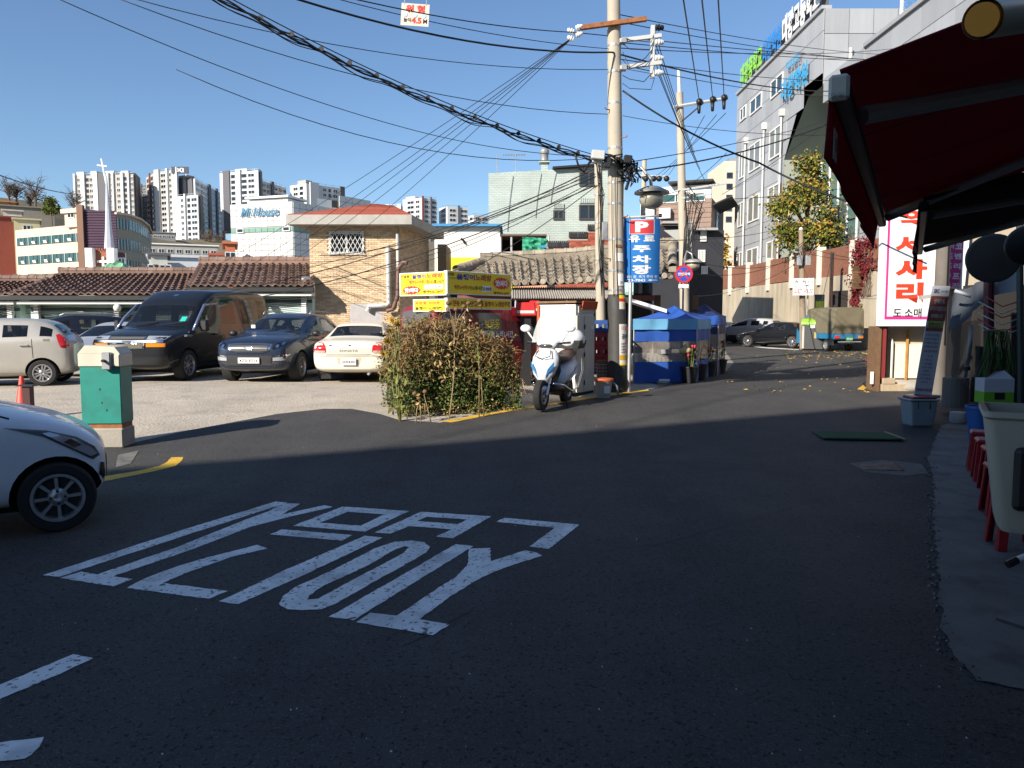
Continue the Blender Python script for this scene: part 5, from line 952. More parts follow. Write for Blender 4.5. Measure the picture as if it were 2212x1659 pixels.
# ---- white hatchback in the foreground, cut by the left edge
WHT = paint('car_white', (.74, .75, .78)); wc = G(128, 1147)
t, bv = vehicle('white_hatchback', 'white hatchback front with alloy wheel entering from the left edge', 'car', (wc.x - 1.36 * math.cos(R(33)) - .70 * math.sin(R(33)), wc.y - 1.36 * math.sin(R(33)) + .70 * math.cos(R(33)), .012), R(33), HATCHW, (4,), (10,), ((5, 4), (7,), (9,)), (.288, 1.36, -1.2, .795, .185, .195, 8), WHT)
for sg in (1, -1):
    h = decal(bv, [(1.0, .895), (1.28, .80), (1.50, .66), (1.63, .57), (1.69, .60), (1.65, .68), (1.52, .775), (1.3, .85)], 'y', sg, .010, 'headlight', GLASS, t, .05); decal(bv, [(1.27, .83), (1.48, .69), (1.62, .60), (1.67, .62), (1.62, .68), (1.5, .765), (1.32, .835)], 'y', sg, .016, 'lamp_lens', LAMP, h, .05)
    decal(bv, [(1.42, .745), (1.5, .69), (1.55, .71), (1.47, .77)], 'y', sg, .022, 'bulb', CHROME, h, .04)
    decal(bv, [(1.66, .34), (1.73, .40), (1.735, .52), (1.69, .54)], 'y', sg, .010, 'fog_recess', BLACK, t, .05)
    seam(bv, [(.62, .34), (.70, .55), (.66, .80), (.60, 1.0)], 'y', sg, t, .014); seam(bv, [(1.40, .60), (1.52, .66)], 'y', sg, t, .01); seam(bv, [(1.05, .955), (.8, 1.04), (.6, 1.1)], 'y', sg, t, .012); decal(bv, [(-.9, .2), (.66, .2), (.68, .30), (-.9, .30)], 'y', sg, .006, 'sill', WHT, t); seam(bv, [(-.9, .305), (.68, .305)], 'y', sg, t, .012)
decal(bv, [(-.4, .36), (.4, .36), (.44, .56), (-.44, .56)], 'x', 1, .01, 'grille', BLACK, t); mirrors(t, .58, .8, 1.06, WHT); decal(bv, [(-.1, .62), (.1, .62), (.1, .68), (-.1, .68)], 'x', 1, .012, 'emblem', CHROME, t)
# ---- red sign van behind the hedge
MAR = paint('van_maroon', (.20, .015, .022))
MIC = [(1.62, .45, .85, .93, .56), (1.58, .3, .98, 1.07, .66), (1.5, .26, 1.0, 1.12, .69), (1.02, .25, 1.03, 1.68, .70, .55), (.9, .25, 1.03, 1.75, .70, .57), (.5, .25, 1.03, 1.79, .70, .58), (.4, .25, 1.03, 1.80, .70, .58), (-.5, .25, 1.03, 1.80, .70, .58), (-.6, .25, 1.03, 1.80, .70, .58), (-1.4, .26, 1.03, 1.77, .70, .57), (-1.5, .27, 1.03, 1.74, .70, .56), (-1.6, .35, 1.0, 1.12, .66)]
pv = at(1004, 700, 16.3)
t, bv = vehicle('sign_van', 'maroon minivan parked behind the hedge carrying yellow signboards', 'van', (pv.x + .15, pv.y + .55, gz(17) + .004), R(43), MIC, (2,), (10,), ((3, 2), (6,), (8,)), (.27, 1.1, -1.05, .68, .16, .17, 8), MAR, gl=M('van_glass', (.10, .09, .08), .1, spec=.8))
for sg in (1, -1): seam(bv, [(.45, .35), (.45, 1.0)], 'y', sg, t); decal(bv, [(.5, 1.12), (.38, 1.12), (.38, 1.6), (.5, 1.6)], 'y', sg, .006, 'pillar', MAR, t)
letters('보문동', .42, .2, YEL, t, 0, 0, 0, .02, X=T(-.1, -.74, 1.35)); letters('맥주3 노래1시간', .8, .14, WHITE, t, 0, 0, 0, .02, X=T(.1, -.74, 1.14)); letters('올챙이노래방', .9, .2, WHITE, t, 0, 0, 0, .03, X=T(-1.69, 0, .88) @ RZ(-math.pi / 2)); mirrors(t, 1.2, .7, 1.15, BLACK)
# ---- cars along the retaining wall
GRY = paint('car_grey', (.50, .505, .52), .3)
def parked(name, label, u, D, rz, stl, rwi, sd, whl, pm, **kw):
    return vehicle(name, label, 'car', (xa(u, D), D, gz(40) + .012), R(rz), stl, (4,), rwi, sd, whl, pm, **kw)
t, bv = parked('parked_suv', 'silver grey SUV parked below the retaining wall', 1616, 49.5, 137, SUV, (11,), ((5, 4), (7,), (9,)), (.36, 1.34, -1.3, .92, .235, .235, 6), GRY)
for sg in (1, -1): decal(bv, [(sg * y, z) for y, z in ((.66, .82), (.66, 1.1), (.84, 1.12), (.87, .82))], 'x', -1, .012, 'tail_lamp', TAIL, t); decal(bv, [(-2.1, .3), (2.0, .3), (2.0, .55), (-2.1, .55)], 'y', sg, .012, 'lower_cladding', TRIMP, t); decal(bv, [(-2.1, .82), (-1.9, .84), (-1.86, 1.08), (-2.05, 1.1)], 'y', sg, .012, 'tail_lamp', TAIL, t)
decal(bv, [(-.85, .42), (.85, .42), (.85, .66), (-.85, .66)], 'x', -1, .012, 'bumper', TRIMP, t); mirrors(t, .72, .93, 1.12, GRY)
t, bv = parked('parked_saloon', 'black saloon with bright wheels parked behind the grey cabinet', 1684, 42.5, 130, SEDAN, (9,), ((5, 4), (7,)), (.33, 1.42, -1.28, .905, .2, .23, 9), BLK)
for sg in (1, -1):
    decal(bv, [(sg * y, z) for y, z in ((.5, .68), (.55, .92), (.74, .92), (.82, .68))], 'x', -1, .012, 'tail_lamp', TAIL, t); decal(bv, [(-2.28, .68), (-2.05, .68), (-2.1, .92), (-2.2, .92)], 'y', sg, .012, 'tail_lamp', TAIL, t); decal(bv, [(-2.2, .55), (2.1, .55), (2.1, .575), (-2.2, .575)], 'y', sg, .012, 'chrome_strip', CHROME, t); seam(bv, [(-.17, .33), (-.17, .9)], 'y', sg, t, .02)
mirrors(t, .75, .9, .98, BLK); numplate(t, -2.37, 0, .6, -1, '63서1805')
t, bv = parked('parked_saloon', 'pale saloon half hidden behind the blue tents', 1568, 56, 120, SEDAN, (9,), ((5, 4), (7,)), (.31, 1.42, -1.28, .90, .2, .2, 9), paint('car_pale', (.5, .48, .43), .4))
# ---- blue mini truck with olive canvas
TB = M('truck_blue', (.02, .16, .32), .4, coat=.4, var=.12, scale=4); OLIVE = M('olive_canvas', (.15, .13, .085), .9, var=.15, scale=2, bump=.4, bscale=6)
tp = G(1822, 757); t = thing('mini_truck', 'blue mini truck with an olive canvas cover', 'truck', (xa(1822, 36) + .05, 38.0, gz(40) + .012), R(101))
cab = [[(x, y * (.62 if z > 1.2 else .7), z) for x, y, z in ((xx, -1, .3), (xx, 1, .3), (xx, 1, 1.02), (xx - r_, .9, zt), (xx - r_, -.9, zt), (xx, -1, 1.02))] for xx, r_, zt in ((1.55, .0, 1.05), (1.5, .3, 1.55), (1.2, .1, 1.72), (.62, 0, 1.74))]
MB().loft(cab).build('cab', TB, t, bevel=.03, seg=2); 
for sg in (1, -1): MB().add([(.7, sg * .705, 1.06), (1.15, sg * .705, 1.06), (1.05, sg * .64, 1.55), (.7, sg * .64, 1.58)], [(0, 1, 2, 3)]).build('side_window', GLASS, t); MB().box(1.2, 1.3, sg * .72, sg * .85, 1.05, 1.3).build('door_mirror', BLACK, t); 
MB().box(-1.75, .52, -.72, .72, .58, .68).build('bed', TB, t)
for sg in (1, -1): MB().box(-1.75, .52, sg * .72 - .015, sg * .72 + .015, .6, .9).build('side_board', TB, t); 
MB().box(-1.78, -1.74, -.72, .72, .6, .9).build('tailgate', TB, t, bevel=.01); MB().box(-1.7, 1.5, -.35, .35, .35, .5).build('chassis', BLACK, t)
n_ = 16; rings = []; rnd = random.Random(3)
for x in (-1.8, -1.72, -1.2, -.6, -.52, 0, .5, .58):
    sag = .03 * math.sin(x * 5); prof = []
    for i in range(n_ + 1):
        a = i / n_; prof.append((-.76 + 1.52 * a, ) )
    ring = [(x, -.76, .85), (x, -.76, 1.3 + sag), (x, -.74, 1.9), (x, -.66, 2.02), (x, -.4, 2.07), (x, 0, 2.09 + sag), (x, .4, 2.07), (x, .66, 2.02), (x, .74, 1.9), (x, .76, 1.3 - sag), (x, .76, .85), (x, 0, .85)]
    rings.append([(p[0] + rnd.uniform(-.02, .02) if abs(x + 1.8) > .01 and x < .5 else p[0], p[1] + rnd.uniform(-.015, .015), p[2] + rnd.uniform(-.015, .01)) for p in ring])
MB().loft(rings).build('canvas_cover', OLIVE, t, smooth=40); 
for sg in (1, -1): MB().box(-1.8, -1.77, sg * .62 - .12, sg * .62 + .12, .62, .74).build('tail_lamp', TAIL if sg > 0 else AMBER, t)
numplate(t, -1.80, -.02, .6, -1, '서7029', .36, .2, M('plate_green', (.02, .22, .08), .5), WHITE); MB().tube([(-1.85, -.6, .45), (-1.85, .6, .45)], .03, 6).build('rear_bar', STEEL, t)
tm, rm = wheel_meshes(.27, .15, .16, 6, STEEL)
for x in (1.05, -.95):
    for sg in (1, -1):
        w = bpy.data.objects.new('wheel', None); C.objects.link(w); w.parent = t; w.location = (x, sg * .6, .27); w.rotation_euler = (0, 0, 0 if sg > 0 else math.pi); ob('tyre', tm, w); ob('rim', rm, w)
MB().box(-1.35, -1.32, .5, .72, .28, .55).build('mud_flap', M('grey_flap', (.2, .19, .17), .8), t)
# ---- scooter (built at life size)
sc = G(1172, 893); t = thing('scooter', 'white scooter with blue stripes and a rear top box', 'scooter', (sc.x + .25, sc.y + .75, gz(13.6) + .006), R(-112)); SW = paint('scooter_white', (.72, .73, .75)); SBL = M('scooter_blue', (.04, .2, .45), .3, coat=.6)
def oval(x, cz, ry, rz_, n=14, p=1.): return [(x, ry * math.cos(2 * math.pi * i / n), cz + rz_ * math.sin(2 * math.pi * i / n)) for i in range(n)]
zr_ = lambda z, cx, rx, ry: [(cx + rx * math.cos(2 * math.pi * i / 16), ry * math.sin(2 * math.pi * i / 16) * (1 - .25 * math.cos(2 * math.pi * i / 16)), z) for i in range(16)]
MB().loft([zr_(.40, .56, .03, .03), zr_(.46, .57, .07, .09), zr_(.56, .56, .11, .17), zr_(.70, .51, .12, .215), zr_(.82, .46, .11, .21), zr_(.92, .42, .09, .16), zr_(.98, .39, .06, .10)]).build('front_apron', SW, t, smooth=True)
MB().loft([zr_(.38, .44, .03, .16), zr_(.6, .40, .03, .23), zr_(.85, .36, .03, .2)]).build('inner_panel', TRIMP, t, smooth=True)
MB().loft([oval(.4, .33, .17, .06), oval(.2, .31, .2, .07), oval(-.1, .31, .2, .07), oval(-.2, .36, .19, .1)]).build('floorboard', TRIMP, t, smooth=True)
MB().loft([oval(.02, .42, .1, .1), oval(-.1, .48, .17, .18), oval(-.4, .55, .21, .19), oval(-.7, .64, .18, .13), oval(-.9, .72, .08, .06)]).build('rear_body', SW, t, smooth=True)
MB().loft([oval(.0, .73, .06, .04), oval(-.08, .75, .15, .06), oval(-.35, .77, .17, .065), oval(-.65, .84, .16, .07), oval(-.75, .86, .08, .05)]).build('seat', M('seat_brown', (.10, .055, .04), .5), t, smooth=True)
MB().loft([oval(.48, 1.0, .05, .04), oval(.44, 1.01, .16, .09), oval(.34, 1.03, .19, .1), oval(.24, 1.02, .1, .06)]).build('handlebar_cover', SW, t, smooth=True)
MB().tube([(.36, 0, .55), (.32, 0, 1.0)], .06, 8).build('steering_stem', BLACK, t); MB().tube([(.30, -.36, 1.05), (.33, -.2, 1.04), (.33, .2, 1.04), (.30, .36, 1.05)], .02, 6).build('handlebar', BLACK, t)
vs = []
for j in range(7):
    for i in range(9): a = (i / 8 - .5) * 1.9; w_ = .26 * (1 - .35 * (j / 6) ** 2); vs.append((.42 - .2 * (j / 6) - .1 * (1 - math.cos(a)), w_ * math.sin(a) / .81, 1.05 + .46 * j / 6))
MB().add(vs, [(j * 9 + i, j * 9 + i + 1, (j + 1) * 9 + i + 1, (j + 1) * 9 + i) for j in range(6) for i in range(8)]).build('windshield', M('clear_screen', (.8, .85, .85), .08, alpha=.4), t, smooth=True)
for sg in (1, -1):
    MB().tube([(.33, sg * .22, 1.05), (.36, sg * .34, 1.22)], .014, 6, SW).ball((.37, sg * .37, 1.27), (.035, .09, .06), 10, 8, SW).build('mirror', None, t, smooth=True)
    MB().add([(.655, sg * .05, .50), (.655, sg * .10, .64), (.60, sg * .19, .76), (.605, sg * .19, .68), (.66, sg * .09, .56)], [(0, 1, 2, 3, 4)]).build('blue_stripe', SBL, t)
    MB().add([(-.15, sg * .19, .45), (-.45, sg * .222, .60), (-.7, sg * .19, .68), (-.5, sg * .222, .52)], [(0, 1, 2, 3)]).build('blue_stripe', SBL, t)
    MB().tube([(.56, sg * .16, .42), (.35, sg * .27, .38), (-.05, sg * .27, .25), (-.35, sg * .28, .3), (-.75, sg * .24, .55), (-.85, sg * .2, .78)], .016, 6).build('crash_bar', CHROME, t, smooth=True)
MB().loft([[(x, y * f, z) for x, y, z in ((-.62, -.22, zz), (-.62, .22, zz), (-.95, .24, zz), (-1.05, .12, zz), (-1.05, -.12, zz), (-.95, -.24, zz))] for zz, f in ((.92, .85), (1.0, 1.0), (1.06, 1.03))]).build('box_base', BLACK, t, smooth=40)
MB().ball((-.83, 0, 1.07), (.25, .25, .2), 18, 12).build('box_lid', SW, t, smooth=True); MB().ball((-1.06, 0, 1.1), (.03, .14, .05), 10, 6).build('box_reflector', M('lamp_pale'), t, smooth=True)
MB().ball((.62, 0, .34), (.24, .08, .06), 12, 8).build('front_fender', SW, t, smooth=True); MB().tube([(.4, .09, .65), (.66, .09, .24)], .025, 8).tube([(.4, -.09, .65), (.66, -.09, .24)], .025, 8).build('fork', CHROME, t)
MB().tube([(-.1, -.16, .22), (-.5, -.17, .25), (-.85, -.18, .33)], .055, 8).build('exhaust', STEEL, t, smooth=True); MB().box(-.5, -.1, -.12, .12, .18, .42).build('engine', BLACK, t, bevel=.04); MB().tube([(-.05, .12, .25), (.08, .25, .0)], .014, 6).build('side_stand', BLACK, t)
tm, rm = wheel_meshes(.24, .11, .14, 5, ALLOY)
for x in (.66, -.58):
    w = bpy.data.objects.new('wheel', None); C.objects.link(w); w.parent = t; w.location = (x, 0, .24); ob('tyre', tm, w); ob('rim', rm, w)
rk = MB()
rk.tube([(.50, -.10, .93), (.60, -.12, .84), (.625, 0, .80), (.60, .12, .84), (.50, .10, .93)], .008, 6)
rk.build('front_rack', BLACK, t); MB().ball((.462, 0, .995), (.035, .115, .04), 14, 8).build('headlight', GLASS, t, smooth=True); t.scale = (1.1, 1.1, 1.1)
# ================================================================ PLANTS
def leaf_cloud(pts, size, mat, name, parent, seed=1, droop=.3, kind=None, asp=.55):
    rnd = random.Random(seed); b = MB()
    for p in pts:
        s = size * rnd.uniform(.6, 1.3); a = rnd.uniform(0, 6.283); e = rnd.uniform(-.9, .9) - droop; d = Vector((math.cos(a) * math.cos(e), math.sin(a) * math.cos(e), math.sin(e)))
        w = d.cross(Vector((rnd.uniform(-1, 1), rnd.uniform(-1, 1), rnd.uniform(-.3, 1)))).normalized() * s * asp; n = d.cross(w).normalized() * s * .18; p = Vector(p)
        b.add([p, p + d * s * .5 + w * .5 + n, p + d * s, p + d * s * .5 - w * .5 + n], [(0, 1, 2), (0, 2, 3)])
    o = b.build(name, mat, parent, fixn=False)
    if kind: o['kind'] = kind
    return o
def leafmat(n, c, r=.35): 
    m = M(n, c, .65, rand=r, spec=.3); m.node_tree.nodes['Principled BSDF'].inputs['Subsurface Weight'].default_value = 0; return m
def tree(label, u, vt, vb, D, w, leafm, nleaf, seed, trunk_z, lsize=.3, group=None, x=None):
    rnd = random.Random(seed); z1, z0 = za(vt, D), za(vb, D); X = xa(u, D) if x is None else x; t = thing('street_tree', label, 'tree', (X, D, trunk_z), group=group); H = z1 - trunk_z; h0 = z0 - trunk_z; ch = z1 - z0
    b = MB().tube([(0, 0, 0), (.05, 0, h0 * .6), (-.05, .03, h0 + ch * .3), (.08, 0, h0 + ch * .75)], [.17, .14, .1, .04], 8); cl = []
    for i in range(26):
        f = rnd.uniform(.04, 1); a = rnd.uniform(0, 6.283); prof = math.sin(math.pi * min(1, .12 + f * .88)) ** .6 * (1 - .3 * f); r = w / 2 * prof * rnd.uniform(.35, 1); c = Vector((math.cos(a) * r, math.sin(a) * r * .8, h0 + ch * (.05 + .9 * f))); cl.append(c)
        b.tube([(0, 0, max(.5, c.z - ch * .25)), c * .5 + Vector((0, 0, c.z * .48)), c], [.06, .035, .012], 5)
    b.build('trunk', M('bark', (.14, .10, .07), .9, var=.2, bump=.4), t); L_ = [[], [], []]
    for i in range(nleaf):
        c = rnd.choice(cl); v = Vector((rnd.gauss(0, 1), rnd.gauss(0, 1), rnd.gauss(0, .8))) * w * .092; p = c + v; k = 0 if rnd.random() < .62 else 1
        if rnd.random() < .12 + .25 * (v.z > w * .05): k = 2
        L_[k].append(p)
    for k in range(3):
        if L_[k]: leaf_cloud(L_[k], lsize, leafm[k], 'crown', t, seed + k)
    return t
LGN, LYG, LOR = leafmat('leaf_green', (.085, .115, .02)), leafmat('leaf_yellow_green', (.22, .2, .03)), leafmat('leaf_ochre', (.36, .2, .035))
tree('autumn tree with green and ochre leaves in front of the school', 1738, 343, 545, 46.4, 4.4, (LGN, LYG, LOR), 6500, 11, 5., .24)
tree('small ochre-leaved tree beside the charcoal house', 1553, 505, 580, 62, 1.9, (LOR, LYG, LOR), 900, 12, 4.6, .3)
p = at(122, 455, 190); hp = tree('dark green pine on the hill left of the institute', 122, 428, 462, 190, 4.6, (LGN, LGN, LYG), 1500, 13, za(462, 190) - 3, .55)
# ---- dry hedge by the lot entrance
h0, h1 = G(872, 900), G(1105, 884); o = (h0 + h1) / 2; dx = (h1 - h0); HL = dx.length; t = thing('dry_hedge', 'overgrown hedge of dry brown vines above green leaves', 'hedge', (h0.x, h0.y, gz(12.8)), math.atan2(dx.y, dx.x)); rnd = random.Random(21); DP = 1.5
def htop(x): return 1.60 + .09 * math.sin(x * 2.6 + .4) + .06 * math.sin(x * 7.3 + 1) + .03 * math.sin(x * 15) - .22 * (x / HL) - .45 * max(0, 1 - x / .55) ** 2 - .4 * max(0, 1 - (HL - x) / .55) ** 2
def hpt(lo, hi, pw=1.):
    x = rnd.uniform(-.05, HL + .1); f = rnd.random()
    side = rnd.random(); y = DP * rnd.random()
    if side < .55: y = rnd.gauss(.02, .06)
    z = htop(x) * (lo + (hi - lo) * f ** pw)
    if side > .9: x = rnd.gauss(0, .05)
    if z < .9 and rnd.random() < .5: y -= .12 * (1 - z / .9)
    k_ = .10 if rnd.random() < .12 else .03
    return (x + rnd.gauss(0, .02), y + .10 * math.sin(4.3 * x + 3 * z) + .05 * math.sin(9 * x - 5 * z) + rnd.gauss(0, k_) - .05, z + rnd.gauss(0, k_ * .8))
core = MB(); vs = []
n_ = 24
rings = [[(x + rnd.uniform(-.04, .04), y + .03 + .09 * math.sin(4.3 * x + 3 * z), z) for y, z in ((.12, 0), (.1, .5), (.12, 1.1), (.18, htop(x) - .12), (.6, htop(x) - .06), (DP - .2, htop(x) - .12), (DP - .08, .9), (DP - .1, 0))] for x in [.05 + (HL - .1) * i / n_ for i in range(n_ + 1)]]
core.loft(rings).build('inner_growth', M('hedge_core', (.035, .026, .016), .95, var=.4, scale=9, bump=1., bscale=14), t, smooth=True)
DRY = leafmat('dry_leaf', (.22, .115, .045)); DRY2 = leafmat('dry_straw', (.34, .235, .10)); HGR = leafmat('hedge_green', (.06, .105, .022)); HG2 = leafmat('hedge_olive', (.15, .155, .04))
tw = MB()
for i in range(1500):
    p = Vector(hpt(.42, 1.03, .8)); q = p + Vector((rnd.gauss(0, .12), rnd.gauss(-.03, .06), rnd.gauss(-.06, .1))); m_ = (p + q) / 2 + Vector((rnd.gauss(0, .04), -.03, rnd.gauss(0, .04))); tw.tube([p, m_, q], [.0045, .004, .002], 3, cap=False)
spr = []
for i in range(90):
    x = rnd.uniform(-.1, HL + .12); p = Vector((x, rnd.uniform(-.05, .5), htop(min(HL, max(0, x))) * rnd.choice((1, 1, 1, .8, .6)) - .05)); d = Vector((rnd.gauss(0, .5), rnd.gauss(-.5, .3), rnd.gauss(.5, .4))) * rnd.uniform(.1, .3); q = p + d; tw.tube([p, (p + q) / 2 + Vector((0, 0, .03)), q - Vector((0, 0, .04))], [.005, .004, .002], 3, cap=False); spr += [p.lerp(q, f) for f in (.5, .65, .8, .9, 1)]
leaf_cloud(spr, .06, HG2, 'sprig_leaves', t, 8, .5, 'stuff')
tw.build('twigs', DRY2, t, kind='stuff', fixn=False)
leaf_cloud([hpt(.52, 1.03, .8) for _ in range(4600)], .05, DRY, 'dry_leaves', t, 3, .5, 'stuff'); leaf_cloud([hpt(.30, 1.0) for _ in range(1700)], .05, DRY2, 'dry_leaves', t, 4, .5, 'stuff')
leaf_cloud([hpt(.0, .72) for _ in range(4600)], .058, HGR, 'green_leaves', t, 5, .4, 'stuff'); leaf_cloud([hpt(.0, .85) for _ in range(3600)], .058, HG2, 'green_leaves', t, 6, .4, 'stuff'); leaf_cloud([hpt(-.02, .12) for _ in range(900)], .05, DRY2, 'leaf_litter', t, 7, .1, 'stuff')
# ---- sunflowers and withered stalks
SFY = M('sunflower_petal', (.75, .42, .01), .6, rand=.15); SFC = M('sunflower_disc', (.10, .05, .015), .9); STM = M('plant_stem', (.20, .22, .06), .7, var=.2); STD = M('dry_stem', (.28, .20, .10), .8, var=.2)
def sunflower(label, u, v_base, D, heads, stemm, leafm, nl, seed, dry=False):
    rnd = random.Random(seed); b = Vector((xa(u, D), D, gz(D))); t = thing('sunflower', label, 'plant', tuple(b)); st = MB()
    for hu, hv in heads:
        h = at(hu, hv, D + rnd.uniform(-.1, .1)) - b; bx_ = rnd.uniform(-.05, .05) if not dry else h.x * .45 + rnd.uniform(-.12, .12); m1 = Vector((bx_ * .6 + h.x * .3 + rnd.uniform(-.03, .03), rnd.uniform(-.04, .04), h.z * rnd.uniform(.4, .6))); st.tube([(bx_, 0, 0), m1, Vector((h.x * .6, h.y * .6, h.z * .88)), h], [.010, .009, .006, .004], 5)
    if dry and len(heads) > 4:
        st = MB(); hs_ = [at(a_, b2_, D) - b for a_, b2_ in heads]; mx = sum((q_.x for q_ in hs_), 0.) / len(hs_); zt2 = max(q_.z for q_ in hs_); tk = lambda f: Vector((.08 * math.sin(3 * f) + mx * f * .6, 0, zt2 * f))
        st.tube([tk(i / 8) for i in range(8)], [.013 - .0009 * i for i in range(8)], 6)
        for q_ in hs_: f = rnd.uniform(.5, .85) * q_.z / zt2; p0_ = tk(f); st.tube([p0_, p0_.lerp(q_, .5) + Vector((0, -.02, .07)), q_], [.007, .005, .004], 5)
    st.build('stem', stemm, t, smooth=True)
    for hu, hv in heads:
        h = at(hu, hv, D - .06) - b; n = 11; pet = MB(); X = T(*h) @ RZ(rnd.uniform(-.6, .6)) @ RX(rnd.uniform(.2, .9))
        if not dry:
            for i in range(n):
                a = 2 * math.pi * i / n; c, s_ = math.cos(a), math.sin(a); pet.add([(c * .02, 0, s_ * .02), (c * .045 - s_ * .014, -.012, s_ * .045 + c * .014), (c * .078, .0, s_ * .078), (c * .045 + s_ * .014, -.012, s_ * .045 - c * .014)], [(0, 1, 2), (0, 2, 3)], None, X)
            pet.build('petals', SFY, t, fixn=False)
        MB().ball((0, 0, 0), (.032, .018, .032) if not dry else (.04, .035, .035), 10, 6, None, X).build('flower_head', SFC if not dry else M('dry_head', (.16, .095, .04), .9), t, smooth=True)
    pts = [Vector((rnd.gauss(0, .09) + .0, rnd.gauss(0, .07), f)) + (at(heads[0][0], heads[0][1], D) - b) * Vector((0, 0, 0)).x for f in [rnd.uniform(.25, 1) * (at(heads[0][0], heads[0][1], D) - b).z for _ in range(nl)]] if False else []
    for _ in range(nl):
        hu, hv = rnd.choice(heads); h = at(hu, hv, D) - b; f = rnd.uniform(.15, .97); f = f if not dry else .35 + .65 * f; pts.append(Vector((h.x * f * f, 0, h.z * f)) + Vector((rnd.gauss(0, .05), rnd.gauss(-.03, .05), 0)))
    leaf_cloud(pts, .13 if not dry else .09, leafm, 'leaves', t, seed, .9); return t
sunflower('drooping sunflower plant with four yellow heads beside the cream saloon', 866, 900, 12.2, [(847, 692), (840, 714), (836, 736), (827, 763), (858, 700)], STM, HG2, 60, 31)
sunflower('tall withered sunflower stalk rising above the hedge', 968, 905, 12.35, [(1036, 650), (1002, 662), (968, 655), (925, 705), (912, 718), (985, 668), (1012, 655)], STD, DRY2, 70, 32, True)
sunflower('short withered stalk with a green head over the hedge', 1030, 905, 12.6, [(1030, 700), (1034, 708)], STD, HG2, 40, 33, True)
sunflower('straw coloured stalks leaning at the hedge foot', 912, 905, 12.1, [(896, 850), (918, 846), (905, 860)], STD, DRY2, 10, 34, True)
# ---- red creeper on the retaining wall
t = thing('red_creeper', 'red autumn creeper climbing the retaining wall', 'creeper', (17.3, 40, 0)); rnd = random.Random(41); pts = []
def onwall(u, v, out=.1):
    d = ray(u, v); n = Vector((-1, -.054, 0)); s = (Vector((16.1, 66, 0)) - Vector((0, 0, CAM_Z))).dot(n) / d.dot(n); return Vector((0, 0, CAM_Z)) + d * s + n * out
vz = zoomed(2700, 550, .36166)
for cx, cy, sx, sy, n_ in ((1960, 1150, 60, 60, 260), (1900, 1260, 50, 40, 180), (1960, 1360, 60, 50, 300), (1920, 1440, 60, 50, 260), (1890, 1540, 28, 60, 200), (1880, 1640, 25, 50, 160), (1865, 1740, 25, 60, 160), (2020, 1110, 40, 30, 80), (1900, 600, 60, 30, 30)):
    for _ in range(n_ // 2 + 8):
        u, v = vz(rnd.gauss(cx, sx), rnd.gauss(cy, sy)); pts.append(onwall(u, v, rnd.uniform(.02, .25)) - Vector((17.3, 40, 0)))
leaf_cloud(pts, .19, leafmat('leaf_crimson', (.15, .013, .018)), 'leaves', t, 42, .6); b = MB()
for _ in range(14):
    u, v = rnd.uniform(1850, 1885), 640; q = [onwall(u, v, .05)]
    for k in range(5): u += rnd.uniform(-5, 6); v -= 22; q.append(onwall(u, v, .05))
    b.tube([p_ - Vector((17.3, 40, 0)) for p_ in q], .02, 4)
b.build('stems', M('bark'), t)
lv = MB(); rnd = random.Random(44)
for _ in range(260):
    g = G(*zR(rnd.uniform(860, 1900), rnd.uniform(985, 1110))); a = rnd.uniform(0, 6.28); s = rnd.uniform(.05, .11)
    if rnd.random() < .35: g = G(rnd.uniform(1560, 1900), rnd.uniform(770, 850)); s *= .55
    lv.add([(g.x + s * math.cos(a), g.y + s * math.sin(a), g.z + .022), (g.x - s * .5 * math.sin(a), g.y + s * .5 * math.cos(a), g.z + .04), (g.x - s * math.cos(a), g.y - s * math.sin(a), g.z + .022), (g.x + s * .5 * math.sin(a), g.y - s * .5 * math.cos(a), g.z + .03)], [(0, 1, 2, 3)])
o_ = lv.build('fallen_leaves', leafmat('leaf_fallen', (.5, .33, .06)), fixn=False); o_['kind'] = 'stuff'; o_['label'] = 'yellow fallen leaves scattered on the road'
lv = MB(); rnd = random.Random(45)
for _ in range(90):
    g = G(rnd.uniform(60, 2150), rnd.uniform(880, 1640)); s = rnd.uniform(.002, .008)
    lv.add([(g.x + s, g.y, g.z + .014), (g.x, g.y + s * rnd.uniform(.4, 1), g.z + .02), (g.x - s * rnd.uniform(.4, 1), g.y, g.z + .014), (g.x, g.y - s, g.z + .017)], [(0, 1, 2, 3)])
o_ = lv.build('litter', M('litter_pale', (.5, .48, .45), .8, rand=.5), fixn=False); o_['kind'] = 'stuff'; o_['label'] = 'tiny bits of paper and grit on the asphalt'

# ================================================================ STREET FURNITURE
# ---- teal gate machine
p = G(226, 968); t = thing('gate_machine', 'teal parking barrier cabinet with a grey hood on a concrete plinth', 'barrier machine', (p.x, p.y + .1, gz(p.y) + .004), R(4)); TL = M('teal_paint', (.013, .235, .19), .5, var=.09, scale=5, dirt=(.018, .17, .14), ds=3)
MB().box(-.26, .27, -.16, .22, 0, .27, None, None).build('plinth', CONC, t, bevel=.02); MB().box(-.25, .245, -.13, .2, .27, .33).build('rusty_foot', RUST, t); MB().box(-.265, .255, -.15, .22, .33, 1.10).build('cabinet', TL, t, bevel=.008); MB().box(-.275, .265, -.165, .235, 1.10, 1.27).build('hood', CREAMP, t, bevel=.006)
MB().prism([(-.275, 1.27), (.265, 1.27), (.2, 1.36), (-.18, 1.38)], -.165, .235).build('hood_top', CREAMP, t); MB().box(.06, .17, -.24, -.165, 1.06, 1.29).build('arm_bracket', STEEL, t, bevel=.01); MB().box(.2, .275, -.2, .1, 1.1, 1.26).build('arm_hub', CREAMP, t, bevel=.01); MB().tube([(.1, -.25, 1.18), (.1, -.3, 1.18)], .02, 8).build('bolt', BLACK, t)
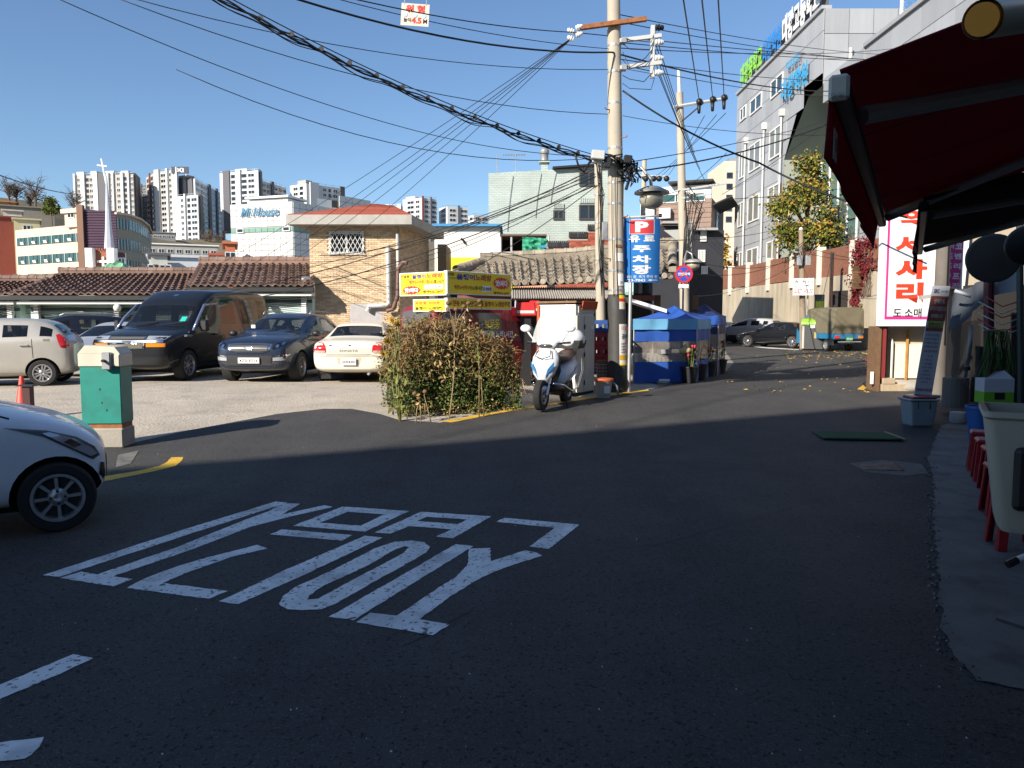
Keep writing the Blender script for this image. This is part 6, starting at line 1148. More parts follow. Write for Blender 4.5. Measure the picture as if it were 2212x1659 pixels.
for x, z in ((-.02, .78), (.0, .6), (.06, .5)): MB().box(x, x + .012, -.153, -.148, z, z + .03).build('chip', BLACK, t)
p = Vector((xa(53, 11.6), 11.6, gz(11.6))); t = thing('stub_post', 'short black steel post with a flat cap near the white hatchback', 'post', tuple(p)); MB().box(-.055, .055, -.055, .055, 0, .66).build('shaft', M('post_maroon', (.05, .012, .012), .6), t); MB().box(-.13, .12, -.09, .09, .66, .68).build('cap', BLACK, t)
def cone(label, u, D, s=1.):
    t = thing('traffic_cone', label, 'traffic cone', (xa(u, D), D, gz(D) + .012), .3); m = M('cone_orange', (.62, .05, .025), .5, var=.08)
    MB().box(-.19 * s, .19 * s, -.19 * s, .19 * s, 0, .035).build('base', m, t, bevel=.02); MB().lathe([(.15 * s, .03), (.13 * s, .06), (.03 * s, .68 * s), (.022 * s, .7 * s)], 20).build('cone', m, t, smooth=40)
cone('red traffic cone behind the short black post', 40, 12.4); cone('red traffic cone beside the white shop sign', 1884, 27.2, 1.05)
# ---- locker by the scooter
A, B, Cc, Dq = plan3(1163, 1243, 1283, 15.4, 14.9, 15.5); t = thing('metal_locker', 'cream metal locker with a dented side beside the scooter', 'locker', (B.x, B.y, gz(15) + .004)); q = [p - B for p in (A, B, Cc, Dq)]; HL_ = za(658, 14.9) - gz(15); LKW = M('locker_lit_white', (.76, .74, .68), .5, var=.05, streak=.08)  # lit side's white; the doors' cream has the shaded side put into colour
solid(q, .06, HL_, 'cabinet', LKW, t, bevel=.01); solid([p * 1.0 for p in q], 0, .06, 'base_rail', BLACK, t); L, F = frame(q[1], q[2])
ob('door', unit_box(CREAMP), t, F(L * .70, HL_ * .46, .012) @ SC(L * .55, .025, HL_ * .84)); ob('top_panel', unit_box(CREAMP), t, F(L * .55, HL_ * .95, .012) @ SC(L * .86, .02, HL_ * .08)); ob('side_door', unit_box(CREAMP), t, F(L * .22, HL_ * .46, .010) @ SC(L * .36, .025, HL_ * .84))
for z in (.25, .8, 1.35): ob('hinge', unit_box(M('hinge_dark', (.08, .07, .06), .6)), t, F(L * .42, z, .03) @ SC(.02, .03, .09))
ob('label_plate', unit_box(WHITE), t, F(L * .85, HL_ * .75, .03) @ SC(.11, .005, .07))
SHB = M('orange_sheet', (.55, .08, .02), .7); c_ = (q[0] + q[2]) / 2; solid([(p - c_) * 1.08 + c_ for p in q], HL_ + .03, HL_ + .07, 'plywood_top', WOOD, t); ob('orange_flap', unit_box(SHB), t, F(L * .62, HL_ - .01, .06) @ RX(.2) @ SC(L * .8, .02, .16)); L0, F0 = frame(q[0], q[1]); ob('orange_edge', unit_box(SHB), t, F0(.02, HL_ * .72, .03) @ SC(.05, .03, HL_ * .55))
p = G(1305, 861); t = thing('pickle_bin', 'round grey bin with an orange lid at the pole foot', 'bin', (p.x, p.y + .1, gz(p.y) + .006)); MB().lathe([(.13, 0), (.165, .3), (.17, .31), (.17, .33)], 20).build('bucket', M('bucket_grey', (.42, .40, .36), .6, var=.12, scale=8), t, smooth=40); MB().lathe([(.185, .325), (.19, .35), (.185, .375), (.1, .385), (.001, .385)], 20).build('lid', M('lid_orange', (.72, .17, .06), .5), t, smooth=40); plate(t, 'paper_label', WHITE, -.01, .1, .1, .24, -.166); MB().tube([(.18, 0, .3), (.26, 0, .22), (.28, 0, .06)], .02, 6).build('hose', STEEL, t, smooth=True)
# ---- stacked plastic crates
def crate(label, x, y, z, rz, mat):
    t = thing('plastic_crate', label, 'crate', (x, y, z), rz, 'plastic crates stacked beside the pole'); w, d, h = .46, .34, .27; b = MB(); b.box(-w / 2, w / 2, -d / 2, d / 2, 0, .02)
    b.build('base', mat, t)
    for sg in (1, -1):
        f = MB(); f.box(-w / 2, w / 2, sg * d / 2 - .012, sg * d / 2 + .012, .02, .1).box(-w / 2, w / 2, sg * d / 2 - .015, sg * d / 2 + .015, h - .09, h).box(-w / 2, -w / 2 + .1, sg * d / 2 - .01, sg * d / 2 + .01, .1, h - .09).box(w / 2 - .1, w / 2, sg * d / 2 - .01, sg * d / 2 + .01, .1, h - .09).box(-.03, .03, sg * d / 2 - .01, sg * d / 2 + .01, .1, h - .09); f.build('long_side', mat, t)
        e = MB(); e.box(sg * w / 2 - .012, sg * w / 2 + .012, -d / 2, d / 2, .02, h - .12).box(sg * w / 2 - .012, sg * w / 2 + .012, -d / 2, d / 2, h - .04, h).box(sg * w / 2 - .01, sg * w / 2 + .01, -d / 2, -d / 2 + .06, h - .12, h - .04).box(sg * w / 2 - .01, sg * w / 2 + .01, d / 2 - .06, d / 2, h - .12, h - .04); e.build('end_side', mat, t)
CR, CB = M('crate_red', (.34, .03, .03), .55, var=.1), M('crate_blue', (.02, .07, .25), .55, var=.1); cx_ = xa(1296, 16.6)
for i, (lb, m) in enumerate((('red plastic crate at the bottom of the stack by the pole', CR), ('red plastic crate second from the bottom of its stack', CR), ('red plastic crate just under the blue one', CR), ('blue plastic crate on top of the red stack', CB))): crate(lb, cx_ + .02 * (i % 2), 16.7, gz(17) + .35 + .275 * i, .15 - .06 * i, m)
t = thing('crate_stand', 'dark table carrying the crate stack and wire basket', 'stand', (cx_, 16.7, gz(17))); MB().box(-.32, .4, -.25, .25, .3, .345).build('top', BLACK, t)
for sx in (-.28, .36):
    for sy in (-.2, .2): MB().box(sx - .02, sx + .02, sy - .02, sy + .02, 0, .3).build('leg', BLACK, t)
bk_ = MB(); bx, by, bz = xa(1320, 15.7), 15.9, gz(16); t = thing('wire_basket', 'wire basket holding brown cardboard at the pole foot', 'basket', (bx - .15, by, bz + .005))
for i in range(8):
    z = .05 + .07 * i; bk_.tube([(-.2, -.15, z), (.2, -.15, z), (.2, .15, z), (-.2, .15, z), (-.2, -.15, z)], .005, 4)
for i in range(7): bk_.tube([(-.2 + .4 * i / 6, -.15, 0), (-.2 + .4 * i / 6, -.15, .55)], .004, 4)
bk_.build('wires', STEEL, t); MB().box(-.1, .15, -.08, .08, .01, .62).build('cardboard', M('cardboard_brown', (.24, .13, .07), .9, var=.15), t)
# ---- utility poles
def pole(name, label, pts, rs, mat=POLEC):
    b = Vector(pts[0]); t = thing(name, label, 'utility pole', tuple(b)); MB().tube([Vector(p) - b for p in pts], rs, 20).build('shaft', mat, t, smooth=50); return t, b
gb = G(1334, 846); pt = at(1324, -150, gb.y); t, b = pole('utility_pole', 'tall concrete utility pole with posters and a black sleeve', [gb, gb.lerp(pt, .5), pt], [.178, .15, .12]); ax_ = lambda v: gb.lerp(pt, (za(v, gb.y) - gb.z) / (pt.z - gb.z)) - b; ra = lambda v: .178 - .058 * (ax_(v).z) / (pt.z - b.z)
slv = ax_(636); MB().tube([(0, 0, .0), slv], [.2, .182], 20).build('black_sleeve', M('sleeve_black', (.05, .048, .045), .6, var=.2, scale=6), t, smooth=50)
for v in (58, 100, 157, 224, 321, 396, 441, 518, 585, 627): a = ax_(v); MB().lathe([(ra(v) + .006, -.02), (ra(v) + .006, .02)], 20).build('steel_band', STEEL, t).location = a
for v, sg in ((240, -1), (470, 1), (560, -1), (300, 1)): a = ax_(v); MB().tube([a + Vector((sg * .12, -.1, 0)), a + Vector((sg * .2, -.16, 0)), a + Vector((sg * .22, -.17, .03))], .012, 6).build('step_bolt', RUST, t)
def wrap(v0, v1, a0, a1, r, mat, name='poster'):       # a sheet wrapped round the pole
    p0, p1 = ax_(v1), ax_(v0); n_ = 8; vs = []
    for p in (p0, p1): vs += [p + Vector((r * math.sin(a0 + (a1 - a0) * i / n_), -r * math.cos(a0 + (a1 - a0) * i / n_), 0)) for i in range(n_ + 1)]
    return MB().add(vs, [(i, i + 1, n_ + 2 + i, n_ + 1 + i) for i in range(n_)]).build(name, mat, t, smooth=True)
wrap(700, 788, .1, 1.35, .196, M('poster_white', (.70, .69, .66), .6)); wrap(766, 777, .12, 1.33, .1975, M('poster_orange', (.65, .35, .03), .6), 'poster_band'); wrap(784, 788, .1, 1.35, .1975, YEL, 'poster_band')
wrap(638, 645, .15, .95, .188, YEL, 'sticker'); wrap(645, 652, .15, .95, .188, RED, 'sticker'); wrap(652, 668, .15, .95, .187, M('poster_white'), 'sticker'); wrap(652, 662, .6, .9, .189, YEL, 'sticker'); wrap(592, 618, .0, .9, .176, WHITE, 'paper_notice'); wrap(548, 566, -.2, .8, .172, M('poster_white'), 'paper_notice'); wrap(530, 536, -.2, .5, .171, RUST, 'stain'); 
def onpole(body, w, h, mat, v, a, r, bold=.02):
    p = ax_(v); X = T(*p) @ RZ(a) @ T(0, -r, 0); return letters(body, w, h, mat, t, 0, 0, 0, bold, X=X)
onpole('11.16', .2, .075, RED, 709, .72, .212, .03); onpole('공개', .2, .11, INK, 727, .72, .214, .04)
for i, v in enumerate((742, 748, 754, 760)): onpole('▲♣●', .11, .035, INK, v, .5, .207, .0); 
onpole('보문', .09, .055, RED, 740, 1.0, .207, .03); onpole('10.0', .1, .06, RED, 757, 1.0, .207, .03); onpole('39', .06, .06, INK, 611, .42, .185, .0)
# steel arms
a = ax_(57); arm = MB().box(-.68, .62, -.05, .05, -.04, .04); arm.build('rusty_crossarm', RUST, t).matrix_local = T(a.x, a.y - .17, a.z) @ RY(-.13); ins = M('porcelain', (.72, .72, .70), .25)
def insul(x, y, z, X=None, m=ins, s=1.): return MB().lathe([(.02 * s, 0), (.05 * s, .01 * s), (.05 * s, .03 * s), (.025 * s, .04 * s), (.055 * s, .05 * s), (.055 * s, .075 * s), (.025 * s, .085 * s), (.045 * s, .1 * s), (.03 * s, .14 * s)], 12).build('insulator', m, t, smooth=50)
ic = at(1240, 74, gb.y - .2) - b
for k in range(4): i_ = insul(0, 0, 0); i_.matrix_local = T(ic.x + .03 * (k % 2), ic.y, ic.z - .1 + .07 * k) @ RY(1.2 * (1 if k % 2 else -1)); 
MB().tube([ic, a + Vector((-.62, -.17, -.09))], .012, 5).build('tie_rod', STEEL, t)
for v in (92, 150): q = ax_(v); MB().box(0, .82, -.04, .04, -.035, .035).build('steel_arm', M('arm_white', (.60, .60, .57), .5, .3), t).matrix_local = T(q.x + .1, q.y - .1, q.z) @ RY(-.12); MB().box(.1, .2, -.08, .08, -.05, .05).build('arm_clamp', STEEL, t).matrix_local = T(q.x + .02, q.y - .1, q.z)
q = at(1409, 112, gb.y - .1) - b; MB().box(-.04, .04, -.03, .03, -.5, .5).build('insulator_bar', M('arm_white'), t).matrix_local = T(*q)
for k, dz in enumerate((.46, .18, -.12, -.4)): i_ = insul(0, 0, 0, m=ins if k else BLACK, s=1.2); i_.matrix_local = T(q.x + .05, q.y, q.z + dz) @ RY(math.pi / 2)
for k in range(7):
    rr = random.Random(k); z0 = q.z - .5 + .15 * k; MB().tube([(q.x + .05, q.y, z0), (q.x - .1 + rr.uniform(-.1, .1), q.y - .1, z0 - .25), (q.x - .45, q.y - .08, z0 - .35 + rr.uniform(-.1, .2)), (ax_(150).x + .15, q.y, z0 - .1)], .008, 4).build('jumper_wire', CABLE, t, smooth=True)
# splice boxes and the tangle at the cable height
for (u, v, w, d, h, m) in ((1291, 337, .26, .3, .17, M('box_grey', (.5, .5, .48), .5)), (1312, 352, .14, .15, .2, BLACK), (1356, 345, .16, .14, .16, BLACK), (1290, 348, .2, .12, .08, M('box_grey'))): c_ = at(u, v, gb.y - .3) - b; MB().box(-w / 2, w / 2, -d / 2, d / 2, -h / 2, h / 2).build('splice_box', m, t, bevel=.015).matrix_local = T(*c_) @ RY(.1)
for k in range(34):
    rr = random.Random(100 + k); u, v = 1350 + rr.uniform(-14, 14), 345; q_ = []
    for j in range(6): q_.append(at(u + rr.uniform(-9, 10) + 3 * j * (k % 3 > 0), v + rr.uniform(-6, 6), gb.y + rr.uniform(-.4, .1)) - b); v += rr.uniform(2, 15)
    MB().tube(q_, .011 if k % 4 else .018, 4).build('tangled_cable', CABLE, t, smooth=True)
for k in range(10):
    rr = random.Random(200 + k); MB().tube([at(1296 + rr.uniform(-8, 8), 335 + rr.uniform(-6, 20), gb.y - .3) - b, at(1318 + rr.uniform(-6, 6), 340 + rr.uniform(-10, 20), gb.y - .35) - b, at(1345, 335 + rr.uniform(-8, 30), gb.y - .25) - b], .013, 4).build('tangled_cable', CABLE, t, smooth=True)
for u0, u1 in ((1322, 1326), (1330, 1334), (1347, 1348)): MB().tube([at(u0, 380, gb.y - .2) - b, at((u0 + u1) / 2 - 2, 470, gb.y - .19) - b, at(u1, 640, gb.y - .19) - b], .008, 4).build('riser_cable', CABLE, t)
MB().tube([at(1362, 610, gb.y - .15) - b, at(1358, 846, gb.y - .15) - b], .035, 8).build('conduit', STEEL, t)
# second, thinner pole
g2_ = Vector((xa(1301, 17.3), 17.3, gz(17))); t2, b2 = pole('service_pole', 'thin concrete pole just left of the tall utility pole', [g2_, at(1292, 338, 17.3)], [.115, .085]); t = t2
for v in (420, 480, 560): q = at(1296, v, 17.2) - b2; MB().lathe([(.108, -.015), (.108, .015)], 16).build('steel_band', STEEL, t2).location = (q.x, 0, q.z)
q = at(1306, 500, 17.1) - b2; MB().box(-.06, .06, -.1, .02, -.2, .2).build('meter_box', STEEL, t2, bevel=.01).location = q
for k in range(6):
    rr = random.Random(300 + k); MB().tube([at(1290 + rr.uniform(-4, 12), 350, 17.15) - b2, at(1292 + rr.uniform(-6, 14), 420, 17.15) - b2, at(1296 + rr.uniform(-4, 10), 520, 17.15) - b2, at(1300, 640, 17.15) - b2], .008, 4).build('riser_cable', CABLE, t2)
# third pole up the road
g3 = Vector((xa(1483, 26), 26, gz(26))); t3, b3_ = pole('street_pole', 'concrete pole with crossarm and black insulators up the road', [g3, at(1468, 200, 26)], [.165, .115]); t = t3; MB().tube([at(1468, 205, 26) - b3_, at(1466, 150, 26) - b3_], [.07, .055], 12).build('pole_cap', M('arm_white'), t3)
c0, c1 = at(1455, 231, 25.85) - b3_, at(1572, 212, 25.85) - b3_; MB().tube([c0, c1], .05, 6).build('crossarm', M('arm_white'), t3); MB().tube([at(1473, 262, 25.9) - b3_, at(1520, 222, 25.9) - b3_], .025, 6).build('brace', BLACK, t3)
for f in (.47, .72, .93): c_ = c0.lerp(c1, f); MB().ball(c_ + Vector((0, -.05, .02)), .11, 12, 8).tube([c_, c_ + Vector((-.02, -.1, -.35))], [.07, .05], 8).build('insulator', BLACK, t3, smooth=True)
for v, l in ((410, 95), (428, 60)): q = at(1475, v, 25.9) - b3_; MB().box(-.05, l / FPX * 26, -.04, .04, -.03, .03).build('arm', M('arm_white'), t3).matrix_local = T(*q) @ RY(-.15)
MB().tube([at(1470, 410, 25.9) - b3_, at(1425, 425, 25.9) - b3_], .03, 6).build('arm', M('arm_white'), t3)
for k in range(16):
    rr = random.Random(400 + k); MB().tube([at(1483 + rr.uniform(-6, 8), 395 + rr.uniform(0, 60), 25.8) - b3_, at(1500 + rr.uniform(-20, 25), 430 + rr.uniform(-20, 40), 25.8) - b3_, at(1483 + rr.uniform(-6, 10), 500 + rr.uniform(-10, 80), 25.8) - b3_, at(1482 + rr.uniform(-14, 14), 620, 25.8) - b3_], .012, 4).build('cable_loop', CABLE, t3, smooth=True)
g4 = Vector((xa(1383, 42), 42, .4)); t4, b4 = pole('distant_pole', 'slim distant pole behind the round street lamp', [g4, at(1392, 345, 42)], [.17, .12]); MB().tube([at(1382, 380, 41.8) - b4, at(1446, 382, 41.8) - b4], .06, 6).build('crossarm', M('arm_white'), t4)
for u in (1395, 1412, 1424, 1440): MB().ball(at(u, 386, 41.7) - b4, .16, 10, 6).build('insulator', BLACK, t4, smooth=True)
# ---- street lamps
def lamp(label, u, v, D, s, arm):
    c_ = at(u, v, D); t = thing('street_lamp', label, 'street lamp', tuple(c_)); r_ = s
    MB().lathe([(r_ * .45, .1 * s / .3), (r_ * 1.02, .02), (r_ * 1.05, -.02), (r_ * .8, -.01), (.05, .02)], 24).build('shade', M('lamp_shade', (.36, .34, .30), .5, .2), t, smooth=50); MB().ball((0, 0, -r_ * .42), (r_ * .74, r_ * .74, r_ * .56), 18, 12).build('globe', M('lamp_globe', (.34, .32, .25), .25, coat=.5), t, smooth=True)
    MB().tube([(0, 0, .05)] + [at(*q_) - c_ for q_ in arm], .03 * s / .3, 8).build('arm', STEEL, t, smooth=True)
lamp('round street lamp on a curved arm above the parking banner', 1408, 416, 15.9, .34, [(1405, 385, 15.9), (1385, 362, 15.95), (1364, 372, 16.0), (1352, 410, 16.0)])
lamp('small street lamp beside the no-stopping sign', 1497, 566, 23.5, .26, [(1494, 548, 23.5), (1484, 543, 23.6), (1478, 560, 23.7), (1480, 600, 23.8)])
# ---- parking banner
D_ = 15.7; c0, c1 = at(1348, 472, D_), at(1424, 610, D_); w, h = c1.x - c0.x, c0.z - c1.z; t = thing('parking_banner', 'tall blue banner with a red P square hung on the pole', 'banner', ((c0.x + c1.x) / 2, D_, c1.z), R(-3)); MB().box(-w / 2, w / 2, 0, .012, 0, h).build('cloth', M('banner_blue', (.012, .17, .50), .6, var=.04), t)
MB().tube([(-w / 2 - .05, 0, h + .02), (w / 2 + .02, 0, h + .05)], .022, 8).build('top_bar', M('arm_white'), t); MB().box(w / 2 - .03, w / 2 + .03, -.02, .02, h + .02, h + .09).build('bar_end', BLACK, t); MB().tube([(-w / 2 - .02, .03, -.1), (-w / 2 - .02, .03, h + .05)], .012, 6).build('side_cord', CABLE, t)
plate(t, 'square_border', WHITE, -.25, .25, h * .755, h * .985, -.003); plate(t, 'red_square', M('banner_red', (.62, .04, .05), .5), -.236, .236, h * .764, h * .976, -.005); letters('P', .27, h * .165, WHITE, t, 0, h * .87, -.008, .05)
for bdy, w_, f0_, f1_ in (('유 료', .52, .26, .37), ('주', .36, .42, .525), ('차', .38, .575, .70), ('장', .38, .725, .87)): letters(bdy, w_, (f1_ - f0_) * h, WHITE, t, 0, h * (1 - (f0_ + f1_) / 2), -.006, .045)
letters('최초 원  추가 주차 원', .64, h * .045, WHITE, t, 0, h * .09, -.006, .01); letters('923-7043', .40, h * .042, WHITE, t, -.12, h * .033, -.006, .02); MB().add([(.13, -.006, .045), (.20, -.006, .07), (.20, -.006, .052), (.33, -.006, .052), (.33, -.006, .038), (.20, -.006, .038), (.20, -.006, .02)], [(0, 1, 2, 3, 4, 5, 6)]).build('arrow', WHITE, t)
# ---- no stopping sign
c_ = at(1477, 592, 23); t = thing('no_stopping_sign', 'round blue no-stopping sign with red ring and cross', 'sign', tuple(c_)); r_ = .27; MB().lathe([(r_, -.01), (r_, .01)], 28, axis='y').build('disc', M('sign_red2', (.55, .02, .03), .5), t); MB().lathe([(r_ * .78, -.012), (r_ * .78, -.011)], 28, axis='y').build('blue_face', M('sign_blue2', (.02, .08, .45), .5), t)
for sg in (1, -1): MB().box(-r_ * .82, r_ * .82, -.016, -.013, -.025, .025).build('cross_bar', M('sign_red2'), t).rotation_euler = (0, sg * .785, 0)
letters('견인지역', .36, .085, WHITE, t, 0, 0, -.02, .03); MB().tube([(0, .03, .2), (0, .03, gz(23) - c_.z)], .03, 8).build('post', STEEL, t); plate(t, 'notice_plate', WHITE, -.15, .15, -.42, -.3, 0)
# ---- hanging height sign
c0, c1 = at(866, 8, 12.6), at(927, 56, 12.6); w, h = c1.x - c0.x, c0.z - c1.z; t = thing('height_warning_sign', 'white height warning plate hanging from the overhead cable', 'sign', ((c0.x + c1.x) / 2, 12.6, (c0.z + c1.z) / 2)); t.rotation_euler = (0, R(4), 0)
DS = M('danger_plate', (.62, .55, .47), .6, var=.05); MB().box(-w / 2, w / 2, 0, .008, -h / 2, h / 2).build('board', DS, t); SKYH = M('hole_pale', (.45, .62, .78), .6); letters('위 험', w * .68, h * .36, RED, t, 0, h * .26, -.004, .045); letters('높이', w * .26, h * .2, INK, t, -w * .27, -h * .25, -.004, .02); letters('4.5', w * .36, h * .27, RED, t, w * .06, -h * .25, -.004, .04); letters('M', w * .14, h * .2, INK, t, w * .37, -h * .27, -.004, .02)
for x in (-.35, 0, .32): MB().lathe([(.035, -.006), (.035, -.004)], 14, axis='y').build('vent_hole', SKYH, t).location = (x * w, 0, -h * .02)
for x in (-.4, .38): MB().tube([(x * w, 0, h / 2 - .02), (x * w, 0, h / 2 + .09)], .006, 5).build('hook', STEEL, t)
# ---- yellow signboards on the van
def signbox(label, ua, ub, va0, va1, vb0, vb1, Da, Db, rows, price=None, burst=None):
    a0, b0 = at(ua, va1, Da), at(ub, vb1, Db); L = math.hypot(b0.x - a0.x, b0.y - a0.y); h = ((za(va0, Da) - za(va1, Da)) + (za(vb0, Db) - za(vb1, Db))) / 2; z0 = (a0.z + b0.z) / 2
    t = thing('roof_signboard', label, 'sign', (a0.x, a0.y, z0), math.atan2(b0.y - a0.y, b0.x - a0.x)); MB().box(0, L, .0, .10, 0, h).build('box', WHITE, t, bevel=.006); plate(t, 'yellow_face', YEL, .04, L - .03, .02, h - .02, -.003)
    for body, x, z, w, hh, m, bo in rows: letters(body, w * L, hh * h, m, t, x * L, z * h, -.007, bo)
    if price: x, z, w, hh = price; plate(t, 'price_patch', WHITE, (x - w / 2) * L, (x + w / 2) * L, (z - hh / 2) * h, (z + hh / 2) * h, -.005)
    if burst:
        x, z, rx, rz_ = burst; n_ = 18; MB().poly([((x + rx * (1 if i % 2 else .78) * math.cos(math.pi * i / n_)) * L, -.006, (z + rz_ * (1 if i % 2 else .78) * math.sin(math.pi * i / n_)) * h) for i in range(2 * n_)]).build('starburst', RED, t); letters('앗!싸다', rx * 1.35 * L, rz_ * 1.0 * h, WHITE, t, x * L, z * h, -.009, .045)
    return t
signbox('bright yellow signboard with red starburst facing left on the van roof', 863, 964, 592, 641, 584, 637, 15.9, 15.2, [('신설동', .13, .84, .2, .12, INK, .02), ('2.3번출구 앞', .2, .7, .16, .07, INK, .0), ('올챙이', .43, .82, .29, .18, NAVY, .03), ('노래방', .76, .84, .34, .2, BROWNRED, .03), ('맥주3+안주1개+', .45, .58, .46, .18, BROWNRED, .02), ('노래1시간', .82, .58, .28, .18, INK, .02), ('25.000원', .74, .37, .34, .13, M('ink_violet', (.12, .04, .12), .6), .01), ('예약926-2607', .73, .17, .44, .13, INK, .02)], (.74, .37, .4, .19), (.27, .25, .22, .2))
signbox('ochre yellow signboard with red starburst facing right on the van roof', 966, 1105, 585, 636, 592, 639, 15.2, 16.6, [('신설동', .05, .85, .1, .14, INK, .02), ('2.3번출구 앞', .09, .68, .13, .08, INK, .0), ('올챙이', .27, .76, .27, .26, NAVY, .04), ('노래방', .54, .76, .25, .28, BROWNRED, .04), ('맥주3+안주1개+', .24, .30, .28, .2, BROWNRED, .02), ('노래1시간', .45, .30, .15, .2, INK, .02), ('25.000원', .595, .29, .14, .18, INK, .03), ('예약926-2607', .83, .12, .26, .12, INK, .02)], (.595, .29, .16, .25), (.83, .56, .15, .3))
signbox('lower yellow sign strip on the van rear half hidden by dry stalks', 892, 964, 648, 676, 644, 671, 15.75, 15.3, [('보문동 브라운', .45, .7, .75, .26, BROWNRED, .02), ('올챙이 노래방', .45, .28, .75, .26, INK, .02)])
signbox('lower ochre sign strip naming the hotel on the van side', 966, 1105, 643, 669, 646, 668, 15.3, 16.6, [('보문동 브라운관광호텔 올챙이 노래방주점', .5, .5, .94, .5, BROWNRED, .03)])
# ---- delivery boxes on the far side of the hedge
for lb, u, v, D, w, h in (('red delivery box with pale stripe behind the hedge', 1135, 668, 17, .5, .3), ('small red delivery box beside the white locker', 1155, 664, 17.6, .3, .3)):
    c_ = at(u, v, D); t = thing('delivery_box', lb, 'box', (c_.x, D, c_.z - h / 2)); MB().box(-w / 2, w / 2, -.2, .2, 0, h, tx=.8, ty=.85).build('body', M('box_red', (.50, .02, .02), .45), t, bevel=.02); plate(t, 'stripe', M('stripe_pale', (.7, .62, .58), .6), -w * .38, w * .38, h * .2, h * .4, -.2); MB().box(-.12, .12, -.1, .1, gz(17) - (c_.z - h / 2), 0).build('stand', BLACK, t)
# ================================================================ TENTS
TBL = M('tent_blue', (.025, .10, .42), .7, var=.06, bump=.25, bscale=9); TLB = M('tent_light_blue', (.16, .42, .66), .7, var=.05, bump=.25, bscale=9); TNV = M('tent_navy', (.015, .03, .12), .7, var=.08, bump=.25, bscale=9)
CLR = M('clear_vinyl', (.34, .30, .265), .22, alpha=.6, var=.25, scale=5, bump=.9, bscale=7, spec=.7)
def cloth(p00, p10, p01, p11, nu, nv, amp, mat, name, parent, seed=1, vert=True):
    rnd = random.Random(seed); vs = []; p00, p10, p01, p11 = [Vector(p) for p in (p00, p10, p01, p11)]; n = (p10 - p00).cross(p01 - p00).normalized(); ph = [rnd.uniform(0, 6.28) for _ in range(nu + 1)]
    for j in range(nv + 1):
        for i in range(nu + 1):
            a, b_ = i / nu, j / nv; p = p00.lerp(p10, a).lerp(p01.lerp(p11, a), b_); k = math.sin(a * nu * .9 + ph[i] * .25) * amp * (1 - b_ * .8 if vert else 1) + rnd.uniform(-.3, .3) * amp; vs.append(p + n * k)
    return MB().add(vs, [(j * (nu + 1) + i, j * (nu + 1) + i + 1, (j + 1) * (nu + 1) + i + 1, (j + 1) * (nu + 1) + i) for j in range(nv) for i in range(nu)]).build(name, mat, parent, smooth=True)
def tent(label, fl, fr, br, eave, apex, mats, band, sides):
    top, val, wall = mats; o = Vector((fl[0], fl[1], gz(fl[1]))); t = thing('canopy_tent', label, 'tent', tuple(o)); bl = (fl[0] + br[0] - fr[0], fl[1] + br[1] - fr[1]); P = [Vector((p[0] - o.x, p[1] - o.y, 0)) for p in (fl, fr, br, bl)]; c_ = sum(P, Vector()) / 4; A = Vector((c_.x, c_.y, apex)); E_ = lambda p, z: Vector((p.x, p.y, z))
    for i in range(4):
        a, b_ = P[i], P[(i + 1) % 4]; oa, ob_ = (a - c_) * 1.03 + c_, (b_ - c_) * 1.03 + c_
        n_ = 10; vs = []
        for j in range(n_ + 1):
            f = j / n_; z = eave + (apex - eave) * (f ** 1.35)
            vs += [E_(oa.lerp(c_, f), z), E_((oa + ob_) / 2, 0).lerp(E_(c_, 0), f) + Vector((0, 0, z - .05 * math.sin(math.pi * (1 - f)))), E_(ob_.lerp(c_, f), z)]
        MB().add(vs, [(3 * j + k, 3 * j + k + 1, 3 * j + k + 4, 3 * j + k + 3) for j in range(n_) for k in range(2)]).build('roof_panel', top, t, smooth=True)
        cloth(E_(oa, eave - .24), E_(ob_, eave - .24), E_(oa, eave), E_(ob_, eave), 14, 3, .022, val, 'valance', t, i)
        if i in sides:
            z1, z2, z3 = eave - .24, eave - .24 - band[0], band[1]; ia, ib = (a - c_) * .99 + c_, (b_ - c_) * .99 + c_
            cloth(E_(ia, z2), E_(ib, z2), E_(ia, z1), E_(ib, z1), 14, 3, .024, wall, 'upper_wall', t, i + 10); cloth(E_(ia, z3), E_(ib, z3), E_(ia, z2), E_(ib, z2), 18, 8, .014, CLR, 'clear_window', t, i + 20); cloth(E_(ia * 1.0, .02), E_(ib, .02), E_(ia, z3), E_(ib, z3), 16, 5, .03, wall, 'lower_wall', t, i + 30)
    for p in P: MB().tube([E_(p, 0), E_(p, eave)], .018, 8).build('leg', STEEL, t)
    return t
f0, f1 = G(1368, 830), G(1503, 827); f2 = (f1.x + .78, f1.y + 1.9); EV = za(689, 17.4) - gz(17.4)
tt = tent('light blue canopy tent with clear vinyl front beside the pole', (f0.x, f0.y), (f1.x, f1.y), f2, EV, EV + .32, (TBL, TLB, TBL), (.27, .50), (0, 1))  # roof takes the darker blue: its shade is put into the colour
tent('darker blue canopy tent behind the first one', (f2[0] - .7, f2[1] + .12), (f2[0] + .30, f2[1] + .3), (f2[0] + 1.0, f2[1] + 2.2), EV + .1, EV + .42, (TNV, TBL, TNV), (.25, .4), (0, 1))
t = thing('foam_counter', 'long white foam box counter behind the tent vinyl', 'counter', (f0.x + .12, f0.y + .14, gz(17.4)), math.atan2(f1.y - f0.y, f1.x - f0.x)); w = f1.x - f0.x - .15; MB().box(0, w, 0, .45, .42, .68).build('box', M('foam_white', (.75, .75, .72), .7), t, bevel=.01)
for i in range(11): MB().box(.15 + i * (w - .3) / 10 - .008, .15 + i * (w - .3) / 10 + .008, -.012, -.001, .47, .6).build('slot', M('slot_grey', (.2, .2, .2), .8), t)
MB().box(.05, w - .05, .05, .4, 0, .42).build('stand', DARK, t)
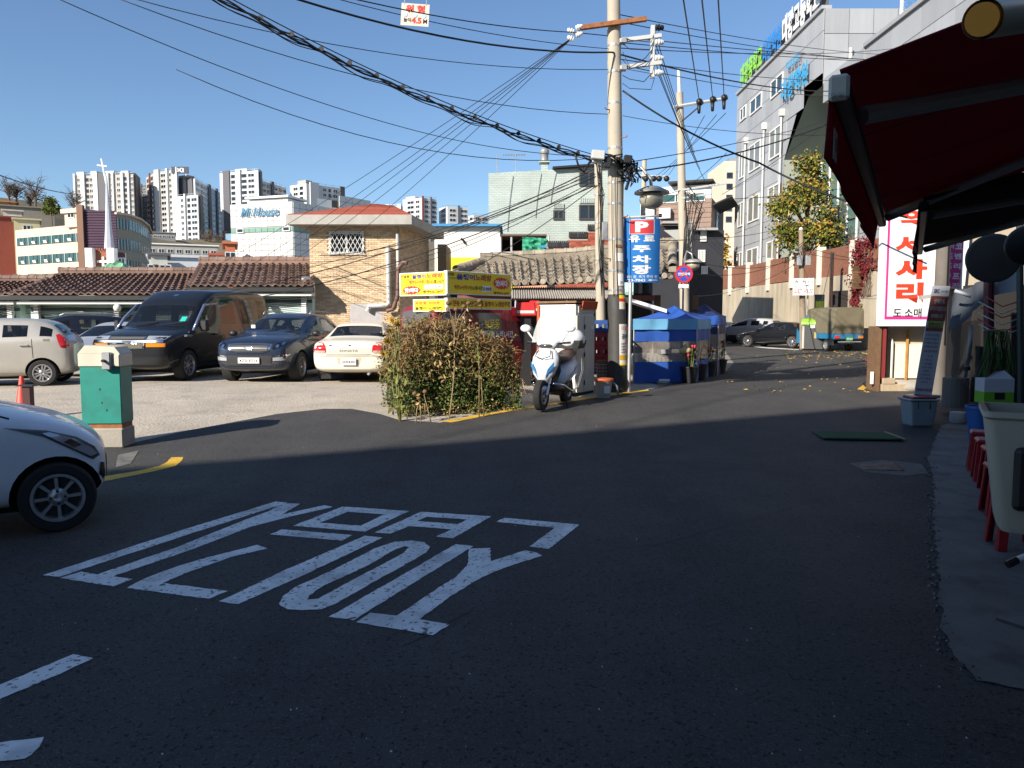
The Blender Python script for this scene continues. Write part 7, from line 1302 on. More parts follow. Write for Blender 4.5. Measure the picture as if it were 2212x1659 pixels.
t = thing('soup_pot', 'steel pot and wrapped bundle standing on the foam counter', 'pot', (f0.x + w * .55, f0.y + .3, gz(17.4) + .682)); MB().lathe([(.16, 0), (.17, .1), (.18, .105)], 18).build('pan', STEEL, t, smooth=40)
t = thing('food_bundle', 'yellowish wrapped bundle at the counter end', 'bundle', (f0.x + w * .9, f0.y + .25, gz(17.4) + .682)); MB().ball((0, 0, .07), (.15, .1, .08), 10, 8).ball((0, 0, .17), (.05, .05, .05), 8, 6).build('wrap', M('wrap_yellow', (.5, .42, .2), .6), t, smooth=True)
RTU = M('tulip_red', (.5, .02, .03), .5); POT = M('pot_black', (.015, .015, .017), .6)
for lb, u, v, dd in (('black flower pot with red tulips nearest the tent front', 1492, 829, .0), ('second black flower pot along the tent side', 1513, 823, .0), ('third black flower pot with the tallest tulips', 1534, 815, .0), ('farthest black flower pot by the tent corner', 1557, 808, .0)):
    g = G(u, v); t = thing('flower_pot', lb, 'flower pot', (g.x, g.y + .15, gz(g.y) + .01), 0, 'tulip pots along the tent'); MB().lathe([(.15, 0), (.2, .34), (.215, .345), (.215, .38), (.17, .38), (.16, .33), (.001, .33)], 18).build('pot', POT, t, smooth=40); rr = random.Random(u); b = MB(); lf = []
    for k in range(5):
        x, y, h = rr.uniform(-.12, .12), rr.uniform(-.1, .1), rr.uniform(.6, .85); b.tube([(x * .6, y * .6, .33), (x, y, h)], .008, 5); MB().ball((x, y, h + .03), (.03, .03, .045), 8, 6).build('tulip', RTU, t, smooth=True)
        for q_ in range(6): lf.append((x * .7, y * .7, .36 + .07 * q_))
    b.build('stems', STM, t); leaf_cloud(lf, .16, HGR, 'leaves', t, u, -.9, asp=.25)
g = G(1432, 829); t = thing('weight_block', 'two grey weights holding down the tent skirt', 'weight', (g.x, g.y - .05, gz(17.4) + .008)); MB().box(-.15, .12, -.06, .06, 0, .05).build('lower_block', STEEL, t, bevel=.01); MB().box(-.1, .14, -.05, .05, .052, .1).build('upper_block', WHITE, t, bevel=.01)

# ================================================================ GUEST HOUSE POLE, CABINET
g = Vector((xa(1737, 39), 39, gz(40))); t = thing('wooden_pole', 'weathered wooden pole carrying the guest house sign', 'utility pole', tuple(g)); WP = M('pole_wood', (.30, .23, .16), .85, var=.15, streak=.25); MB().tube([(0, 0, 0), at(1730, 496, 39) - g], [.17, .11], 14).build('shaft', WP, t, smooth=50)
for dx in (-.28, .14): q = at(1733, 563, 38.8) - g; MB().box(dx, dx + .26, -.12, .1, -.25, .25).build('meter_box', STEEL, t, bevel=.02).location = q
MB().ball(at(1730, 496, 39) - g, (.1, .1, .12), 10, 8).build('insulator', ins, t, smooth=True); MB().tube([(.06, -.15, 0), (.1, -.16, 3.6)], .035, 8).build('conduit', STEEL, t)
for k in range(9):
    rr = random.Random(500 + k); MB().tube([at(1733, 520 + rr.uniform(0, 25), 38.8) - g, at(1715 + rr.uniform(-20, 50), 530 + rr.uniform(0, 30), 38.8) - g, at(1736, 560 + rr.uniform(0, 20), 38.8) - g], .016, 4).build('cable_loop', CABLE, t, smooth=True)
c0, c1 = at(1715, 601, 38.6), at(1756, 638, 38.6); w, h = c1.x - c0.x, c0.z - c1.z; t = thing('guest_house_sign', 'white guest house sign with Chinese and English lettering', 'sign', ((c0.x + c1.x) / 2, 38.6, c1.z), R(-20)); MB().box(-w / 2, w / 2, 0, .1, 0, h).build('board', WHITE, t, bevel=.01)
letters('东 大 门', w * .86, h * .2, INK, t, 0, h * .8, -.005, .02); letters('DONGDAEMUN', w * .82, h * .1, INK, t, 0, h * .57, -.005, .01); letters('GUEST HOUSE', w * .92, h * .27, M('maroon_ink', (.28, .02, .04), .6), t, 0, h * .24, -.005, .02)
g = Vector((xa(1793, 40), 40, gz(40))); t = thing('timber_post', 'slim dark timber post against the retaining wall', 'post', tuple(g)); MB().tube([(0, 0, 0), (0, 0, za(545, 40) - g.z)], .1, 8).build('shaft', M('post_dark', (.05, .028, .022), .8), t); MB().tube([(-.05, -.1, za(548, 40) - g.z), (-1.6, -1.8, 0)], .015, 5).build('stay_wire', CABLE, t)
g = G(1755, 754); g = Vector((xa(1757, 38), 38, gz(38))); t = thing('collection_cabinet', 'dark grey collection cabinet with a green rounded top', 'cabinet', tuple(g), R(-25)); CG = M('cabinet_dark', (.045, .045, .045), .6, var=.15); MB().box(-.5, .5, -.35, .35, .06, 1.3).build('body', CG, t, bevel=.02); GT = M('cabinet_green', (.22, .45, .03), .45)
MB().lathe([(.36, -.52), (.36, .52)], 20, axis='y').build('top', GT, t).matrix_local = T(0, 0, 1.3) @ RZ(math.pi / 2) @ SC(1, 1, .75); MB().box(-.48, -.38, -.36, -.34, .1, 1.2).build('side_strip', M('strip_grey', (.4, .4, .38), .6), t); plate(t, 'yellow_mark', M('mark_khaki', (.35, .3, .1), .6), .08, .3, .6, .9, -.357); plate(t, 'label_plate', WHITE, -.1, .1, 1.1, 1.25, -.357)
for x in (-.4, .4): MB().box(x - .05, x + .05, -.2, .2, 0, .06).build('foot', BLACK, t)
g = at(1770, 668, 39.5); t = thing('notice_panel', 'narrow dark green notice panel on the wooden pole', 'sign', tuple(g)); MB().box(-.25, .25, 0, .05, -.95, .75).build('panel', M('notice_green', (.015, .12, .06), .5), t); plate(t, 'header', M('notice_dark', (.02, .03, .05), .5), -.25, .25, .5, .75, -.004); plate(t, 'yellow_strip', M('notice_yellow', (.4, .5, .03), .5), -.2, .2, .1, .4, -.004)
for k in range(5): plate(t, 'text_line', M('notice_text', (.4, .45, .4), .6), -.2, .05 + .03 * k, -.1 - .15 * k, -.05 - .15 * k, -.004)
MB().box(-.03, .03, .051, .08, gz(40) - g.z, -.9).build('post', STEEL, t)
# ---- timber hoarding right of the truck
D_ = 38.6; x0_, x1_ = xa(1838, D_), xa(1912, D_); t = thing('timber_hoarding', 'brown plank hoarding above a dark yard opening', 'hoarding', (x0_, D_, gz(30)), R(14)); Z = lambda v: za(v, D_) - gz(30); w = x1_ - x0_; npl = 9
for i in range(npl): z0 = Z(624) + (Z(574) - Z(624)) * i / npl; MB().box(0, w, -.02 - .012 * (i % 2), .03, z0 + .008, z0 + (Z(574) - Z(624)) / npl - .008).build('plank', WOOD, t)
MB().add([(0, -.05, Z(574)), (w, -.05, Z(566)), (w, .3, Z(566)), (0, .3, Z(574))], [(0, 1, 2, 3)]).build('cap', EAVE, t); MB().box(w * .55, w * 2.2, .1, 3, 0, Z(624)).build('dark_yard', M('yard_dark', (.03, .025, .02), .9), t); MB().box(w * .52, w * .56, -.02, .1, 0, Z(624)).build('post', WOOD, t); MB().box(w * .5, w * .62, -.05, .08, Z(655), Z(628)).build('white_board', WHITE, t); MB().box(.4, w * .6, -.02, .05, Z(661), Z(656)).build('rail', WOOD, t)

# ================================================================ SHOP CORNER with the white sign
Ds = 15.6; sx0, sx1 = xa(1899, Ds), xa(2030, Ds); zb_, zt_ = za(705, Ds), za(425, Ds)
t = thing('shop_sign', 'large white shop sign with red letters and magenta border', 'sign', (sx0, Ds, zb_), R(-2)); W_ = sx1 - sx0; H_ = zt_ - zb_; MB().box(0, W_, 0, .16, 0, H_).build('light_box', M('sign_white', (.80, .80, .80), .4), t, bevel=.01); MAG = M('magenta', (.62, .03, .24), .5)
plate(t, 'border', MAG, .10, .145, .14, H_ - .1, -.004); plate(t, 'border', MAG, .10, W_ - .1, .14, .20, -.005); plate(t, 'border', MAG, W_ - .145, W_ - .1, .14, H_ - .1, -.006)
s_ = lambda u: xa(u, Ds) - sx0; zz = lambda v: za(v, Ds) - zb_; RO = M('letter_red', (.66, .05, .02), .5)
for body, v0, v1, u0, u1 in (('의', 452, 489, 1936, 1990), ('서', 509, 547, 1927, 1981), ('사', 560, 603, 1929, 1996), ('리', 610, 655, 1932, 1990)):
    letters(body, s_(u1) - s_(u0), zz(v0) - zz(v1), RO, t, (s_(u0) + s_(u1)) / 2, (zz(v0) + zz(v1)) / 2, -.006, .05)
letters('도.소매', s_(1988) - s_(1928), zz(666) - zz(686), INK, t, (s_(1928) + s_(1988)) / 2, zz(676), -.006, .02)
for z in (H_ * .33, H_ * .66): MB().box(0, W_, -.0015, -.0005, z, z + .012).build('panel_joint', M('joint_grey', (.5, .5, .5), .6), t)
# wall under the sign
t = thing('shop_shed', 'plywood and plaster shop side wall below the white sign', 'shed', (sx0, Ds + .1, gz(16))); H0 = zb_ - gz(16); solid([(.26, .35), (3.0, .35), (4.9, 3.6), (2.16, 3.6)], 0, zt_ - gz(16) + .1, 'wall', M('shed_plaster', (.50, .42, .31), .85, var=.1, streak=.2), t)
MB().box(.02, .10, -.02, .4, 0, H0).build('wood_post', WOOD, t); MB().box(.14, .2, -.02, .05, .12, H0).build('red_post', M('post_red', (.22, .03, .03), .6), t); MB().box(.55, 1.2, .30, .348, .25, H0 * .72).build('white_panel', M('panel_warmwhite', (.76, .72, .60), .6, var=.04), t); MB().box(.76, .80, .26, .30, .2, H0 * .95).build('rusty_strip', M('rust_ochre', (.45, .22, .05), .7, var=.3, scale=8), t)
MB().tube([(.45, .25, .1), (.45, .25, H0 * .75), (.45, .3, H0 * .8)], .035, 10).build('drain_pipe', PIPE, t, smooth=50); MB().tube([(.33, .3, .1), (.33, .3, H0)], .04, 10).build('black_pipe', BLACK, t); MB().box(.13, 1.2, -.05, .3, 0, .15).build('timber_sill', M('sill_timber', (.42, .33, .22), .8, var=.15, scale=6), t, bevel=.01); MB().box(.14, .4, -.06, .3, .15, .27).build('timber_block', M('sill_timber'), t, bevel=.01)
MB().ball((.8, .15, .08), (.42, .25, .14), 14, 8).build('rubble_heap', CONC, t, smooth=True); MB().box(-.07, -.02, .0, .05, .15, .4).build('white_cover', WHITE, t)
g = G(1880, 838); tb = MB(); rr = random.Random(8); tb.ball((0, 0, .06), (.16, .11, .08), 12, 8); bag = tb.build('rubbish_bag', BLACK, None, smooth=True); bag.location = (g.x, g.y, gz(g.y) + .012)
for v_ in bag.data.vertices: v_.co += Vector((rr.uniform(-.02, .02), rr.uniform(-.02, .02), rr.uniform(-.015, .03)))
for v_ in bag.data.vertices: v_.co.z = max(0, v_.co.z)
tag(bag, 'small crumpled black rubbish bag at the shop corner', 'bag')
# concrete pole and pink sign right of it
g = Vector((xa(2031, 15.2), 15.2, gz(15.2))); t = thing('shop_pole', 'dark concrete pole between white and pink shop signs', 'utility pole', tuple(g)); MB().tube([(0, 0, 0), (0, 0, 5.5)], [.14, .12], 14).build('shaft', M('pole_dirty', (.16, .14, .12), .85, var=.2, streak=.3), t, smooth=50); MB().tube([(.02, -.15, 1), (.02, -.14, 3.4)], .012, 5).build('cable', CABLE, t)
c0, c1 = at(2046, 515, 15.9), at(2082, 622, 15.9); w, h = c1.x - c0.x, c0.z - c1.z; t = thing('pink_sign', 'narrow magenta sign with white vertical lettering', 'sign', (c0.x, 15.9, c1.z), R(-2)); t.rotation_euler = (0, R(3), R(-4)); MB().box(0, w, 0, .12, 0, h + .9).build('light_box', WHITE, t); plate(t, 'magenta_face', MAG, 0, w * .72, .02, h + .85, -.004)
for i, ch in enumerate('코밴리프건'): letters(ch, w * .36, h * .12, WHITE, t, w * .5, h * (.85 - .2 * i), -.008, .04); letters('리드드마ㅣ'[i], w * .2, h * .11, WHITE, t, w * .14, h * (.85 - .2 * i), -.008, .03)
# ---- market stall under the awnings
t = thing('market_stall', 'dark tarpaulin-covered market stall behind the banner stand', 'stall', (6.6, 12.6, gz(12.6))); TRP = M('tarp_shade_slate', (.04, .048, .062), .7, var=.15, bump=.3, bscale=6); MB().box(1.9, 5.5, 1.6, 2.0, -.1, 2.25).build('back_wall', M('stall_dark', (.02, .018, .016), .9), t); MB().box(4.6, 5.5, -4, 1.6, -.1, 3.2).build('side_wall', M('stall_dark'), t)  # tarp kept dark: the shade on it is put into its colour
def sp(u, v, D): return at(u, v, D) - t.location
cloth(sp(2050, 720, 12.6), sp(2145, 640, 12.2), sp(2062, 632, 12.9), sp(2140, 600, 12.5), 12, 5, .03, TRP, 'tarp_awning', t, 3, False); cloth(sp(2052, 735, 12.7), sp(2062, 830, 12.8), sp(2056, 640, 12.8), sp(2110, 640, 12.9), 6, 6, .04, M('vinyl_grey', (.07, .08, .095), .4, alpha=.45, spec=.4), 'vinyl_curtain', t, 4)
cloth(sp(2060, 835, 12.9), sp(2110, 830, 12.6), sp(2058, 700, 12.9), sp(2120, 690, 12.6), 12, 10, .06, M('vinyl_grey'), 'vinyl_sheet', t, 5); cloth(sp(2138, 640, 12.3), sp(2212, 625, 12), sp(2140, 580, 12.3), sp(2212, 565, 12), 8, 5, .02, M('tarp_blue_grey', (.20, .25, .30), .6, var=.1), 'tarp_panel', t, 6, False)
for u, D in ((2136, 12.2), ): MB().tube([sp(u, 930, D), sp(u, 480, D)], .075, 10).build('maroon_post', M('post_maroon2', (.08, .012, .02), .5), t)
MB().tube([sp(2205, 930, 11.8), sp(2203, 480, 11.8)], .05, 10).build('green_post', M('post_green', (.03, .05, .05), .5), t); MB().tube([sp(2062, 628, 12.4), sp(2098, 640, 12.3)], .03, 8).build('rolled_vinyl', M('roll_grey', (.4, .42, .45), .5), t, smooth=True); MB().box(-.12, .3, -.04, .04, -.03, .03).build('strip_lamp', M('lamp_tube', (.4, .4, .38), .5), t).matrix_local = T(*sp(2003, 641, 12.7)) @ RY(-.14)
for k in range(6): rr = random.Random(600 + k); MB().tube([sp(2120 + rr.uniform(-10, 10), 640 + 12 * k, 12), sp(2165, 665 + 12 * k + rr.uniform(-8, 8), 11.9), sp(2205, 650 + 12 * k, 11.8)], .01, 5).build('loose_cord', M('cord_white', (.5, .48, .45), .7) if k % 2 else M('cord_pink', (.35, .06, .1), .7), t, smooth=True)
cr = MB().lathe([(.2, 0), (.2, .5)], 18); cr.build('concrete_stump', M('stump_dark', (.14, .13, .115), .9, var=.2), t).location = sp(2062, 880, 12.9)
g = sp(2100, 700, 12) + t.location; t = thing('leaning_pipe', 'grey plastic pipe leaning at the stall front', 'pipe', tuple(G(2076, 870))); MB().tube([(0, 0, 0), at(2095, 748, 12.4) - t.location, at(2099, 705, 12.6) - t.location], .035, 10).build('pipe', M('pipe_grey', (.30, .31, .32), .5), t, smooth=True); MB().tube([at(2088, 792, 12.2) - t.location, at(2089, 800, 12.2) - t.location], .05, 10).build('rubber_joint', BLACK, t)
c_ = at(2155, 715, 11.9); t = thing('hanging_greens', 'bunch of green onions hanging in the dark stall', 'vegetables', tuple(c_)); b = MB(); rr = random.Random(9)
for k in range(70): x = rr.uniform(-.2, .2); l = rr.uniform(.6, 1.05); b.tube([(x * .8, rr.uniform(-.06, .06), 0), (x + rr.uniform(-.05, .05), rr.uniform(-.1, .08), -l * .5), (x * 1.15 + rr.uniform(-.1, .1), rr.uniform(-.1, .1), -l)], [.006, .008, .004], 4)
b.build('stalks', leafmat('onion_green', (.05, .10, .03)), t, kind='stuff'); MB().tube([(-.22, 0, .01), (.22, 0, .02)], .012, 6).build('rail', STEEL, t)
for lb, u, v, D, r_ in (('dark round pan lid hanging under the far awning', 2145, 558, 10.8, .34), ('second round lid hanging at the right picture edge', 2218, 530, 8.0, .2)): c_ = at(u, v, D); t = thing('hanging_disc', lb, 'disc', tuple(c_), R(-25)); MB().lathe([(.001, -.03), (r_ * .5, -.026), (r_ * .85, -.012), (r_ * .93, -.012), (r_, 0), (r_, .012), (.001, .012)], 32, axis='y').build('dish', M('dish_dark', (.035, .035, .034), .4, .3), t, smooth=50); MB().tube([(0, 0, 0), (0, .1, r_ + .4)], .012, 6).build('hanger', BLACK, t)
# ---- banner stand
P_ = [at(1974, 856, 12.3), at(2012, 858, 12.3), at(2053, 618, 12.0), at(2015, 617, 12.0)]; o = (P_[0] + P_[1]) / 2; t = thing('banner_stand', 'leaning pull-up banner with a brown headline panel', 'banner', (o.x, o.y, gz(12.3) + .01)); o = t.location.copy(); P_ = [p - o for p in P_]
def bq(a, b_, y=0.): return P_[0].lerp(P_[1], a).lerp(P_[3].lerp(P_[2], a), b_) + Vector((0, -y, 0))
def bplate(a0, a1, b0, b1, y, mat, name): return MB().add([bq(a0, b0, y), bq(a1, b0, y), bq(a1, b1, y), bq(a0, b1, y)], [(0, 1, 2, 3)]).build(name, mat, t, fixn=False)
def btext(s, a, b_, w, h, mat, bold=.01):
    X0 = bq(a, b_, .012); ex = (P_[1] - P_[0]).normalized(); ez = (P_[3] - P_[0]).normalized(); ny = ex.cross(ez).normalized(); X = Matrix(((ex.x, -ny.x, ez.x, X0.x), (ex.y, -ny.y, ez.y, X0.y), (ex.z, -ny.z, ez.z, X0.z), (0, 0, 0, 1))); LW = (P_[1] - P_[0]).length; LH = (P_[3] - P_[0]).length
    return letters(s, w * LW, h * LH, mat, t, 0, 0, 0, bold, X=X)
bp_ = [bq(0, 0), bq(1, 0), bq(1, 1), bq(0, 1)]; MB().add(bp_ + [p + Vector((0, .012, 0)) for p in bp_], [(0, 1, 2, 3), (4, 5, 6, 7), (0, 1, 5, 4), (1, 2, 6, 5), (2, 3, 7, 6), (3, 0, 4, 7)]).build('sheet', M('banner_white', (.58, .60, .66), .5), t)
bplate(.0, 1, .69, .91, .006, M('banner_brown', (.30, .09, .07), .5), 'headline_panel'); bplate(.08, .95, .63, .69, .008, M('banner_lime', (.42, .50, .16), .5), 'green_strip'); bplate(0, 1, .60, .63, .006, M('banner_brown'), 'headline_panel'); bplate(0, 1, 0, .02, .006, M('banner_navy', (.02, .025, .05), .5), 'foot_strip')
IB = M('ink_blue', (.05, .07, .16), .6)
btext('SRC', .25, .955, .3, .035, IB, .03); btext('슈퍼리치클럽', .7, .952, .4, .02, IB)
btext('상위1%', .5, .865, .6, .045, WHITE, .01); btext('슈퍼리치클럽으로', .5, .80, .9, .04, WHITE, .01); btext('초대합니다', .5, .735, .65, .035, WHITE)
btext('상위클럽 초대합니다', .5, .665, .75, .022, INK); btext('무료 상담합니다', .5, .64, .7, .02, INK)
for i, s in enumerate(('슈퍼리치 상담클럽', '상담으로 초대합니다', '슈퍼클럽 무료상담', '상위클럽 리치초대')): btext(s, .45, .565 - .035 * i, .75, .02, IB)
btext('무료 상담 초대', .45, .42, .75, .022, BROWNRED, .02); btext('무 료', .5, .375, .3, .018, IB)
for i, s in enumerate(('- 무료 상담', '- 상위 클럽', '- 리치 상담', '- 슈퍼 리치클럽 무료 상담', '- 상위 상담으로 초대', '- 리치 클럽', '- 무료 초대 상담')): btext(s, .42, .34 - .034 * i, .4 + .12 * (i % 3), .017, IB)
btext('무료상담 및 미팅 문의', .5, .065, .9, .028, M('ink_crimson', (.35, .02, .12), .6), .03)
MB().tube([bq(.5, 0) + Vector((0, .05, 0)), bq(.5, 1) + Vector((0, .03, 0))], .012, 6).build('pole', STEEL, t); ft = MB().box(-.25, .25, -.06, .1, -.02, .03); ft.build('foot', STEEL, t).location = (P_[0] + P_[1]) / 2
# ---- bins, buckets and things at the stall foot
g = G(1993, 924); t = thing('grey_bin', 'grey plastic bin with a red lid in front of the banner', 'bin', (g.x, g.y + .15, gz(g.y) + .012)); MB().box(-.17, .17, -.15, .15, 0, .40, tx=1.22, ty=1.22).build('tub', M('bin_grey', (.22, .27, .30), .6, var=.08), t, bevel=.03, seg=2); MB().box(-.23, .23, -.2, .2, .395, .43).build('rim', M('bin_grey'), t, bevel=.012); MB().box(-.17, .2, -.16, .16, .43, .46).build('red_lid', M('lid_red', (.20, .03, .03), .5), t, bevel=.01)
for x in (-.1, .08): MB().box(x, x + .008, -.185, -.175, .28, .39).build('groove', BLACK, t)
g = G(2077, 917); t = thing('paper_roll', 'short white cylinder lying on the pavement', 'roll', (g.x, g.y + .1, gz(g.y) + .02)); MB().lathe([(.115, 0), (.12, .01), (.12, .155), (.115, .165), (.06, .165)], 22).build('cylinder', M('roll_white', (.45, .44, .42), .8), t, smooth=40)
g = Vector((xa(2127, 10.6), 10.6, gz(10.6) + .02)); t = thing('blue_bucket', 'blue plastic bucket beside the red stools', 'bucket', tuple(g)); MB().lathe([(.12, .0), (.175, .46), (.19, .465), (.19, .5), (.165, .5), (.115, .03), (.001, .03)], 22).build('pail', M('bucket_blue', (.012, .10, .34), .45), t, smooth=40)
g = Vector((xa(2155, 11.2), 11.2, gz(11.2) + .02)); t = thing('carton', 'green and white carton on a crate behind the bucket', 'box', tuple(g), R(-8)); z0 = za(870, 11.2) - g.z; MB().box(-.2, .2, -.14, .14, 0, z0).build('support', M('stall_dark'), t); MB().box(-.2, .2, -.15, .15, z0 + .002, z0 + .17).build('lower_half', M('carton_green', (.14, .38, .02), .6), t); MB().box(-.2, .2, -.15, .15, z0 + .17, z0 + .36).build('upper_half', M('carton_white', (.45, .46, .5), .6), t); plate(t, 'dark_label', INK, -.06, .08, z0 + .06, z0 + .16, -.153); MB().add([(-.2, -.15, z0 + .36), (.2, -.15, z0 + .36), (.1, -.05, z0 + .48), (-.05, -.1, z0 + .46)], [(0, 1, 2, 3)]).build('open_flap', M('carton_white'), t)
STR = M('stool_red', (.30, .015, .02), .4, var=.08)
def stool(label, x, y, rz, n=1):
    t = thing('plastic_stool', label, 'stool', (x, y, gz(y) + .02), rz, 'red plastic stools in a row'); b = MB().box(-.15, .15, -.15, .15, .41, .45); b.build('seat', STR, t, bevel=.03, seg=2); MB().box(-.13, .13, -.13, .13, .45, .456).build('seat_pad', M('stool_pink', (.42, .12, .13), .5), t, bevel=.003)
    for sx in (1, -1):
        for sy in (1, -1):
            X = T(sx * .135, sy * .135, 0); l = MB(); l.add([(sx * .03, sy * .03, 0), (-sx * .03, sy * .035, 0), (-sx * .03, sy * .02, 0), (sx * .015, sy * .015, 0), (sx * .02, -sy * .03, 0), (sx * .035, -sy * .03, 0)] + [(sx * 0, sy * 0, .42), (-sx * .06, sy * 0, .42), (-sx * .06, -sy * .015, .42), (-sx * .015, -sy * .015, .42), (-sx * .015, -sy * .06, .42), (0, -sy * .06, .42)], [(0, 1, 2, 3, 4, 5), (6, 7, 8, 9, 10, 11)] + [(i, (i + 1) % 6, (i + 1) % 6 + 6, i + 6) for i in range(6)], None, X); l.build('leg', STR, t)
    for sy in (1, -1): MB().box(-.13, .13, sy * .145 - .008, sy * .145 + .008, .28, .33).build('stretcher', STR, t)
for i, (u, v, lb) in enumerate(((2112, 1022, 'red plastic stool farthest along the row'), (2125, 1045, 'red plastic stool second from the far end'), (2142, 1070, 'red plastic stool in the middle of the row'), (2152, 1122, 'red plastic stool second nearest beside the cream tub'), (2176, 1195, 'red plastic stool nearest, mostly behind the cream tub'))):
    g = G(u, v); stool(lb, g.x + .12, g.y + .1, R(-29) + .06 * i)
# cream tub on its stand
D_ = 2.75; t = thing('cream_tub', 'cream plastic tub on a post at the right edge', 'tub', (xa(2134, D_), D_, 0), R(-29)); ztop, zbot = za(889, D_), za(1150, D_); CT = M('tub_cream', (.46, .43, .34), .45, var=.03); wR = .5
def rr_(xa_, xb_, ya, yb, z, r=.05, n=4):
    q = []
    for cx, cy, a0 in ((xb_ - r, yb - r, 0), (xa_ + r, yb - r, 90), (xa_ + r, ya + r, 180), (xb_ - r, ya + r, 270)):
        for k in range(n + 1): a = R(a0 + 90 * k / n); q.append((cx + r * math.cos(a), cy + r * math.sin(a), z))
    return q
MB().loft([rr_(.075, wR - .05, .05, .30, zbot, .04), rr_(.06, wR - .04, .04, .31, zbot + .025, .04), rr_(.012, wR, .01, .38, ztop - .03, .03), rr_(0, wR + .02, 0, .40, ztop - .02, .03), rr_(0, wR + .02, 0, .40, ztop, .03), rr_(.018, wR, .018, .38, ztop, .025), rr_(.08, wR - .06, .06, .29, zbot + .02, .04)]).build('tub', CT, t, smooth=35)
MB().box(.10, .3, -.012, .028, (ztop + zbot) / 2 - .13, (ztop + zbot) / 2 + .10).build('black_display', BLACK, t, bevel=.02, seg=2); MB().tube([(.26, .16, 0), (.26, .16, zbot)], .045, 12).build('post', M('post_cream', (.36, .36, .34), .5), t, smooth=50); MB().tube([(.24, .14, zbot - .05), (.13, .06, zbot - .10)], .012, 8).build('lever', WHITE, t); MB().tube([(.13, .06, zbot - .10), (.10, .035, zbot - .115)], .014, 8).build('lever_grip', BLACK, t)
# mat and sheet lying on the road
sheet_ = lambda nm, pts, z, m: sheet(nm, [g2(*pts)], z, m)
o_ = MB().box(-.5, .5, -.24, .24, 0, .02).build('door_mat', M('mat_green', (.012, .09, .035), .95, var=.25, scale=30, bump=1., bscale=120), None); g = G(1848, 944); o_.location = (g.x, g.y, gz(g.y) + .012); o_.rotation_euler = (0, 0, R(-5)); tag(o_, 'green artificial grass door mat on the road', 'mat'); a_, b_ = G(1778, 955), G(1918, 935); o_.scale = ((b_.x - a_.x) * .88, 1.4, 1); MB().box(.48, .52, -.25, .25, .0, .024).build('pale_edge', M('mat_edge', (.30, .28, .2), .9), o_)
g = G(1898, 1012); t = thing('cardboard_sheet', 'curled brown cardboard sheet lying on the road', 'cardboard', (g.x, g.y, .014), R(-8)); vs = []
for i in range(11):
    for j in range(7): x, y = (i / 10 - .5) * .46, (j / 6 - .5) * .36; vs.append((x, y, .004 + .05 * max(0, (x + y * .8 - .08)) * 3 + .01 * abs(math.sin(i * .7))))
MB().add(vs, [(i * 7 + j, (i + 1) * 7 + j, (i + 1) * 7 + j + 1, i * 7 + j + 1) for i in range(10) for j in range(6)]).build('sheet', M('cardboard_tan', (.26, .16, .10), .9, var=.2, scale=9, dirt=(.06, .06, .07), ds=5), t, smooth=True).modifiers.new('s', 'SOLIDIFY').thickness = .004
pt_ = MB()
sheet_('pavement_joint', [(2150, 1340), (2212, 1360), (2212, 1367), (2150, 1346)], .0185, M('joint_dark', (.07, .07, .07), .9))['kind'] = 'structure'

# ================================================================ AWNINGS
AWR = M('awning_red', (.33, .03, .055), .85, var=.06); AWD = M('awning_dark', (.06, .025, .03), .85); BAR = M('awning_bar', (.05, .05, .055), .45, .3)
for m_ in (AWR, AWD):                              # thin cloth lets some light through
    nt_ = m_.node_tree; tr_ = nt_.nodes.new('ShaderNodeBsdfTranslucent'); mx_ = nt_.nodes.new('ShaderNodeMixShader'); mx_.inputs[0].default_value = .5; pb_ = nt_.nodes['Principled BSDF']
    nt_.links.new(pb_.inputs['Base Color'].links[0].from_socket, tr_.inputs[0]); nt_.links.new(pb_.outputs[0], mx_.inputs[1]); nt_.links.new(tr_.outputs[0], mx_.inputs[2]); nt_.links.new(mx_.outputs[0], nt_.nodes['Material Output'].inputs[0])
AW = at(1813, 189, 2.5); _k = ray(1905, 480); AF = Vector((0, 0, CAM_Z)) + _k * ((AW.z - CAM_Z) / _k.z); sd = (AF - AW); LAW = sd.length; sd.normalize(); rt = Vector((sd.y, -sd.x, 0))
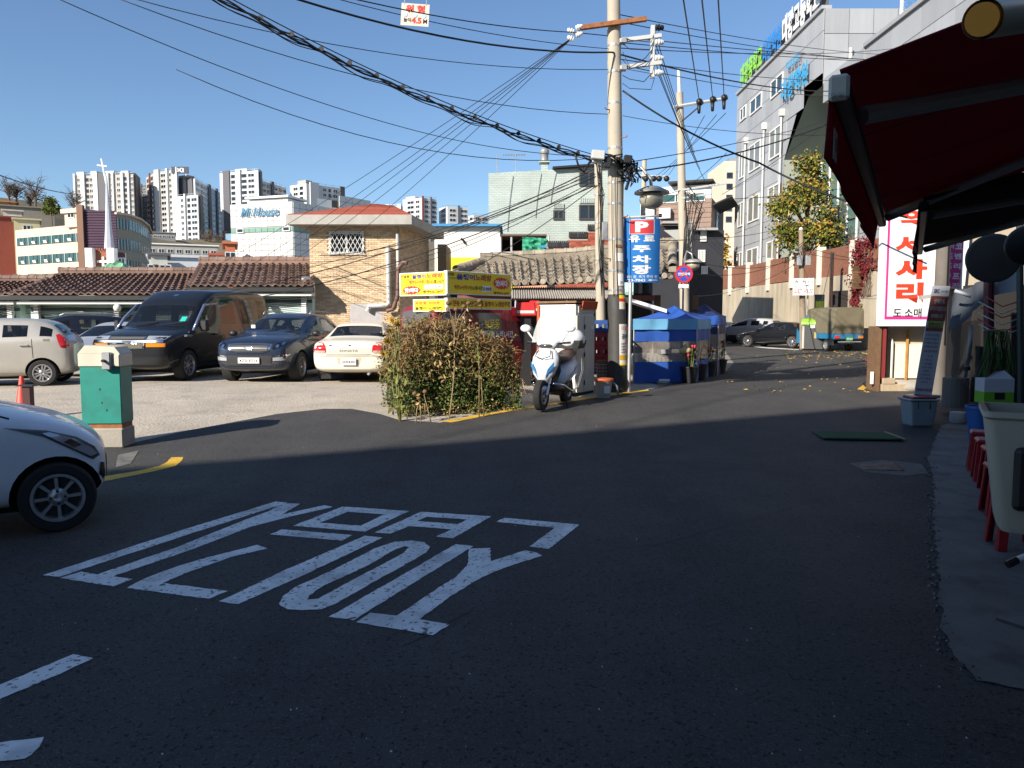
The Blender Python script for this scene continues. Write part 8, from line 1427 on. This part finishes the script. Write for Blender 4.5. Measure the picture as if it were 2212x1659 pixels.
def awning(label, p0, L, reach, rise, mat, vmat, drop, arm=True, cap=True):
    t = thing('awning', label, 'awning', tuple(p0)); n_ = 12; P = lambda s, r, dz=0.: sd * s + rt * r + Vector((0, 0, rise * r + dz))
    vs = []
    for i in range(n_ + 1):
        for j in range(9): f = j / 8; vs.append(P(L * i / n_, reach * f, .05 - (.07 + .012 * math.sin(i * 2.1)) * math.sin(math.pi * f) + .006 * math.sin(i * 3.3 + j)))
    c_ = MB().add(vs, [(i * 9 + j, (i + 1) * 9 + j, (i + 1) * 9 + j + 1, i * 9 + j + 1) for i in range(n_) for j in range(8)]).build('canopy', mat, t, smooth=True); c_.modifiers.new('s', 'SOLIDIFY').thickness = .006
    for s in (L * .25, L * .5, L * .75): MB().add([P(s - .012, reach * j / 8, .036 - .07 * math.sin(math.pi * j / 8)) for j in range(9)] + [P(s + .012, reach * j / 8, .036 - .07 * math.sin(math.pi * j / 8)) for j in range(9)], [(j, j + 1, j + 10, j + 9) for j in range(8)]).build('fabric_seam', M('seam_maroon', (.12, .012, .02), .9), t)
    X = Matrix(((sd.x, rt.x, 0, 0), (sd.y, rt.y, 0, 0), (0, 0, 1, 0), (0, 0, 0, 1))); MB().box(0, L, -.025, .03, -.035, .03, None, X).build('front_bar', BAR, t, bevel=.01)
    if cap: MB().box(-.03, .0, -.03, .032, -.045, .035, None, X).build('end_cap', CREAMP, t, bevel=.01); [MB().lathe([(.006, -.004), (.006, .004)], 10, axis='y', X=X @ T(-.034, y * .5, -.03) @ RZ(math.pi / 2)).build('screw', STEEL, t) for y in (-.03, .01)]
    nv = 40; vs = []
    for i in range(nv + 1):
        s = L * i / nv; sc = drop + .03 * math.sin(math.pi * i / 7); off = .012 * math.sin(i * .45)
        vs += [P(s, -.028, .02), P(s, -.035 + off, -.03 - sc * .5), P(s, -.04 + off * 1.5, -.03 - sc)]
    v_ = MB().add(vs, [(3 * i + k, 3 * i + 3 + k, 3 * i + 4 + k, 3 * i + 1 + k) for i in range(nv) for k in range(2)]).build('valance', vmat, t, smooth=True); v_.modifiers.new('s', 'SOLIDIFY').thickness = .004
    if arm:
        for s in (.35, L - .4): MB().tube([P(s, .05, -.03), P(s + (.75 if s < 1 else -.75), reach * .5, -.10), P(s, reach, -.02)], .032, 8).build('folding_arm', M('arm_grey', (.42, .40, .36), .5, .1), t)
    MB().tube([P(-.02, reach, .0), P(L + .02, reach, .0)], .05, 10).build('roller', M('arm_grey'), t); return t
tA = awning('near dark red awning with a scalloped valance', AW, LAW, 1.9, .36, AWR, AWR, .17)
tB = awning('far dark awning partly behind the red one', Vector((xa(1984, 5.0), 5.0, AW.z)), 3.6, 1.9, .30, AWD, AWD, .2, True, False)
X = Matrix(((sd.x, rt.x, 0, 0), (sd.y, rt.y, 0, 0), (0, 0, 1, 0), (0, 0, 0, 1))); tg = MB().box(.10, .20, -.022, -.018, -.20, -.10, None, X).build('price_tag', CREAMP, tA); letters('10', .05, .05, AMBER, tA, 0, 0, 0, .03, X=T(*(sd * .15 + rt * -.015 + Vector((0, 0, -.15)))) @ RZ(math.atan2(sd.y, sd.x) + math.pi))
c0, c1 = at(2122, 42, 1.8), at(2330, 20, 2.3); t = thing('rolled_blind', 'rolled cream vinyl, light inside painted as an orange core, above the awning edge', 'roll', tuple(c0)); d_ = c1 - c0; MB().tube([(0, 0, 0), d_], .043, 24, cap=False).build('roll', M('vinyl_cream', (.55, .52, .40), .3), t, smooth=True); MB().tube([d_ * -.005, d_ * .3], .036, 20).build('orange_glow_core', M('core_painted_glow', (.9, .36, .03), .5), t, smooth=50)  # warm light inside the roll is put into the core's colour
# shop building behind the awnings (its front stands outside the picture)
q0 = AW + rt * 1.98; t = thing('shop_row', 'low shop row behind the awnings at the right edge', 'building', (q0.x, q0.y, 0)); a_, b_ = sd * -6, sd * 12.5; solid([(a_.x, a_.y), ((a_ + rt * 6).x, (a_ + rt * 6).y), ((b_ + rt * 6).x, (b_ + rt * 6).y), (b_.x, b_.y)], 0, 4.2, 'wall', M('shop_wall', (.20, .17, .15), .85, var=.1), t); L, F = frame((b_.x, b_.y), (a_.x, a_.y))
for s in (2, 5, 8.5, 12, 15.5): ob('shutter', unit_box(M('shutter_dark', (.05, .05, .055), .5)), t, F(s, 1.3, .02) @ SC(2.6, .08, 2.6))

# ================================================================ OVERHEAD CABLES
ORD = ('first', 'second', 'third', 'fourth', 'fifth', 'sixth', 'seventh')
def cable(label, pts, sag, r, name='overhead_cable', group=None, n=14, mat=CABLE, cat='cable'):
    P = [at(*p) for p in pts]; o = P[0]; q = []
    for a, b_ in zip(P, P[1:]):
        for i in range(n):
            f = i / n; q.append(a.lerp(b_, f) - Vector((0, 0, 4 * sag * f * (1 - f))) - o)
    q.append(P[-1] - o); x = MB().tube(q, r * .8, 5).build(name, mat, None, smooth=True); x.location = o; tag(x, label, cat, group); return x
pd = gb.y
# thick bundle: messenger with lashed cables
t = thing('cable_bundle', 'thick bundle of black cables sagging down to the pole', 'cable', tuple(at(1290, 343, pd - .2))); o = t.location.copy(); S = at(300, -105, 11); E_ = o.copy()
def cat(f, dz=0., dy=0.): return S.lerp(E_, f) - Vector((0, 0, .55 * 4 * f * (1 - f) * .5)) + Vector((0, dy, dz)) - o
MB().tube([cat(i / 40, .06) for i in range(41)], .009, 5).build('messenger_wire', CABLE, t)
for k in range(6):
    rr = random.Random(700 + k); ph = rr.uniform(0, 6); MB().tube([cat(i / 70, -.02 + .028 * math.sin(i * .7 + ph) - .008 * k - (.05 * abs(math.sin(i * .22 + ph)) if k > 3 else 0), .03 * math.cos(i * .7 + ph)) for i in range(71)], .013 if k < 3 else .008, 6).build('lashed_cable', CABLE, t, smooth=True)
for i in range(14): f = .2 + .057 * i; MB().lathe([(.04, -.006), (.04, .006)], 10).build('hanger_ring', CABLE, t).matrix_local = T(*cat(f, .01)) @ RX(1.57)
MB().tube([cat(.93), cat(.945, -.28), cat(.96, -.33), cat(.975, -.12), cat(1)], .022, 6).build('drip_loop', CABLE, t, smooth=True)
cable('thick black cable crossing the height sign to the grey school', [(560, -28, 11), (1322, 113, pd - .2), (1830, 196, 30)], .25, .022)
cable('upper cable from the sky to the left insulator', [(690, -20, 11), (1240, 70, pd - .25), (2212, 150, 34)], .1, .012)
cable('thin wire from the top left corner to the pole neck', [(120, -5, 11), (870, 275, 15), (1290, 338, pd)], .12, .009)
cable('thin wire from upper left to the pole middle', [(250, -5, 11), (1320, 247, pd)], .35, .009)
cable('paired thin wire just below the height sign', [(255, -12, 11.5), (1322, 150, pd)], .3, .009)
cable('second paired thin wire just below the height sign', [(700, -10, 12), (1322, 106, pd)], .12, .009)
cable('low thin wire from the left edge over the hill', [(-20, 372, 30), (175, 420, 60)], .2, .03)
cable('long thin wire above the hotel roof to the pole', [(380, 150, 12), (1300, 340, pd)], .5, .009)
G1 = 'drop wires from the white insulator'
for k, (u1, v1, D1) in enumerate(((440, 590, 28), (500, 600, 28), (560, 585, 28), (640, 560, 27), (722, 545, 26.9))): cable(ORD[k] + ' drop wire from the left, white insulator down to the roofs', [(1238, 80, pd - .25), (u1, v1, D1)], .15, .009, 'drop_wire', G1)
G2 = 'service wires fanning from the thin pole'
for k, (u0, v0, u1, v1, D1) in enumerate(((1296, 358, 690, 552, 26.5), (1296, 364, 684, 566, 26.5), (1296, 372, 300, 642, 25.4), (1296, 378, 350, 648, 25.4), (1296, 384, 694, 600, 26.4), (1296, 390, 690, 616, 26.4), (1296, 396, 430, 660, 25.6))): cable(ORD[k] + ' from the top of the service wires leaving the thin pole', [(u0, v0, 17.2), (u1, v1, D1)], .45, .011 if k % 3 else .018, 'service_wire', G2)
cable('single slack wire from the thin pole to the grey tiled roof', [(1290, 400, 17.2), (990, 598, 19.8)], .1, .012, 'service_wire')
G3 = 'parallel wires from the tall pole to the school'
for k, (v0, u1, v1) in enumerate(((32, 1990, 118), (48, 1990, 130), (92, 2180, 128), (104, 1990, 96), (128, 1900, 168), (140, 1860, 205))): cable(ORD[k] + ' from the top of the wires from tall pole to school', [(1340, v0, pd), (u1, v1, 38)], .25, .012, 'overhead_cable', G3)
cable('heavy black cable drooping right from the tall pole', [(1345, 196, pd), (1640, 352, 15.5), (1960, 470, 14.5)], .12, .024)
cable('black cable rising right from the lamp to the red awning', [(1360, 372, pd), (1790, 268, 20)], .15, .02)
cable('thin cable beside the black one rising to the school', [(1360, 350, pd), (1850, 240, 30)], .15, .012)
G4 = 'three steep lines from above to the crossarm'
for k, (u0, f) in enumerate(((1470, .47), (1512, .72), (1549, .93))): e_ = at(1455, 231, 25.85).lerp(at(1572, 212, 25.85), f); x = MB().tube([at(u0, -40, 12) - e_, Vector((0, 0, .1))], .014, 5).build('power_line', CABLE, None); x.location = e_; tag(x, ORD[k] + ' from the left of three steep power lines onto the crossarm', 'cable', G4)
G5 = 'steep lines between the tall pole and the road pole'
for k, (u0, v0, u1, v1) in enumerate(((1414, 68, 1500, 330), (1414, 88, 1506, 350), (1414, 108, 1512, 365), (1414, 130, 1520, 385), (1418, 150, 1528, 400))): cable(ORD[k] + ' steep wire from the top of the insulator bar to the road pole', [(u0, v0, pd - .1), (u1, v1, 25.8)], .1, .011, 'overhead_cable', G5)
G6 = 'lines from crossarm up the road'
for k, (u0, v0, u1, v1) in enumerate(((1522, 250, 1440, 384), (1548, 248, 1425, 384), (1568, 244, 1412, 384))): cable('line from the ' + ('left', 'middle', 'right')[k] + ' black insulator toward the distant pole', [(u0, v0, 25.8), (u1, v1, 41.7)], .1, .014, 'overhead_cable', G6)
G7 = 'low wires along the retaining wall'
for k, (u0, v0, D0, u1, v1, D1) in enumerate(((1485, 590, 26, 1730, 545, 38.8), (1485, 560, 26, 1730, 552, 38.8), (1735, 545, 38.8, 2100, 540, 30), (1735, 530, 38.8, 2040, 548, 30), (1735, 560, 38.8, 1500, 640, 40), (1360, 520, pd, 1735, 470, 60))): cable(('lowest wire from road pole to guest house pole', 'upper wire from road pole to guest house pole', 'upper wire from guest house pole behind the shop sign', 'highest wire from guest house pole to the right', 'slack wire from guest house pole down the brick wall', 'long wire from tall pole over the charcoal house')[k], [(u0, v0, D0), (u1, v1, D1)], .45, .014, 'overhead_cable', G7)
for u0, v0, u1, v1, lb in ((1575, 430, 1990, 372, 'wire crossing the school front at window height'), (1380, 470, 1570, 330, 'wire climbing from the lamp past the siding block'), (1345, 250, 1800, 292, 'slack wire from the pole to the school hood'), (1560, 420, 1860, 205, 'wire rising steeply across the school windows')): cable(lb, [(u0, v0, 27), (u1, v1, 32)], .2, .014)
